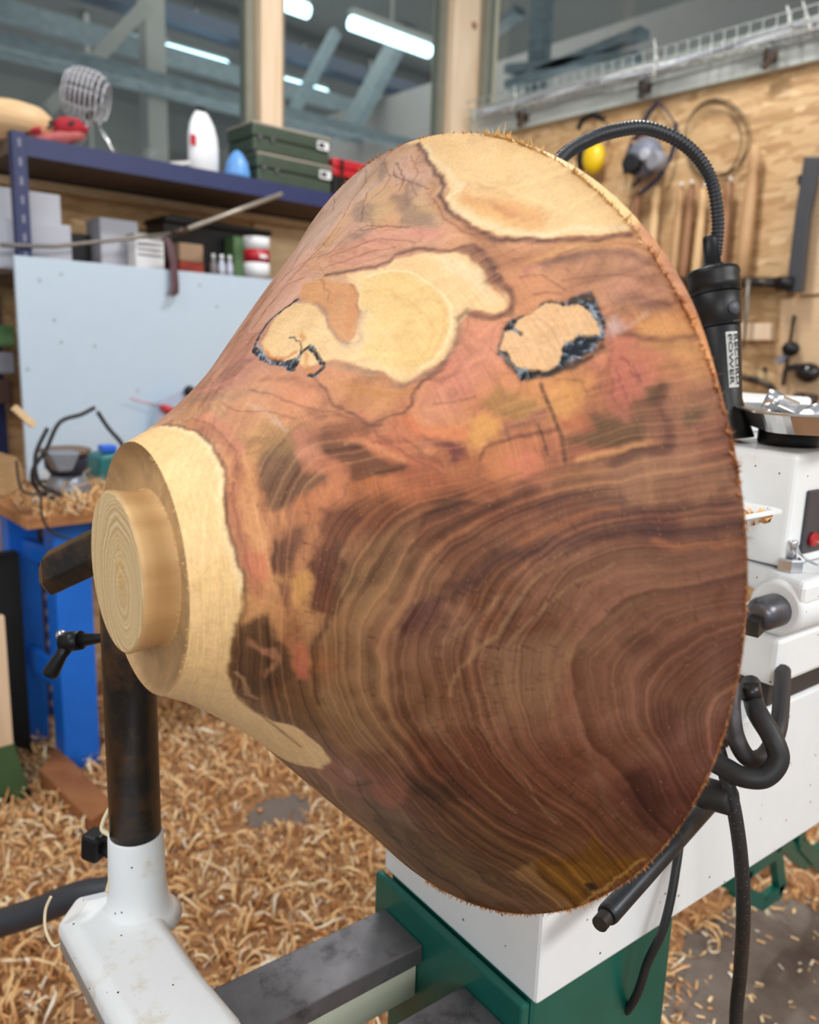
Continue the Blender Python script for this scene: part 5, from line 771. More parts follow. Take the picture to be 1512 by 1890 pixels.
# switch panel on the headstock side
s0, z0 = .732, .992
sw = MB().lbox(s0-.004, s0+.075, -.1225, -.1186, z0-.006, z0+.068).build('switch_panel', mat('panel_grey', (70, 66, 72), .5), lathe, bevel=.006)
sb_ = MB(); sb_.tube([L(s0+.012, -.1226, z0+.011), L(s0+.012, -.128, z0+.011)], .008, 16); b_ = sb_.build('stop_button', M_red, sw); b_['label'] = 'round red stop button'
MB().lbox(s0+.028, s0+.07, -.1236, -.1226, z0+.001, z0+.062).build('display_window', mat('olive_window', (120, 108, 40), .3), sw)
# clamp block with bar, hex bolt and cotter ring, on the near side of the bed
cb = thing('post_clamp', 'white cast clamp block with a steel bar and hex bolt, on the lathe bed', 'clamp', L(.70, -.10, .812))
q = [L(.700, -.02, .970), L(.699, -.073, .970), L(.688, -.105, .970), L(.680, -.121, .970), L(.672, -.158, .970), L(.95, -.158, .970), L(.95, -.02, .970)]
blk = MB(); blk.prism(q, (0, 0, -.030)); blk.build('clamp_arm', M_white, cb, bevel=.008, seg=3)
bs = MB(); bs.lathe(L(.672, -.128, .934), LA, [(0, .0265), (.004, .0315), (.30, .0335)], 40); bs.build('boss', M_white, cb)
MB().lbox(.672, .98, -.138, -.06, .843, .9).build('clamp_base', M_white, cb, bevel=.006)
MB().lbox(.69, .98, -.124, -.04, .8115, .8425).build('shaded_gap_neck', mat('gap_shade', (58, 50, 46), .7), cb)  # widened neck; its dark colour stands in for shade in the gap above the bed
br = MB(); br.lathe(L(.632, -.129, .932), LA, [(0, .010), (.004, .016), (.012, .0185), (.20, .0185)], 28); br.build('steel_bar', mat('dull_steel', (98, 98, 104), .35, .7, var=.3, scale=40), cb)
st2 = MB(); st2.bar(L(.618, -.134, .922), L(.640, -.130, .925), .014, .018); st2.build('bar_tip', M_blackmetal, cb)
nb = MB(); nb.lathe(L(.708, -.120, .9705), (0, 0, 1), [(0, .0145), (.012, .0145), (.014, .0125)], 6, smooth=False); nb.build('hex_nut', M_chrome, cb)
nb = MB(); nb.lathe(L(.708, -.120, .985), (0, 0, 1), [(0, .0058), (.018, .0058), (.020, .005)], 16); nb.build('threaded_stud', M_chrome, cb)
rc = np.array(L(.735, -.138, .990)); nb = MB(); nb.tube([rc+.022*(math.cos(a)*LA+math.sin(a)*LB)+np.array([0, 0, .010*math.sin(a+.6)]) for a in np.linspace(0, 6.28, 28)], .0015, 6); nb.build('cotter_ring', M_chrome, cb)
# shallow trays
tr = thing('magnetic_tray', 'shiny steel parts tray on a black round foot, on top of the white headstock', 'tray', L(.86, 0, 1.102))
MB().lathe(L(.782, -.062, 1.1025), (0, 0, 1), [(0, .034), (.003, .0355), (.018, .0355), (.020, .033)], 40).build('magnet_foot', M_plastic, tr)
def dish(cs, ct, z, hs_, ht, h, m, parent, name, rr=.03, th_=.0022, flange=.008, rot=0.):
    cr, sr = math.cos(rot), math.sin(rot)
    def rect(a, b, r, zz, n=6):
        out = []
        for k, (sx, sy) in enumerate(((1, 1), (-1, 1), (-1, -1), (1, -1))):
            for i in range(n+1): an = math.pi/2*(k+i/n); u = sx*(a-r)+r*math.cos(an); v = sy*(b-r)+r*math.sin(an); out.append(L(cs+u*cr-v*sr, ct+u*sr+v*cr, zz))
        return out
    rings = [rect(hs_-.012, ht-.012, rr, z), rect(hs_-.002, ht-.002, rr, z+h), rect(hs_+flange, ht+flange, rr+flange, z+h+.001), rect(hs_+flange, ht+flange, rr+flange, z+h+.003), rect(hs_-.004, ht-.004, rr, z+h+.003), rect(hs_-.014, ht-.014, rr, z+th_)]
    n = len(rings[0]); vs = [p for r in rings for p in r]; fs = [(i*n+k, i*n+(k+1) % n, (i+1)*n+(k+1) % n, (i+1)*n+k) for i in range(5) for k in range(n)]+[tuple(reversed(range(n))), tuple(5*n+k for k in range(n))]
    return MB().add(vs, fs, False).build(name, m, parent)
dish(.775, -.078, 1.1235, .105, .066, .020, mat('polished_steel', (200, 198, 196), .18, .95, var=.05), tr, 'steel_dish', rot=.76)
for k, (s_, t_, lb) in enumerate(((.745, -.10, 'chrome socket lying tilted against another in the steel tray'), (.765, -.075, 'chrome socket standing highest in the steel tray'), (.80, -.09, 'chrome socket nearest the right of the steel tray'))):
    b = MB(); a = np.array(L(s_, t_, 1.139+.006*k)); d = np.array([math.cos(k*1.9), math.sin(k*1.9), .35 if k == 1 else .12]); b.lathe(a, d, [(0, .010), (.018, .0105), (.019, .013), (.036, .013)], 12); tag(b.build('socket', M_chrome, org=a), lb, 'socket')
t2 = thing('catch_tray', 'white edged tray with wood chips between blank and headstock', 'tray', L(.62, -.09, .99))
sC = atL(-.140, 1438, 942); sC = (.595, 0, sC[2])
dish(sC[0], -.095, sC[2]-.016, .045, .045, .013, M_white, t2, 'tray_dish', rr=.015, flange=.005)
MB().lbox(sC[0]-.02, .6985, -.075, -.036, sC[2]-.026, sC[2]-.0165).build('tray_bracket', M_white, t2)
chips = curls('wood_chips', 60, (-1, 1, -1, 1), lambda x, y: 0*x+1, size=(.006, .012), seed=8, SEG=6); cc = L(sC[0]+.01, -.1, sC[2]-.012)
nv = len(chips.data.vertices); co = np.zeros(nv*3, np.float32); chips.data.vertices.foreach_get('co', co); co = co.reshape(-1, 12, 3); cen = co.mean(1, keepdims=True); co = (co-cen)+cen*np.array([.03, .035, .2])+np.array(cc); chips.data.vertices.foreach_set('co', co.ravel().astype(np.float32)); chips.data.update()
tag(chips, 'pile of pale wood chips lying in the white edged tray', 'wood chips', kind='stuff')
# flexible lamp
lt = thing('gooseneck_lamp', 'black flexible magnetic work lamp with white lettered label behind the rim', 'lamp', L(.745, -.005, 1.1025))
P_ = lambda px, py, d: tuple(CAM+(FWD+RGT*(px-756)/FPX-UPV*(py-945)/FPX)*d)
top = np.array(P_(1316, 498, .985)); bot = np.array(L(.745, -.005, 1.1035)); ax_ = (bot-top); ln_ = np.linalg.norm(ax_); ax_ /= ln_
MB().lathe(top, ax_, [(0, .0285), (.0015, .0300), (.006, .0312), (.012, .0300), (.018, .0312), (.030, .0303)], 40).build('lamp_cap', M_plastic, lt)
MB().lathe(top+ax_*.0305, ax_, [(0, .0290), (.001, .0300), (.038, .0272), (.040, .0255)], 40).build('switch_collar', M_plastic, lt)
MB().lathe(top+ax_*.0710, ax_, [(0, .0255), (.001, .0262), (ln_-.12, .0205), (ln_-.0725, .030), (ln_-.071, .030)], 40).build('lamp_handle', mat('satin_black', (20, 20, 22), .4, var=.1, spec=.35), lt)
view = -FWD; side = np.cross(ax_, view); side /= np.linalg.norm(side); fr = np.cross(side, ax_); fr /= np.linalg.norm(fr)
if fr@view < 0: fr = -fr
rt_ = np.cross(fr, ax_); rt_ = rt_ if rt_@RGT > 0 else -rt_
bt_ = top+ax_*.052; dirb = (fr*.93+rt_*.38); dirb /= np.linalg.norm(dirb)
MB().lathe(bt_+dirb*.0262, dirb, [(0, .0082), (.003, .0082), (.005, .006), (.0056, .001)], 24).build('push_button', mat('button_grey', (70, 72, 78), .5), lt)
MB().bar(bt_+ax_*.0155+dirb*.0272-rt_*.007, bt_+ax_*.0155+dirb*.0272+rt_*.007, .0014, .0012).build('grip_ridge', MATS['button_grey'], lt)
# label with two lines of lettering reading downwards
lc = top+ax_*.130+fr*.0+rt_*.0045; cen_r = .0232
def label():
    N_ = fr*.95+rt_*.22; N_ /= np.linalg.norm(N_); X_ = np.cross(ax_, N_); X_ = X_ if X_@RGT > 0 else -X_
    o = top+ax_*.094+N_*.0243
    vs = []; 
    for j in range(2):
        for i in range(7):
            a = (i/6-.5)*.62; vs.append(top+ax_*(.080+.066*j)+(N_*math.cos(a)+X_*math.sin(a))*(.0263-.0046*j))
    for j in range(2):
        for i in range(7):
            a = (i/6-.5)*.62; vs.append(top+ax_*(.080+.066*j)+(N_*math.cos(a)+X_*math.sin(a))*(.0263-.0046*j-.0012))
    f = [(i, i+1, 8+i, 7+i) for i in range(6)]+[(14+i, 21+i, 22+i, 15+i) for i in range(6)]
    return MB().add(vs, f).build('name_label', mat('label_white', (198, 198, 196), .5, var=.04), lt), N_, X_
lab, N_, X_ = label()
def text(body, center, right, down, height, width, m, parent, name, lift):
    cu = bpy.data.curves.new(name, 'FONT'); cu.body = body; cu.align_x = 'CENTER'; cu.align_y = 'CENTER'; cu.extrude = .01; cu.offset = .012
    o = bpy.data.objects.new(name, cu); COL.objects.link(o); bpy.context.view_layer.update(); me = bpy.data.meshes.new_from_object(o.evaluated_get(bpy.context.evaluated_depsgraph_get())); bpy.data.objects.remove(o)
    n = len(me.vertices); co = np.zeros(n*3, np.float32); me.vertices.foreach_get('co', co); co = co.reshape(-1, 3); mn = co.min(0); mx_ = co.max(0)
    u = (co[:, 0]-(mn[0]+mx_[0])/2)/(mx_[0]-mn[0])*width; v = (co[:, 1]-(mn[1]+mx_[1])/2)/(mx_[1]-mn[1])*height; w = co[:, 2]/.02*.0005
    nrm = np.cross(right, -down); V_ = np.array(center)+u[:, None]*right-v[:, None]*down+(w+lift)[:, None]*nrm-np.array(LOC[parent.name])
    me.vertices.foreach_set('co', V_.astype(np.float32).ravel()); me.update(); me.materials.append(m); ob = bpy.data.objects.new(name, me); COL.objects.link(ob); ob.parent = parent; LOC[ob.name] = LOC[parent.name]; return ob
M_ink = mat('black_ink', (24, 24, 26), .6, var=0)
nA = N_*math.cos(.15)+X_*math.sin(.15); nB = N_*math.cos(-.15)+X_*math.sin(-.15)
dn_ = ax_+N_*(-.0046/.066); dn_ /= np.linalg.norm(dn_)
text('RECORD', top+ax_*.113+nA*.0240, dn_, np.cross(dn_, nA), .0046, .060, M_ink, lab, 'lettering', .0019)
text('POWER', top+ax_*.113+nB*.0240, dn_, np.cross(dn_, nB), .0046, .060, M_ink, lab, 'lettering', .0019)
nk = [tuple(top), P_(1321, 470, .985), P_(1325, 400, .98), P_(1310, 325, .97), P_(1265, 268, .95), P_(1195, 237, .93), P_(1130, 243, .91), P_(1080, 262, .90), P_(1042, 286, .89), P_(1005, 330, .87), P_(985, 380, .855)]
pth = arc(nk, 40); rr_ = [.0074+(.0005 if i % 4 < 2 else -.0009) for i in range(len(pth))]
MB().tube(pth[38:], rr_[38:], 12).build('flexible_neck', mat('neck_black', (52, 54, 58), .38, .4, var=.1), lt)
MB().lathe(top-ax_*.0005, -ax_, [(0, .016), (.006, .0125), (.0062, .0105), (.036, .0088), (.040, .0080)], 24).build('neck_collar', M_plastic, lt)
hd = np.array(pth[-1]); MB().lathe(hd, np.array(pth[-1])-np.array(pth[-3]), [(-.005, .012), (.02, .026), (.05, .032), (.055, .030)], 24).build('lamp_head', M_plastic, lt)
# cables and the loose rod
def cable(name, pts, r, m, label, cat='cable', n=10):
    o = MB().tube(arc(pts, n), r, 12).build(name, m, org=pts[0]); return tag(o, label, cat)
D_ = .84
hose = mat('hose_grey_black', (46, 44, 46), .5, var=.4, scale=9, dirt=(120, 110, 116), dirt_amt=.15)
cable('electric_hose', [P_(1352, 1262, .80), P_(1350, 1305, .79), P_(1358, 1360, .785), P_(1382, 1400, .785), P_(1414, 1392, .80), P_(1436, 1345, .82), P_(1443, 1285, .86), P_(1445, 1238, .90)], .0088, hose, 'grey black hose looping up under the white clamp block')
cable('electric_hose', [P_(1386, 1262, .845), P_(1396, 1310, .79), P_(1425, 1360, .77), P_(1437, 1402, .765), P_(1412, 1434, .765), P_(1372, 1434, .77), P_(1340, 1418, .78), P_(1310, 1402, .79)], .0100, M_black, 'thick black hose making the lower wide loop beside the rim')
cable('power_cable', [P_(1322, 1370, .80), P_(1342, 1440, .79), P_(1358, 1510, .79), P_(1369, 1600, .80), P_(1372, 1700, .82), P_(1366, 1800, .87), P_(1358, 1900, .90), P_(1356, 2150, .98), P_(1330, 2500, 1.05)], .0072, mat('cable_black', (36, 36, 38), .55, var=.3, speck=((150, 130, 100), 300, .12)), 'thick black cable hanging straight down in front of the white bed')
cable('power_cable', [P_(1258, 1530, .86), P_(1250, 1590, .84), P_(1238, 1660, .83), P_(1222, 1720, .83), P_(1196, 1775, .84), P_(1178, 1830, .85), P_(1160, 1862, .87), P_(1128, 1900, .92), P_(1090, 2100, 1.0)], .0045, M_black, 'thin black cable curling down below the steel rod')
cp = thing('cable_plug', 'black square connector under the white clamp block', 'plug', P_(1390, 1275, .83))
MB().lbox(*(lambda q: (q[0]-.02, q[0]+.02))(((np.array(P_(1390, 1275, .83))-FOOT)@LA,)), -.13, -.10, .786, .811).build('plug_body', M_plastic, cp, bevel=.003)
MB().tube([P_(1384, 1262, .805), P_(1388, 1292, .80)], .010, 12).build('strain_relief', M_blackmetal, cp)
rod = thing('clamp_lever', 'black steel lever rod with threaded end and round hub in front of the bed', 'lever', P_(1330, 1470, .84))
a_, b_, e_ = np.array(P_(1120, 1690, .71)), np.array(P_(1322, 1472, .85)), np.array(P_(1107, 1706, .70))
MB().tube([b_, b_+(a_-b_)*.55, a_+(b_-a_)*.02, a_], [.0085, .0092, .0100, .0092], 20).build('rod', mat('dark_rod', (52, 54, 58), .38, .5, var=.2, scale=60), rod)
MB().tube([a_+(e_-a_)*(i/12) for i in range(13)], [.0062 if i % 2 else .0072 for i in range(13)], 16).build('threaded_tip', mat('rod_thread', (70, 66, 62), .45, .6), rod)
hub = np.array(P_(1338, 1470, .80)); MB().lathe(hub-FWD*.012+RGT*.004, FWD*.8-RGT*.7, [(0, .012), (.003, .015), (.03, .0155), (.05, .013)], 28).build('hub', M_black, rod)
# far green brackets under the bed
gb = thing('lathe_bracket', 'green steel brackets of the machine beyond the right end of the bed', 'bracket', at(1, .58, 1420, 1660))
gp = lambda px, py: at(1, .58, px, py)
for pts, w_ in (([(1355, 1640), (1362, 1600), (1420, 1560), (1430, 1500)], .045), ([(1430, 1565), (1440, 1640), (1405, 1665), (1356, 1640)], .016), ([(1470, 1500), (1468, 1550), (1512, 1600)], .03), ([(1430, 1540), (1480, 1590), (1530, 1560)], .02)):
    for i in range(len(pts)-1): MB().bar(gp(*pts[i]), gp(*pts[i+1]), .03, w_, up=(0, 1, 0)).build('bracket_arm', M_green, gb)
# ---------------------------------------------------------------- tool rest on its banjo
bj = thing('tool_rest_banjo', 'white cast banjo with black post and tool rest beside the tenon', 'tool rest', L(-.02, .20, .57))
POST = at(2, .60, 256, 1685); px_, py_ = POST[0], POST[1]
MB().lathe((px_, py_, .596), (0, 0, 1), [(0, .045), (.008, .037), (.020, .0318), (.040, .0296), (.098, .0278), (.100, .0262)], 40).build('post_socket', M_white, bj)
MB().lathe((px_, py_, .6965), (0, 0, 1), [(0, .0258), (.330, .0258), (.332, .024)], 40).build('post', M_blackmetal, bj)
bz = .600
arm_px = [(104, 1706), (140, 1655), (205, 1640), (300, 1690), (315, 1718), (372, 1800), (448, 1890), (520, 1990), (300, 2090), (235, 1960), (170, 1830)]
top_ = [at(2, bz, *p) for p in arm_px]
def inset(P, k): c = np.mean(P, 0); return [c+(p-c)*k for p in P]
lo_ = [p-np.array([0, 0, .014]) for p in top_]
hi_ = [np.array([*(p[:2]), bz+.012]) for p in inset(top_, .80)]
n_ = len(top_); vs = lo_+top_+hi_; fs = [tuple(reversed(range(n_))), tuple(range(2*n_, 3*n_))]+[(k*n_+i, k*n_+(i+1) % n_, (k+1)*n_+(i+1) % n_, (k+1)*n_+i) for k in range(2) for i in range(n_)]
MB().add(vs, fs).build('banjo_arm', M_white, bj, bevel=.007, seg=4)
MB().prism([np.array([*(p[:2]), .5715]) for p in inset(top_, .97)], (0, 0, .013)).build('lower_plate', mat('machined_grey', (158, 154, 150), .45, .2, var=.1), bj)
MB().lathe((px_, py_, .545), (0, 0, 1), [(0, .030), (.040, .033)], 32).build('socket_skirt', M_white, bj)
kb = np.array(P_(190, 1565, .85)); MB().bar(kb+np.array([-.0, .0, .0]), kb+np.array([-.010, .018, .002]), .022, .030).build('clamp_knob', M_plastic, bj, bevel=.004)
MB().tube([kb, np.array([px_-.018, py_+.004, kb[2]-.004])], .006, 12).build('knob_stud', M_plastic, bj)
tr_a, tr_b = P_(96, 1062, .86), P_(215, 1032, .80)
tb = MB(); a_ = np.array(tr_a); b_ = np.array([px_, py_, 1.03]); d_ = (b_-a_)/np.linalg.norm(b_-a_)
a2 = np.array(P_(88, 1060, .86)); b2 = np.array([px_+.03, py_-.03, 1.035]); dd_ = (b2-a2)/np.linalg.norm(b2-a2); upz = np.array([0, 0, 1.]); sd = np.cross(dd_, upz); sd /= np.linalg.norm(sd)
prof_ = [(-.004, -.024), (.006, -.026), (.016, -.010), (.016, .016), (.006, .024), (-.006, .022)]
ends = []
for P0, sc in ((a2-dd_*.004, .55), (a2+dd_*.012, 1.), (b2, 1.)): ends += [P0+sd*x_*sc+upz*y_*sc for x_, y_ in prof_]
tb.add(ends, [tuple(reversed(range(6))), tuple(range(12, 18))]+[(k*6+i, k*6+(i+1) % 6, (k+1)*6+(i+1) % 6, (k+1)*6+i) for k in range(2) for i in range(6)]); tb.build('rest_bar', M_blackmetal, bj, bevel=.002)
# ratchet handle on the post
hn = thing('ratchet_handle', 'black adjustable clamping handle on the left of the black post', 'handle', P_(150, 1175, .88))
q1, q2, q3 = np.array(P_(238, 1172, .862)), np.array(P_(128, 1184, .88)), np.array(P_(90, 1248, .875))
MB().tube([q1, q1+(q2-q1)*.5, q2], [.0052, .0052, .0095], 14).build('handle_stud', M_plastic, hn)
MB().tube([q2+(q2-q1)*.10, q2-(q2-q1)*.2], [.0112, .0104], 20).build('handle_hub', M_plastic, hn)
MB().tube([q2, q2+(q3-q2)*.4, q3-(q3-q2)*.1, q3], [.0088, .0064, .0088, .007], 16).build('handle_arm', M_plastic, hn)
MB().ball(tuple(q2+(q2-q1)*.13+np.array([0, 0, .008])), .006).build('handle_screw', M_chrome, hn)
# long shaving draped at the socket, and one at the corner
for pts, lb in (([P_(212, 1480, .85), P_(198, 1500, .85), P_(188, 1530, .845), P_(205, 1545, .84), P_(213, 1580, .835), P_(206, 1615, .835), P_(198, 1645, .84)], 'cream ribbon shaving draped on the side of the banjo socket'), ([P_(94, 1655, .86), P_(84, 1680, .86), P_(84, 1715, .855), P_(98, 1745, .85), P_(112, 1742, .85)], 'thin cream shaving curled over the banjo corner')):
    tag(MB().tube(arc(pts, 6), .0016 if 'thin' in lb else .0026, 6).build('shaving_ribbon', mat('cream_shaving', (232, 214, 178), .6), org=pts[0]), lb, 'shaving')
cable('dark_pipe', [P_(-60, 1722, 1.25), P_(60, 1685, 1.24), P_(150, 1652, 1.23), P_(260, 1640, 1.23)], .021, mat('pipe_dark', (52, 54, 60), .5, var=.15), 'thick dark grey pipe running in from the left edge behind the banjo', 'pipe', 6)
# ---------------------------------------------------------------- left side: shelf, panel, bench
def boxpx(x0, x1, y0, y1, Y, dy):
    xm, ym = (x0+x1)/2, (y0+y1)/2; return (at(1, Y, x0, ym)[0], at(1, Y, x1, ym)[0], Y, Y+dy, at(1, Y, xm, y1)[2], at(1, Y, xm, y0)[2])
SH0, SH1 = 1.69, 1.738
she = thing('shelving_unit', 'dark blue slotted steel shelving unit against the left wall', 'shelf', (.75, 2.5, 0))
MB().box(.745, 2.30, 2.50, 2.505, SH0, 1.742).build('shelf_edge', M_navy, she)
MB().box(.745, 2.30, 2.506, 2.84, SH0+.008, SH1).build('shelf_board', mat('dark_chipboard', (98, 80, 66), .8, var=.15), she)
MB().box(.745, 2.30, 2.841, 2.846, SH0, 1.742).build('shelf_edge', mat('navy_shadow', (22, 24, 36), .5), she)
def upright(x, y, parent, z1=1.75):
    u = MB(); u.box(x, x+.036, y-.004, y-.001, .002, z1).box(x, x+.003, y-.001, y+.036, .002, z1); o = u.build('upright', M_navy, parent)
    h = MB()
    for k in range(34): z = .06+k*.05; h.box(x+.014, x+.022, y-.0046, y-.004, z, z+.022)
    h.build('slot_holes', mat('slot_dark', (120, 122, 140), .6), o, kind='stuff'); return o
upright(.742, 2.499, she); upright(2.26, 2.499, she)
u = MB(); u.box(.742, .778, 2.847, 2.85, .002, 1.75); u.build('upright', M_navy, she)
u = MB(); u.box(2.26, 2.296, 2.847, 2.85, .002, 1.75); u.build('upright', M_navy, she)
MS = 1.385
MB().box(.78, 2.29, 2.51, 2.84, MS-.03, MS).build('shelf_board', mat('dark_chipboard', (98, 80, 66), .8), she)
MB().box(.78, 2.29, 2.51, 2.84, .95, .98).build('shelf_board', mat('dark_chipboard', (98, 80, 66), .8), she)
M_rod = mat('dull_rod', (122, 116, 108), .4, .5)
tag(MB().tube([at(1, 2.47, 0, 452), at(1, 2.47, 100, 455), at(1, 2.47, 240, 440), at(1, 2.47, 330, 430)], .006, 8).build('tension_rod', M_rod, org=at(1, 2.47, 0, 452)), 'thin grey rod running level across the front of the boxes', 'rod')
cw = thing('hanging_clamp_bar', 'grey steel bar slanting from the navy shelf down to the black tray', 'bar', at(1, 2.46, 340, 425))
MB().tube([at(1, 2.46, 340, 425), at(1, 2.48, 520, 358)], .0075, 8).build('bar_rod', mat('light_rod', (168, 160, 148), .4, .5), cw)
MB().tube([at(1, 2.46, 320, 430), at(1, 2.46, 345, 423)], .011, 10).build('bar_end', M_blackmetal, cw)
def shelf_item(name, x0, x1, y0, y1, Y, dy, m, label, cat, zb, group=None, bev=.003):
    b = boxpx(x0, x1, y0, y1, Y, dy); o = MB().box(b[0], b[1], b[2], b[3], zb, b[5]).build(name, m, org=((b[0]+b[1])/2, Y, zb), bevel=bev); return tag(o, label, cat, group)
TB = 1.7395
# wooden bowl at far left
wb = at(1, 2.62, 20, 250); o = MB().lathe((wb[0], 2.64, TB), (0, 0, 1), [(0, .06), (.004, .07), (.03, .115), (.035, .118), (.05, .128), (.075, .125), (.098, .10), (.11, .06), (.112, .02)], 40).build('turned_bowl', wood('pale_turned', (214, 172, 124), (236, 204, 160), .5, (2, 2, 12)), org=(wb[0], 2.64, TB)); tag(o, 'pale rough turned wooden bowl upside down at left end of top shelf', 'bowl')
# plaid cloth bag
def blob(name, pts, Y, th_, m, parent=None, org=None, puff=.6):
    P = [at(1, Y, *p) for p in pts]; c = np.mean(P, 0); n = len(P); vs = []; 
    for k, (dy, sc) in enumerate(((0, .55), (.15, .85), (.5, 1.), (.85, .85), (1, .55))): vs += [np.array([c[0]+(p[0]-c[0])*sc, Y+th_*dy, c[2]+(p[2]-c[2])*sc]) for p in P]
    fs = [tuple(range(n)), tuple(4*n+i for i in reversed(range(n)))]+[(k*n+i, (k+1)*n+i, (k+1)*n+(i+1) % n, k*n+(i+1) % n) for k in range(4) for i in range(n)]
    b = MB().add(vs, fs, True); return b.build(name, m, parent, org=None if parent else c)
tc_ = thing('folded_cloth', 'red and black checked cloth folded on the top shelf beside the pale bowl', 'cloth', (at(1, 2.56, 100, 258)[0], 2.56, TB))
M_redc = mat('red_cloth', (168, 36, 50), .9, var=.25, scale=30); M_pinkc = mat('faded_red_cloth', (178, 96, 96), .9, var=.2, scale=30); M_blkc = mat('dark_cloth', (58, 52, 54), .9, var=.3, scale=26)
for pts, m, Y in (([(45, 262), (60, 245), (110, 238), (165, 238), (172, 250), (130, 268), (60, 268)], M_pinkc, 2.53), ([(100, 222), (120, 210), (150, 214), (174, 236), (168, 248), (120, 252), (104, 240)], M_redc, 2.535), ([(28, 250), (45, 232), (90, 218), (108, 216), (104, 236), (60, 244), (44, 256)], M_blkc, 2.54), ([(52, 246), (58, 232), (80, 230), (82, 244)], M_redc, 2.525), ([(118, 228), (134, 218), (146, 226), (132, 236)], M_blkc, 2.532)):
    blob('cloth_fold', pts, Y, .10 if m is not M_blkc else .07, m, tc_)
# desk fan
fn = thing('desk_fan', 'small grey wire cage fan on the top shelf behind the checked cloth', 'fan', (at(1, 2.70, 185, 290)[0], 2.70, TB))
fc = at(1, 2.70, 158, 178); d_ = np.array([-.62, .40, .16]); d_ /= np.linalg.norm(d_); u_, v_, _ = basis(d_); fr_ = .078
M_fan = mat('fan_grey', (196, 194, 200), .5, 0)
for k in range(9):
    q = -.055+k*.0145; r_ = fr_*math.sqrt(max(.1, 1-(abs(q)/.075)**3)); c_ = fc+d_*q*-1
    MB().tube([c_+r_*(math.cos(a)*u_+math.sin(a)*v_) for a in np.linspace(0, 6.2832, 25)], .0026, 5).build('cage_hoop', M_fan, fn)
for k in range(10):
    a = k*.628; MB().tube([fc+d_*(-q)+fr_*math.sqrt(max(.1, 1-(abs(q)/.075)**3))*(math.cos(a)*u_+math.sin(a)*v_) for q in np.linspace(-.05, .05, 7)], .0018, 4).build('cage_rib', M_fan, fn)
MB().lathe(fc-d_*.02, d_, [(0, .02), (.005, .03), (.075, .034), (.08, .02)], 20).build('motor', M_plastic, fn)
bl = MB()
for k in range(4): a = k*1.57; c_ = fc-d_*.02; e1 = math.cos(a)*u_+math.sin(a)*v_; e2 = -math.sin(a)*u_+math.cos(a)*v_; bl.add([c_+e1*.02, c_+e1*.065+e2*.02+d_*.01, c_+e1*.068-e2*.02-d_*.01, c_+e1*.02-e2*.012], [(0, 1, 2, 3)])
bl.build('fan_blades', M_plastic, fn)
MB().tube([at(1, 2.70, 172, 222), at(1, 2.66, 190, 246), at(1, 2.62, 212, 286)], .006, 8).build('stand_leg', M_chrome, fn)
MB().tube([at(1, 2.70, 160, 222), (fc[0]-.01, 2.74, TB+.004)], .006, 8).build('stand_leg', M_chrome, fn)
tag(MB().bar(at(1, 2.55, 308, 302)+np.array([0, 0, -.004]), at(1, 2.55, 345, 302), .05, .012).build('small_bracket', mat('light_bracket', (198, 196, 196), .5), org=at(1, 2.55, 325, 300)), 'small pale metal scrap on the shelf edge left of the white bottle', 'metal scrap')
# white bottle
bp_ = at(1, 2.60, 376, 312); bt = thing('plastic_bottle', 'white plastic bottle with small red label on the top shelf', 'bottle', (bp_[0], 2.60, TB))
sx = (at(1, 2.6, 402, 280)[0]-at(1, 2.6, 347, 280)[0])/2; hz = at(1, 2.6, 372, 205)[2]-TB
cb_ = MB(); n = 28; pr = [(0, .92), (.01, 1.), (.45, 1.), (.62, .96), (.78, .82), (.9, .6), (.96, .42), (.985, .36)]
vs = [(bp_[0]+sx*r*math.cos(6.2832*k/n)-(.25*sx*max(0, q-.5)), 2.60+.028*r*math.sin(6.2832*k/n), TB+hz*q) for q, r in pr for k in range(n)]
cb_.add(vs, [(i*n+k, i*n+(k+1) % n, (i+1)*n+(k+1) % n, (i+1)*n+k) for i in range(len(pr)-1) for k in range(n)]+[tuple(reversed(range(n))), tuple((len(pr)-1)*n+k for k in range(n))], True).build('bottle_body', mat('milky_plastic', (232, 234, 238), .35, var=.02), bt)
MB().lathe((bp_[0]-sx*.15, 2.60, TB+hz*.985), (0, 0, 1), [(0, .014), (.014, .013)], 16).build('bottle_cap', M_plastic, bt)
q = at(1, 2.57, 358, 258); lb_ = MB().box(q[0]-.011, q[0]+.008, 2.5715, 2.574, q[2]-.016, q[2]+.016).build('bottle_label', M_red, bt); lb_['label'] = 'small red label'
# blue cone
bq = at(1, 2.56, 438, 322); o = MB().lathe((bq[0], 2.56, TB), (0, 0, 1), [(0, .044), (.02, .043), (.055, .036), (.082, .020), (.094, .006)], 24).build('plastic_cone', mat('translucent_blue', (96, 150, 214), .4), org=(bq[0], 2.74, TB)); tag(o, 'light blue pointed plastic lid right of the white bottle', 'lid')
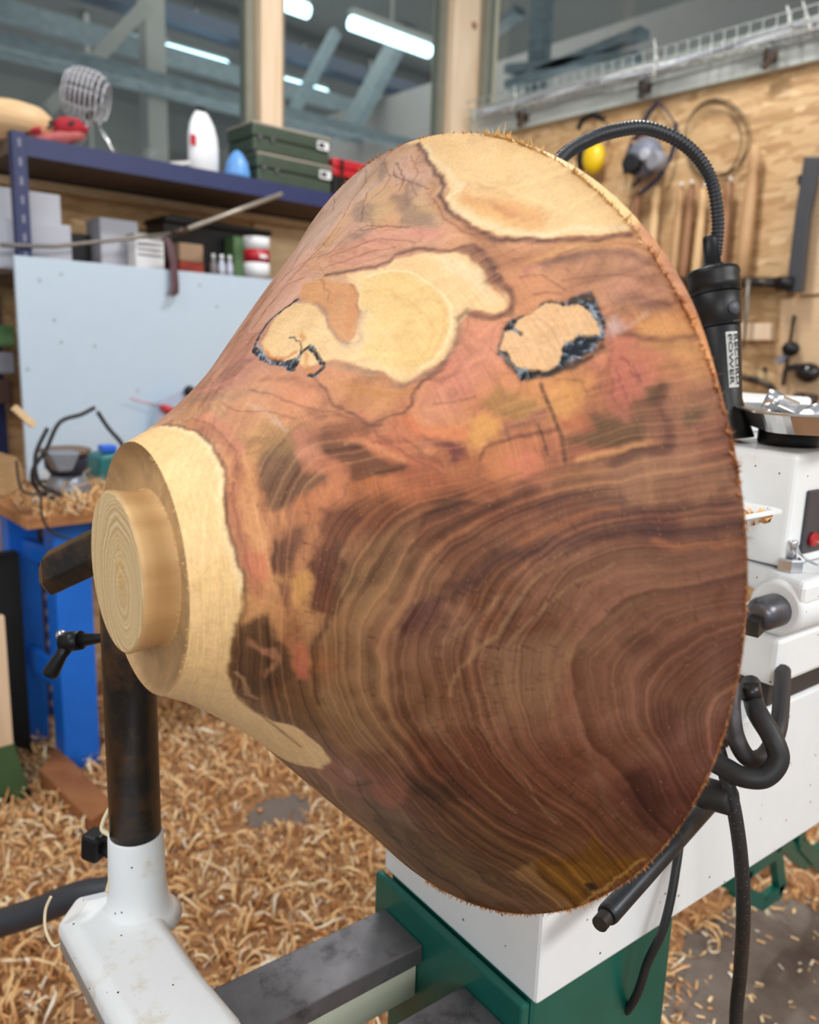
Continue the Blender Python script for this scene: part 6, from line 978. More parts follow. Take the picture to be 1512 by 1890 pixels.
# toolboxes
M_tg = mat('army_green', (54, 68, 54), .45, var=.12)
def toolbox(x0, x1, y0, y1, zb, label, ymt):
    Y = 2.525; b = boxpx(x0, x1, y0, y1, Y, .17); t = thing('tool_case', label, 'tool case', ((b[0]+b[1])/2, Y, zb), 'stacked green tool cases')
    zt = zb+ymt; zm = zb+ymt*.55
    MB().box(b[0]+.004, b[1]-.004, Y, Y+.17, zb, zm-.004).build('case_base', M_tg, t, bevel=.006)
    MB().box(b[0], b[1], Y-.003, Y+.175, zm-.003, zt).build('case_lid', M_tg, t, bevel=.008)
    MB().box(b[0]+.002, b[1]-.002, Y-.001, Y+.172, zt+.0005, zt+.005).build('lid_trim', mat('pale_trim', (176, 164, 150), .6), t)
    w = MB().box(b[1]-.060, b[1]-.012, Y-.0068, Y-.0035, zm+.0, zm+.028).build('case_label', M_wcard, t); MB().box(b[1]-.055, b[1]-.03, Y-.0076, Y-.007, zm+.006, zm+.022).build('label_print', M_plastic, w)
    for xx in (b[0]+.02, b[0]+.07): MB().box(xx, xx+.012, Y-.007, Y-.0035, zm-.010, zm+.004).build('latch', M_steel, t)
toolbox(474, 614, 272, 340, TB, 'dark green tool case at the bottom of the two case stack', .092)
toolbox(466, 610, 226, 290, TB+.0975, 'dark green tool case on top of the other one beside the pine post', .088)
b = boxpx(618, 760, 262, 300, 2.53, .16); rcx = thing('red_case', 'bright red plastic case on a black box right of the green cases', 'case', (b[0], 2.53, TB+.0725))
MB().box(b[0]-.006, b[1]+.1, 2.53, 2.69, TB+.0725, TB+.100).build('case_base', M_red, rcx, bevel=.006); MB().box(b[0]-.006, b[1]+.1, 2.53, 2.69, TB+.1005, TB+.135).build('case_lid', M_red, rcx, bevel=.008); MB().box(b[0]+.025, b[0]+.038, 2.525, 2.529, TB+.08, TB+.13).build('latch', M_plastic, rcx)
tag(MB().box(b[0]-.002, b[1]+.09, 2.53, 2.69, TB, TB+.072).build('black_box', M_plastic, org=(b[0], 2.6, TB), bevel=.004), 'black box under the red case on the top shelf', 'box')
q = at(1, 2.58, 735, 262); tag(MB().prism([(q[0]-.07, 2.58, TB+.1355), (q[0]+.06, 2.58, TB+.1355), (q[0]+.058, 2.58, TB+.178), (q[0]+.02, 2.58, TB+.188), (q[0]-.045, 2.58, TB+.170)], (0, .07, 0)).build('blue_case', mat('petrol_blue', (26, 62, 96), .5), org=(q[0], 2.58, TB+.1355), bevel=.006), 'small dark blue case lying on the red one', 'case')
b = boxpx(470, 640, 395, 440, YW-.03, .02); st(MB().box(b[0], 2.70, YW-.03, YW-.002, 1.45, 1.66).build('trim_20', M_pineh))
# items on second shelf
ZB = MS+.0005
def carton(name, x0, x1, y0, y1, Y, dy, m, label, cat='box', group=None, zb=ZB): return shelf_item(name, x0, x1, y0, y1, Y, dy, m, label, cat, zb, group)
c1 = carton('grey_carton', -60, 132, 405, 480, 2.54, .27, M_card, 'wide pale grey box at the left end of the second shelf, under the other')
zt1 = boxpx(-60, 132, 405, 480, 2.53, .1)[5]; c2 = shelf_item('grey_carton', -60, 112, 348, 405, 2.55, .25, M_card, 'pale grey box stacked on top at the left end of the second shelf', 'box', zt1+.001)
carton('open_carton', 186, 256, 405, 486, 2.62, .12, M_card, 'pale grey open topped box behind the plank on the second shelf')
carton('dark_crate', 120, 178, 432, 486, 2.70, .10, M_plastic, 'black crate between the grey boxes')
q0 = at(1, 2.53, 80, 475); q1 = at(1, 2.53, 245, 485); tag(MB().box(q0[0], q1[0], 2.522, 2.60, MS+.0005, MS+.020).build('plank_offcut', wood('offcut', (170, 128, 84), (200, 160, 110), .7), org=(q0[0], 2.53, MS), bevel=.002), 'flat brown wooden offcut lying behind the white panel', 'plank')
jb = thing('jar_box', 'white and grey jar with lined label left of the hanging belt', 'jar', (*at(1, 2.54, 275, 480)[:2], ZB)); b = boxpx(250, 304, 440, 500, 2.54, .05); MB().box(b[0], b[1], 2.54, 2.60, ZB, b[5]).build('jar_body', M_wcard, jb, bevel=.006); MB().box(b[0]-.002, b[1]+.002, 2.537, 2.603, b[5]+.0005, b[5]+.012).build('jar_lid', mat('grey_lid', (168, 164, 162), .5), jb)
for k in range(3): MB().box(b[0]+.008, b[1]-.008, 2.5378, 2.5395, b[5]-.020-.016*k, b[5]-.017-.016*k).build('label_line', M_plastic, jb)
sb2 = thing('sanding_box', 'brown and red box just right of the hanging belt', 'box', (*at(1, 2.55, 350, 480)[:2], ZB)); b = boxpx(332, 376, 450, 510, 2.56, .05); MB().box(b[0], b[1], 2.56, 2.66, ZB, (ZB+b[5])/2+.008).build('box_body', mat('rust_red', (150, 50, 32), .6), sb2); MB().box(b[0], b[1], 2.56, 2.66, (ZB+b[5])/2+.0085, b[5]).build('box_top', mat('kraft', (150, 122, 96), .7), sb2, bevel=.004)
b = boxpx(304, 496, 414, 506, 2.66, .15); bt3 = thing('black_tray', 'large black tray with sloping front on the second shelf', 'tray', (b[0], 2.66, ZB)); MB().box(b[0], b[1], 2.66, 2.80, ZB, b[5]-.016).build('tray_body', M_plastic, bt3); MB().prism([(b[0]-.01, 2.64, b[5]-.015), (b[1]+.006, 2.64, b[5]-.015), (b[1], 2.64, b[5]+.0), (b[0]+.03, 2.64, b[5]+.010), (b[0], 2.64, b[5]+.004)], (0, .17, 0)).build('tray_rim', M_plastic, bt3, bevel=.003)
for k, (x0, x1, lb, m, y0) in enumerate(((392, 404, 'grey tube bottle left of the silver ones', mat('jar_grey', (120, 112, 114), .5), 448), (406, 420, 'left one of two silver spray bottles on the second shelf', mat('jar_silver', (184, 188, 204), .35, .3), 446), (422, 434, 'right one of two silver spray bottles on the second shelf', mat('jar_silver', (184, 188, 204), .35, .3), 444))):
    b = boxpx(x0, x1, y0, 505, 2.54, .03); t = thing('spray_bottle', lb, 'bottle', ((b[0]+b[1])/2, 2.55, ZB)); r_ = (b[1]-b[0])/2; MB().lathe(((b[0]+b[1])/2, 2.555, ZB), (0, 0, 1), [(0, r_), (.07, r_), (.085, r_*.6), (.09, r_*.45)], 16).build('bottle_body', m, t); MB().lathe(((b[0]+b[1])/2, 2.555, ZB+.0905), (0, 0, 1), [(0, r_*.5), (.016, r_*.5)], 12).build('bottle_cap', M_wcard, t)
b = boxpx(432, 464, 438, 510, 2.585, .05); tag(MB().box(b[0], b[1], 2.585, 2.65, ZB, b[5]).build('green_box', mat('leaf_green', (70, 110, 62), .6, dirt=(96, 90, 80), dirt_amt=.6), org=(b[0], 2.58, ZB)), 'green and grey box behind the silver bottles', 'box')
b = boxpx(462, 504, 437, 512, 2.54, .06); tn_ = thing('striped_tin', 'white tin with two red bands at right end of second shelf', 'tin', (b[0], 2.54, ZB)); h = b[5]-ZB; xx = ((b[0]+b[1])/2, 2.575, ZB); rr2 = (b[1]-b[0])/2
for k, (z0, z1, m) in enumerate(((0, .22, M_red), (.22, .52, M_wcard), (.52, .76, M_red), (.76, 1., M_wcard))): MB().lathe((xx[0], xx[1], ZB+h*z0), (0, 0, 1), [(0.0002, rr2), (h*(z1-z0)-.0002, rr2)], 28).build('red_band' if m is M_red else 'white_band', m, tn_)
lt_ = [(a_, b_) for a_, b_ in ((470, 466), (478, 465), (486, 467))]
MB().box(xx[0]-.014, xx[0]+.014, xx[1]-rr2-.001, xx[1]-rr2+.004, ZB+h*.60, ZB+h*.67).build('band_print', M_wcard, tn_)
# items seen to the left of the upright on lower shelves
for (x0, x1, y0, y1, m, lb, cat, zb) in ((-40, 24, 600, 640, mat('leaf_green', (70, 110, 62), .6), 'green bottle lying left of the white panel', 'bottle', None), (-40, 24, 650, 690, mat('pale_tool', (130, 130, 140), .6), 'pale grey tool body left of the white panel', 'tool', None), (-50, 20, 700, 745, mat('kraft_dark', (70, 44, 34), .7), 'dark brown box left of the white panel', 'box', None)):
    b = boxpx(x0, x1, y0, y1, 2.62, .1); tag(MB().box(b[0], b[1], 2.60, 2.72, b[4], b[5]).build('shelf_oddment', m, org=(b[0], 2.6, b[4]), bevel=.006), lb, cat)
# white panel with holes and the belt hanging over it
pn = thing('white_panel', 'large white melamine panel leaning against the shelving', 'panel', (1.1, 2.455, .80))
MB().box(.716, 1.80, 2.450, 2.466, .79, 1.417).build('panel_board', mat('melamine', (182, 200, 216), .4, var=.02), pn, bevel=.001)
for k, (x, y) in enumerate(((113, 505), (73, 516), (369, 525), (100, 590), (113, 630), (175, 638), (51, 681), (254, 720), (400, 565))):
    q = at(1, 2.45, x, y); MB().tube([(q[0], 2.4495, q[2]), (q[0], 2.4480, q[2])], .0045, 12).build('screw_cap', mat('cap_grey', (164, 172, 178), .5), pn)
q = at(1, 2.43, 318, 440); bz_ = at(1, 2.43, 318, 548)[2]; M_belt = mat('sanding_belt', (92, 66, 74), .8, var=.12)
sbt = thing('sanding_belt', 'dull purple sanding belt loop hanging over the top of the white panel', 'belt', (q[0], 2.445, 1.417))
def strap(pts, w, parent, name, m, Y0=0):
    vs = []; 
    for (x, z, y) in pts: vs += [(x-w/2, y, z), (x+w/2, y, z), (x+w/2, y+.0016, z), (x-w/2, y+.0016, z)]
    fs = [(4*i+k, 4*i+(k+1) % 4, 4*i+4+(k+1) % 4, 4*i+4+k) for i in range(len(pts)-1) for k in range(4)]+[(3, 2, 1, 0), tuple(4*(len(pts)-1)+k for k in range(4))]
    return MB().add(vs, fs, True).build(name, m, parent)
x_ = q[0]; strap([(x_-.006, q[2]-.0, 2.475), (x_-.006, q[2]+.004, 2.455), (x_-.004, q[2]-.02, 2.440), (x_+.004, q[2]-.07, 2.434), (x_+.004, bz_+.035, 2.43), (x_-.004, bz_+.014, 2.426), (x_-.012, bz_+.008, 2.424)], .022, sbt, 'front_strand', M_belt)
strap([(x_+.004, q[2]-.0, 2.47), (x_+.006, q[2]-.02, 2.445), (x_+.014, q[2]-.06, 2.444), (x_+.018, bz_+.04, 2.443), (x_+.014, bz_+.014, 2.436), (x_+.004, bz_+.006, 2.430)], .014, sbt, 'back_strand', M_belt)
# ---------------------------------------------------------------- bench
TZ = .775
bn = thing('work_bench', 'blue steel legged work bench with worn wooden top under the white panel', 'workbench', (.72, 2.2, 0))
MB().box(.575, 1.42, 2.0, 2.44, TZ-.028, TZ).build('bench_top', wood('bench_wood', (150, 98, 58), (186, 134, 88), .6, (3, 12, 3)), bn, bevel=.002)
lx = at(1, 2.15, 140, 1300)[0]
MB().box(lx-.045, lx+.05, 2.12, 2.20, .002, TZ-.029).build('leg', M_blue, bn, bevel=.003)
l2 = at(1, 2.36, 56, 1200)[0]; MB().box(l2-.04, l2+.04, 2.36, 2.43, .002, TZ-.029).build('leg', M_blue, bn, bevel=.003)
MB().box(1.30, 1.39, 2.12, 2.20, .002, TZ-.029).build('leg', M_blue, bn, bevel=.003); MB().box(1.30, 1.39, 2.36, 2.43, .002, TZ-.029).build('leg', M_blue, bn, bevel=.003)
MB().bar((l2, 2.355, .30), (lx-.02, 2.205, .27), .02, .06).build('side_rail', M_blue, bn)
MB().box(lx+.051, 1.299, 2.15, 2.17, TZ-.13, TZ-.030).build('front_rail', M_blue, bn)
MB().bar((l2, 2.355, .62), (lx-.02, 2.205, .62), .02, .05).build('side_rail', M_blue, bn)
def onb(px, py, z=TZ): return at(2, z, px, py)
# router / sander with hoses
rt = thing('power_sander', 'dark blue and grey power sander body standing on the bench', 'power tool', (*onb(120, 905)[:2], TZ))
bc = at(1, 2.12, 122, 850); rb = .045
MB().lathe((bc[0], 2.12, TZ+.004), (0, 0, 1), [(0, .040), (.02, .055), (.05, .058), (.06, .045), (.075, .040)], 32).build('sander_base', mat('silver_grey', (128, 134, 144), .4, .4), rt)
MB().lathe((bc[0], 2.12, TZ+.080), (0, 0, 1), [(0, .038), (.02, .052), (.045, .054), (.05, .05)], 32).build('motor_body', mat('navy_tool', (30, 42, 66), .5), rt)
MB().lathe((bc[0], 2.12, TZ+.131), (0, 0, 1), [(0, .050), (.004, .060), (.014, .062), (.018, .050)], 32).build('top_disc', mat('dusty_disc', (112, 94, 80), .7), rt)
tt_ = at(1, 2.25, 200, 790); tw = thing('teal_power_tool', 'teal bodied power tool behind the sander on the bench', 'power tool', (tt_[0], 2.25, TZ))
MB().prism([(tt_[0]-.06, 2.20, TZ), (tt_[0]+.05, 2.20, TZ), (tt_[0]+.055, 2.20, TZ+.05), (tt_[0]+.02, 2.20, TZ+.115), (tt_[0]-.045, 2.20, TZ+.11)], (0, .11, 0)).build('tool_body', mat('teal_plastic', (20, 104, 108), .45), tw, bevel=.012, seg=3)
MB().box(tt_[0]-.03, tt_[0]+.01, 2.215, 2.26, TZ+.1155, TZ+.135).build('blue_cap', mat('bright_blue', (30, 96, 210), .4), tw, bevel=.004)
hs_pts = [[(175, 752), (150, 765), (110, 780), (85, 830), (60, 870), (70, 905), (110, 925)], [(180, 760), (200, 790), (222, 815), (228, 830)], [(88, 790), (66, 840), (72, 890), (110, 912), (165, 935)], [(30, 850), (38, 900), (60, 912), (90, 905)], [(75, 905), (80, 960), (110, 990), (165, 998)]]
hl = ['black hose arching over the sander and down its left', 'short black hose running down over the teal tool', 'black hose coiled round the foot of the sander', 'thin dark cable looping at the left among shavings', 'black cable drooping in front of the bench edge']
for k, (P, lb) in enumerate(zip(hs_pts, hl)): cable('tool_hose', [at(1, 2.03-.01*k if k != 4 else 1.93, *p) for p in P], .0052 if k < 3 else .003, M_black, lb, 'hose', 6)
gc = at(1, 2.08, 100, 880)
tag(MB().prism([at(1, 2.0, 88, 835), at(1, 2.0, 150, 835), at(1, 2.0, 135, 870), at(1, 2.0, 108, 872)], (0, .05, 0)).build('grey_shroud', mat('silver_grey', (128, 134, 144), .4), org=at(1, 2.0, 120, 860), bevel=.005), 'grey wedge shaped dust shroud before the sander', 'shroud')
tb_ = at(1, 2.05, 20, 800); tag(MB().lathe((tb_[0]-.03, 2.10, TZ+.0955), (.1, -.99, .1), [(0, .055), (.05, .055), (.053, .050)], 8, smooth=False).build('wood_block', wood('offcut2', (150, 116, 78), (176, 140, 98), .7), org=(tb_[0]-.03, 2.10, TZ+.07), bevel=.003), 'round cornered brown wood block on the left of the bench', 'wood block')
tag(MB().bar(at(1, 2.03, 26, 752)+0, at(1, 2.03, 62, 785), .02, .016).build('pale_stick', M_pineh, org=at(1, 2.03, 40, 768)), 'pale stick of wood lying on the brown block', 'stick')
bs_ = curls('bench_shavings', 900, (.60, 1.4, 1.96, 2.3), lambda x, y: 1.0+.9*fbm(x*9, y*9, 2)+0*x, size=(.018, .05), width=(.0015, .004), seed=17, base_z=lambda x, y: 0*x+TZ+.001, keep=lambda x, y: (x < 1.05), SEG=8)
tag(bs_, 'heap of pale shavings scattered on the bench top round the sander', 'shavings', kind='stuff')
# red handled screwdriver in front of the panel
sc_ = at(1, 2.38, 300, 757); sd_ = thing('screwdriver', 'red handled screwdriver with pink grey shaft before the white panel', 'screwdriver', sc_)
MB().tube([at(1, 2.40, 240, 735), at(1, 2.385, 296, 750)], .0028, 8).build('shaft', mat('pinkish_steel', (196, 150, 160), .4, .3), sd_)
MB().tube([at(1, 2.385, 296, 750), at(1, 2.38, 305, 754), at(1, 2.37, 330, 764)], [.006, .013, .011], 14).build('grip', M_red, sd_)
pg = [at(1, 2.392, *p) for p in ((262, 792), (296, 738), (346, 716), (352, 792))]; pg[0][2] = pg[3][2] = TZ+.001
tag(MB().prism(pg, (0, .006, 0)).build('clear_guard', mat('bluish_acrylic', (170, 184, 206), .2), org=pg[0]), 'pale bluish plastic guard standing behind the red screwdriver', 'guard')
q = at(1, 2.38, 350, 722); tag(MB().ball(tuple(q), .018).build('guard_knob', M_plastic, org=q), 'round black knob on the top corner of the plastic guard', 'knob')
# machines at the far left edge
gm = thing('green_machine_base', 'green machine base with two bolt heads at the lower left edge', 'machine base', (*at(2, 0, -10, 1500)[:2], 0))
ga, gb_, gc_ = at(2, 0.002, 62, 1470), at(2, 0.002, -120, 1505), at(1, 2.06, 8, 1300)
gp_ = [ga, gb_, np.array([gb_[0], gb_[1], .40]), np.array([ga[0]-.12, (ga[1]+gb_[1])/2, .34]), np.array([ga[0]-.085, ga[1], .22])]
gp_ = [at(1, 2.06, *p) for p in ((62, 1478), (-90, 1500), (-90, 1270), (0, 1282), (14, 1330), (36, 1400))]
MB().prism(gp_, (0, .22, 0)).build('casting', mat('machine_green', (66, 98, 62), .5, var=.12), gm, bevel=.006)
for p in ((10, 1474), (50, 1463)): q = at(1, 2.058, *p); MB().tube([(q[0], 2.0595, q[2]), (q[0], 2.05, q[2])], .010, 6, smooth=False).build('bolt_head', M_plastic, gm)
q = at(1, 2.3, 18, 1100); tag(MB().box(q[0]-.07, q[0]+.03, 2.30, 2.34, .002, .62).build('black_cabinet', mat('matt_black', (14, 14, 15), .8), org=(q[0], 2.3, 0)), 'tall narrow black cabinet side left of the blue bench legs', 'cabinet')
q = at(1, 1.95, 2, 1200); tag(MB().box(q[0]-.05, q[0]+.012, 1.95, 1.97, .24, .56).build('pale_board', M_pine, org=(q[0], 1.95, .2)), 'pale upright board standing on the green machine at left edge', 'board')
ta = [at(2, .0, *p) for p in ((75, 1470), (170, 1568), (215, 1535), (110, 1425))]
tag(MB().prism([np.array([p[0], p[1], .018]) for p in ta], (0, 0, .06)).build('timber_block', wood('dirty_timber', (138, 86, 50), (168, 112, 70), .7), org=ta[0], bevel=.003), 'dirty orange brown timber lying among the shavings left of the black post', 'timber')
# ---------------------------------------------------------------- right wall
X0 = XW-.001
def W_(px, py, off=.03): return at(0, XW-off, px, py)
# wire cable tray along the sill
ct = thing('wire_cable_tray', 'galvanised wire cable tray running under the right hand window', 'cable tray', (XW-.1, 2.0, 2.25))
M_wire = mat('galvanised_wire', (176, 182, 178), .45, .5, var=.2, scale=40)
for off, z in ((.045, 2.295), (.055, 2.262), (.05, 2.232), (.08, 2.222), (.115, 2.232), (.12, 2.262), (.122, 2.30)):
    MB().tube([(XW-off-.0, -.5, z), (XW-off, 2.80, z)], .0022, 6, caps=False).build('long_wire', M_wire, ct)
for k in range(56):
    y = 2.78-k*.045; MB().tube([(XW-.046, y, 2.296), (XW-.050, y, 2.230), (XW-.08, y, 2.220), (XW-.116, y, 2.230), (XW-.124, y, 2.300)], .0019, 5, caps=False, smooth=False).build('cross_wire', M_wire, ct)
for (px, py) in ((1425, 108), (1195, 152), (968, 216)):
    q = at(0, XW-.05, px, py); b = MB().box(XW-.09, XW-.036, q[1]-.014, q[1]+.014, 2.185, 2.218); b.build('tray_bracket', M_blackmetal, ct, bevel=.004); MB().bar((XW-.10, q[1]-.035, 2.21), (XW-.06, q[1]+.02, 2.17), .02, .02).build('bracket_clip', M_steel, ct)
ts = thing('tray_cables', 'white and grey cables lying along the wire tray', 'cable', (XW-.08, 2.0, 2.24))
for k in range(4):
    pts = [(XW-.07-.012*k, 2.75-j*.28, 2.236+.012*((k+j) % 3)) for j in range(12)]; MB().tube(arc(pts, 4), .006, 6).build('cable_strand', (M_wcard, M_card)[k % 2], ts)
for (pts, lb) in (([(1206, 142), (1212, 110), (1208, 72)], 'pale dusty cobweb strand standing up midway along the cable tray'), ([(1497, 58), (1490, 30), (1482, 2)], 'long pale cobweb strand at the right end of the cable tray'), ([(1460, 50), (1457, 30), (1453, 10)], 'short cobweb strand left of the long one at right end of tray'), ([(945, 205), (952, 180), (950, 158)], 'faint cobweb strand at the left end of the cable tray near the post')):
    tag(MB().tube([at(0, XW-.11, *p) for p in pts], [.009, .005, .002], 6).build('cobweb_strand', mat('dusty_web', (206, 206, 200), .8), org=at(0, XW-.11, *pts[0])), lb, 'cobweb')
# ear defenders
em = thing('ear_defenders', 'yellow ear defenders with black band hanging on the board', 'ear defenders', W_(1090, 230))
c_ = W_(1096, 292, .06); MB().ball(tuple(c_), .035, .05, .062).build('ear_cup', mat('yellow_plastic', (232, 192, 20), .35, var=.04), em)
c_ = W_(1076, 288, .035); MB().ball(tuple(c_), .022, .028, .055).build('ear_cushion', M_plastic, em)
bd = [W_(1068, 240, .05), W_(1075, 222, .05), W_(1096, 213, .055), W_(1116, 222, .06), W_(1128, 245, .06), W_(1120, 268, .06)]
MB().tube(arc(bd[:4], 5), [.010]*16, 8).build('head_pad', M_plastic, em); MB().tube(arc(bd[2:], 5), .0045, 6).build('head_band', mat('band_brown', (120, 84, 60), .5), em)
MB().tube([W_(1096, 212, .001), W_(1096, 213, .06)], .004, 6).build('hook', M_steel, em)
# respirator
rp = thing('respirator_mask', 'grey half mask respirator with navy straps hanging on the board', 'respirator', W_(1195, 250))
M_nv = mat('navy_webbing', (34, 40, 74), .8, var=.15); M_gr = mat('mask_grey', (112, 116, 130), .5, var=.15)
c_ = W_(1190, 292, .07); MB().ball(tuple(c_), .05, .075, .075).build('mask_body', M_gr, rp)
for dx, dy in ((-22, 10), (24, 4)): c2_ = W_(1192+dx, 294+dy, .11); MB().lathe(c2_, (-1, .2*(-1 if dx < 0 else 1), 0), [(-.02, .03), (.0, .036), (.03, .036), (.034, .028)], 20).build('filter_cartridge', M_plastic if dx < 0 else mat('filter_grey', (136, 136, 142), .5), rp)
c2_ = W_(1192, 286, .13); MB().lathe(c2_, (-1, 0, 0), [(0, .024), (.012, .022), (.014, .014)], 20).build('exhale_valve', mat('valve_silver', (170, 170, 178), .4), rp)
for pts, w_ in (([(1216, 188), (1200, 205), (1186, 230)], .022), ([(1216, 188), (1232, 206), (1246, 228)], .008), ([(1248, 226), (1246, 262), (1238, 292), (1215, 330), (1182, 358)], .024), ([(1166, 262), (1156, 290), (1152, 322)], .014), ([(1186, 326), (1168, 345)], .02), ([(1168, 258), (1180, 250), (1205, 246)], .03)):
    for i in range(len(pts)-1): MB().bar(W_(*pts[i], .03+.01*i), W_(*pts[i+1], .04+.01*i), .006, w_, up=(1, 0, 0)).build('strap', M_nv, rp, bevel=.002)
MB().tube([W_(1216, 186, .001), W_(1216, 188, .04)], .004, 6).build('hook', M_steel, rp)
# coiled saw blades
for k, (dx, dy, rx, ry, lb) in enumerate(((0, 0, 57, 72, 'widest steel bandsaw blade loop of the coil on the board'), (-6, 3, 52, 70, 'inner bandsaw blade loop resting slightly left in the coil'), (3, -2, 60, 68, 'outermost right bandsaw blade loop of the coil'))):
    P = [W_(1322+dx+rx*math.cos(a), 256+dy+ry*math.sin(a), .012+.012*k) for a in np.linspace(0, 6.2832, 49)]
    b = MB(); o_ = len(b.v); vs = []
    for i, p in enumerate(P): vs += [p+np.array([-.004, 0, 0]), p+np.array([.004, 0, 0]), p*1.0+np.array([.004, 0, .004]), p+np.array([-.004, 0, .004])]
    b.add(vs, [(4*i+j, 4*i+(j+1) % 4, 4*i+4+(j+1) % 4, 4*i+4+j) for i in range(48) for j in range(4)], True); tag(b.build('saw_blade', mat('blade_steel', (112, 100, 78), .4, .5), org=P[12]), lb, 'saw blade')
# rack of turning tools (wooden handles)
M_hA = wood('ash_handle', (176, 134, 92), (206, 166, 122), .5, (6, 6, 1)); M_hB = wood('dark_handle', (138, 96, 64), (166, 120, 84), .5, (6, 6, 1)); M_hC = wood('pale_handle', (206, 166, 116), (224, 190, 146), .5, (6, 6, 1))
rk = thing('tool_rack', 'dark tool rack rail across the board under the turning tools', 'rack', W_(1250, 530))
MB().prism([W_(1160, 512, .02), W_(1462, 514, .02), W_(1462, 530, .02), W_(1160, 530, .02)], (-.05, 0, 0)).build('rail', M_blackmetal, rk)
for k, (x, y0, w_, m, lb) in enumerate(((1176, 352, 20, M_hB, 'leftmost short turning tool with dark handle beside the rim'), (1213, 342, 22, M_hC, 'second turning tool from the left with pale handle'), (1258, 342, 20, M_hA, 'turning tool with ash handle, third from the left'), (1277, 338, 20, M_hB, 'slim dark handled turning tool left of the gooseneck'), (1300, 345, 18, M_hC, 'pale handled turning tool half behind the gooseneck'), (1347, 332, 22, M_hB, 'dark handled turning tool just right of the gooseneck'), (1396, 262, 26, M_hA, 'tallest turning tool, standing apart near the right end of rack'))):
    a = W_(x, y0, .05); zb = W_(x, 560 if k != 6 else 540, .05)[2]; t = thing('turning_tool', lb, 'turning tool', (a[0], a[1], zb), 'turning tools in the wall rack'); h = a[2]-zb; r_ = w_/FPX*3.0*.5
    MB().lathe((a[0], a[1], zb+.001), (0, 0, 1), [(0, r_*.9), (h*.35, r_), (h*.7, r_*.8), (h*.82, r_*.55), (h*.86, r_*.85), (h*.96, r_*.7), (h*.99, r_*.35)], 20).build('handle', m, t)
    MB().lathe((a[0], a[1], zb-.12), (0, 0, 1), [(0, .004), (.1205, .007)], 10).build('tool_blade', M_steel, t)
    if k in (2, 3, 4, 5): q = W_(x+(2 if k > 3 else 0), y0-2 if k != 4 else y0-4, .07); MB().ball(tuple(q), .0065).build('end_pin', M_wcard, t)
# clamps
cl = thing('sash_clamp', 'black sash clamp hung upright at the right edge of the board', 'clamp', W_(1480, 540))
MB().prism([W_(1491, 292, .06), W_(1522, 292, .06), W_(1500, 400, .06), W_(1486, 540, .06), W_(1457, 542, .06), W_(1474, 400, .06)], (-.03, 0, 0)).build('clamp_bar', mat('clamp_grey', (62, 62, 66), .5), cl, bevel=.003)
MB().prism([W_(1478, 326, .06), W_(1494, 320, .06), W_(1492, 342, .06), W_(1476, 342, .06)], (-.02, 0, 0)).build('clamp_jaw', M_blackmetal, cl)
hb = thing('screw_clamp', 'black clamp screw lying level between rack and sash clamp', 'clamp', W_(1400, 522)); MB().tube([W_(1362, 522, .085), W_(1440, 523, .085)], .016, 12).build('screw_body', M_blackmetal, hb); MB().tube([W_(1436, 523, .085), W_(1466, 524, .085)], .024, 12).build('screw_handle', M_plastic, hb)
tag(MB().tube([W_(1382, 514, .1), W_(1378, 580, .1), W_(1373, 645, .1)], [.008, .007, .004], 8).build('steel_skewer', M_rod, org=W_(1378, 580, .1)), 'thin grey steel rod hanging over the pale wall block', 'rod')
b = [W_(1340, 598, .002), W_(1432, 598, .002), W_(1432, 629, .002), W_(1340, 629, .002)]; tag(MB().prism(b, (-.05, 0, 0)).build('wall_block', M_pine, org=b[0], bevel=.003), 'small pale pine block screwed to the board behind the lamp', 'block')
b = [W_(1446, 552, .002), W_(1540, 548, .002), W_(1540, 760, .002), W_(1440, 756, .002)]; tag(MB().prism(b, (-.02, 0, 0)).build('plywood_backing', wood('birch_ply', (206, 170, 130), (218, 186, 148), .6), org=b[0]), 'smooth pinkish plywood board behind the black knobs', 'board')
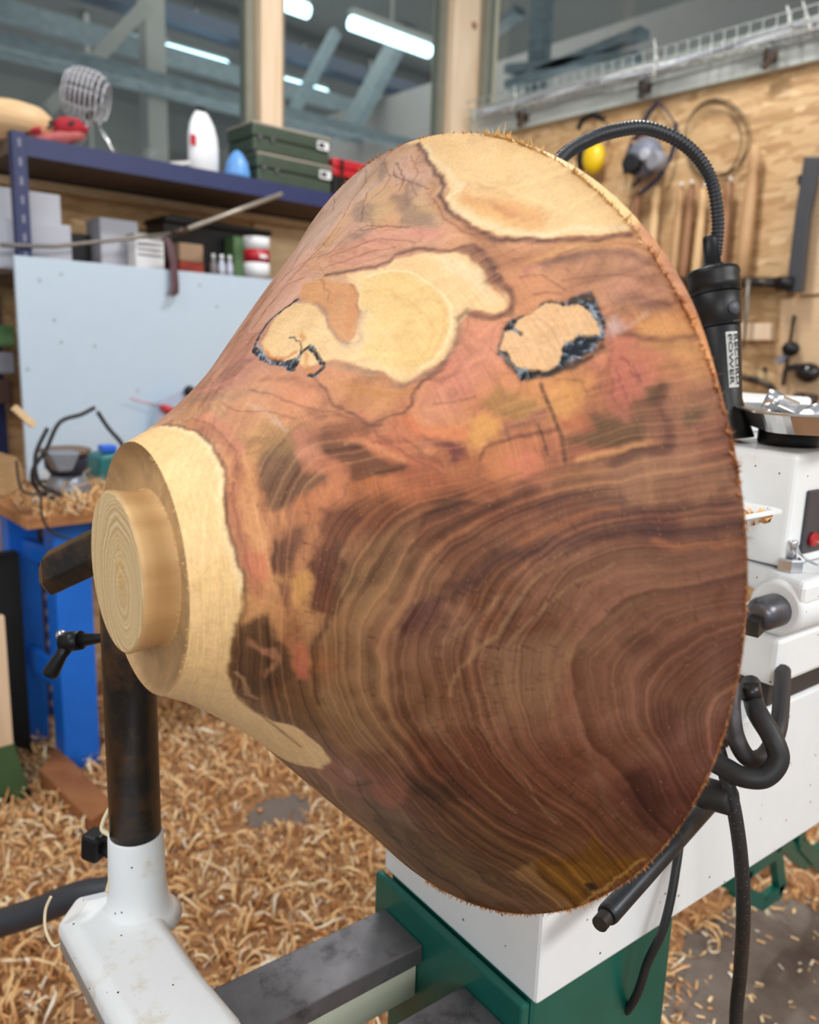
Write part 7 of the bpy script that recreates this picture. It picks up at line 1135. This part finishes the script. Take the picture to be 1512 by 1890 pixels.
b = [W_(1494, 340, .002), W_(1560, 330, .002), W_(1560, 540, .002), W_(1478, 546, .002)]; tag(MB().prism(b, (-.025, 0, 0)).build('plywood_strip', wood('birch_ply', (206, 170, 130), (218, 186, 148), .6), org=b[0]), 'pale plywood strip beside the sash clamp at the right edge', 'board')
fc_ = thing('bar_clamp', 'slender black bar clamp hanging on the plywood board', 'clamp', W_(1462, 600, .05))
MB().bar(W_(1467, 582, .05), W_(1446, 712, .05), .008, .016, up=(1, 0, 0)).build('clamp_bar', M_blackmetal, fc_); MB().ball(tuple(W_(1460, 644, .06)), .03, .03, .026, 10, 6).build('clamp_slide', M_plastic, fc_)
MB().bar(W_(1462, 650, .055), W_(1436, 668, .055), .02, .02, up=(1, 0, 0)).build('clamp_pad', mat('slide_grey', (120, 124, 140), .5), fc_); MB().bar(W_(1456, 680, .055), W_(1478, 676, .055), .02, .03, up=(1, 0, 0)).build('clamp_jaw', M_blackmetal, fc_)
for (x, y, rx, lb) in ((1492, 688, 20, 'shiny black ball knob, upper one at the right edge'), (1476, 736, 13, 'black knob end lower left under the ball knob')):
    q = W_(x, y, .07); t = thing('machine_knob', lb, 'knob', q); MB().ball(tuple(q), rx/FPX*3*.9, rx/FPX*3*1.05, rx/FPX*3*.85).build('knob_ball', mat('gloss_black', (30, 26, 28), .15), t); MB().tube([q, q+np.array([.055, 0, 0])], .01, 10).build('knob_stem', M_steel, t)
    if y > 700: MB().tube([q, W_(1506, 742, .07)], [.022, .026], 14).build('knob_sleeve', M_blackmetal, t)
tag(MB().tube(arc([W_(1366, 694, .03), W_(1385, 700, .03), W_(1405, 705, .03), W_(1428, 718, .03), W_(1432, 735, .03)], 5), [.012]*15+[.008]*6, 8).build('callipers', M_blackmetal, org=W_(1400, 705, .03)), 'curved black callipers hanging low on the board', 'callipers')
tag(MB().tube(arc([W_(1338, 676, .02), W_(1350, 680, .02), W_(1362, 690, .02)], 4), .006, 8).build('small_hook', M_blackmetal, org=W_(1350, 680, .02)), 'small black hook between the lamp and the callipers', 'hook')
q = W_(1412, 682, .01); tag(MB().ball(tuple(q), .009).build('wall_screw', M_blackmetal, org=q), 'tiny dark screw head above the callipers', 'screw')
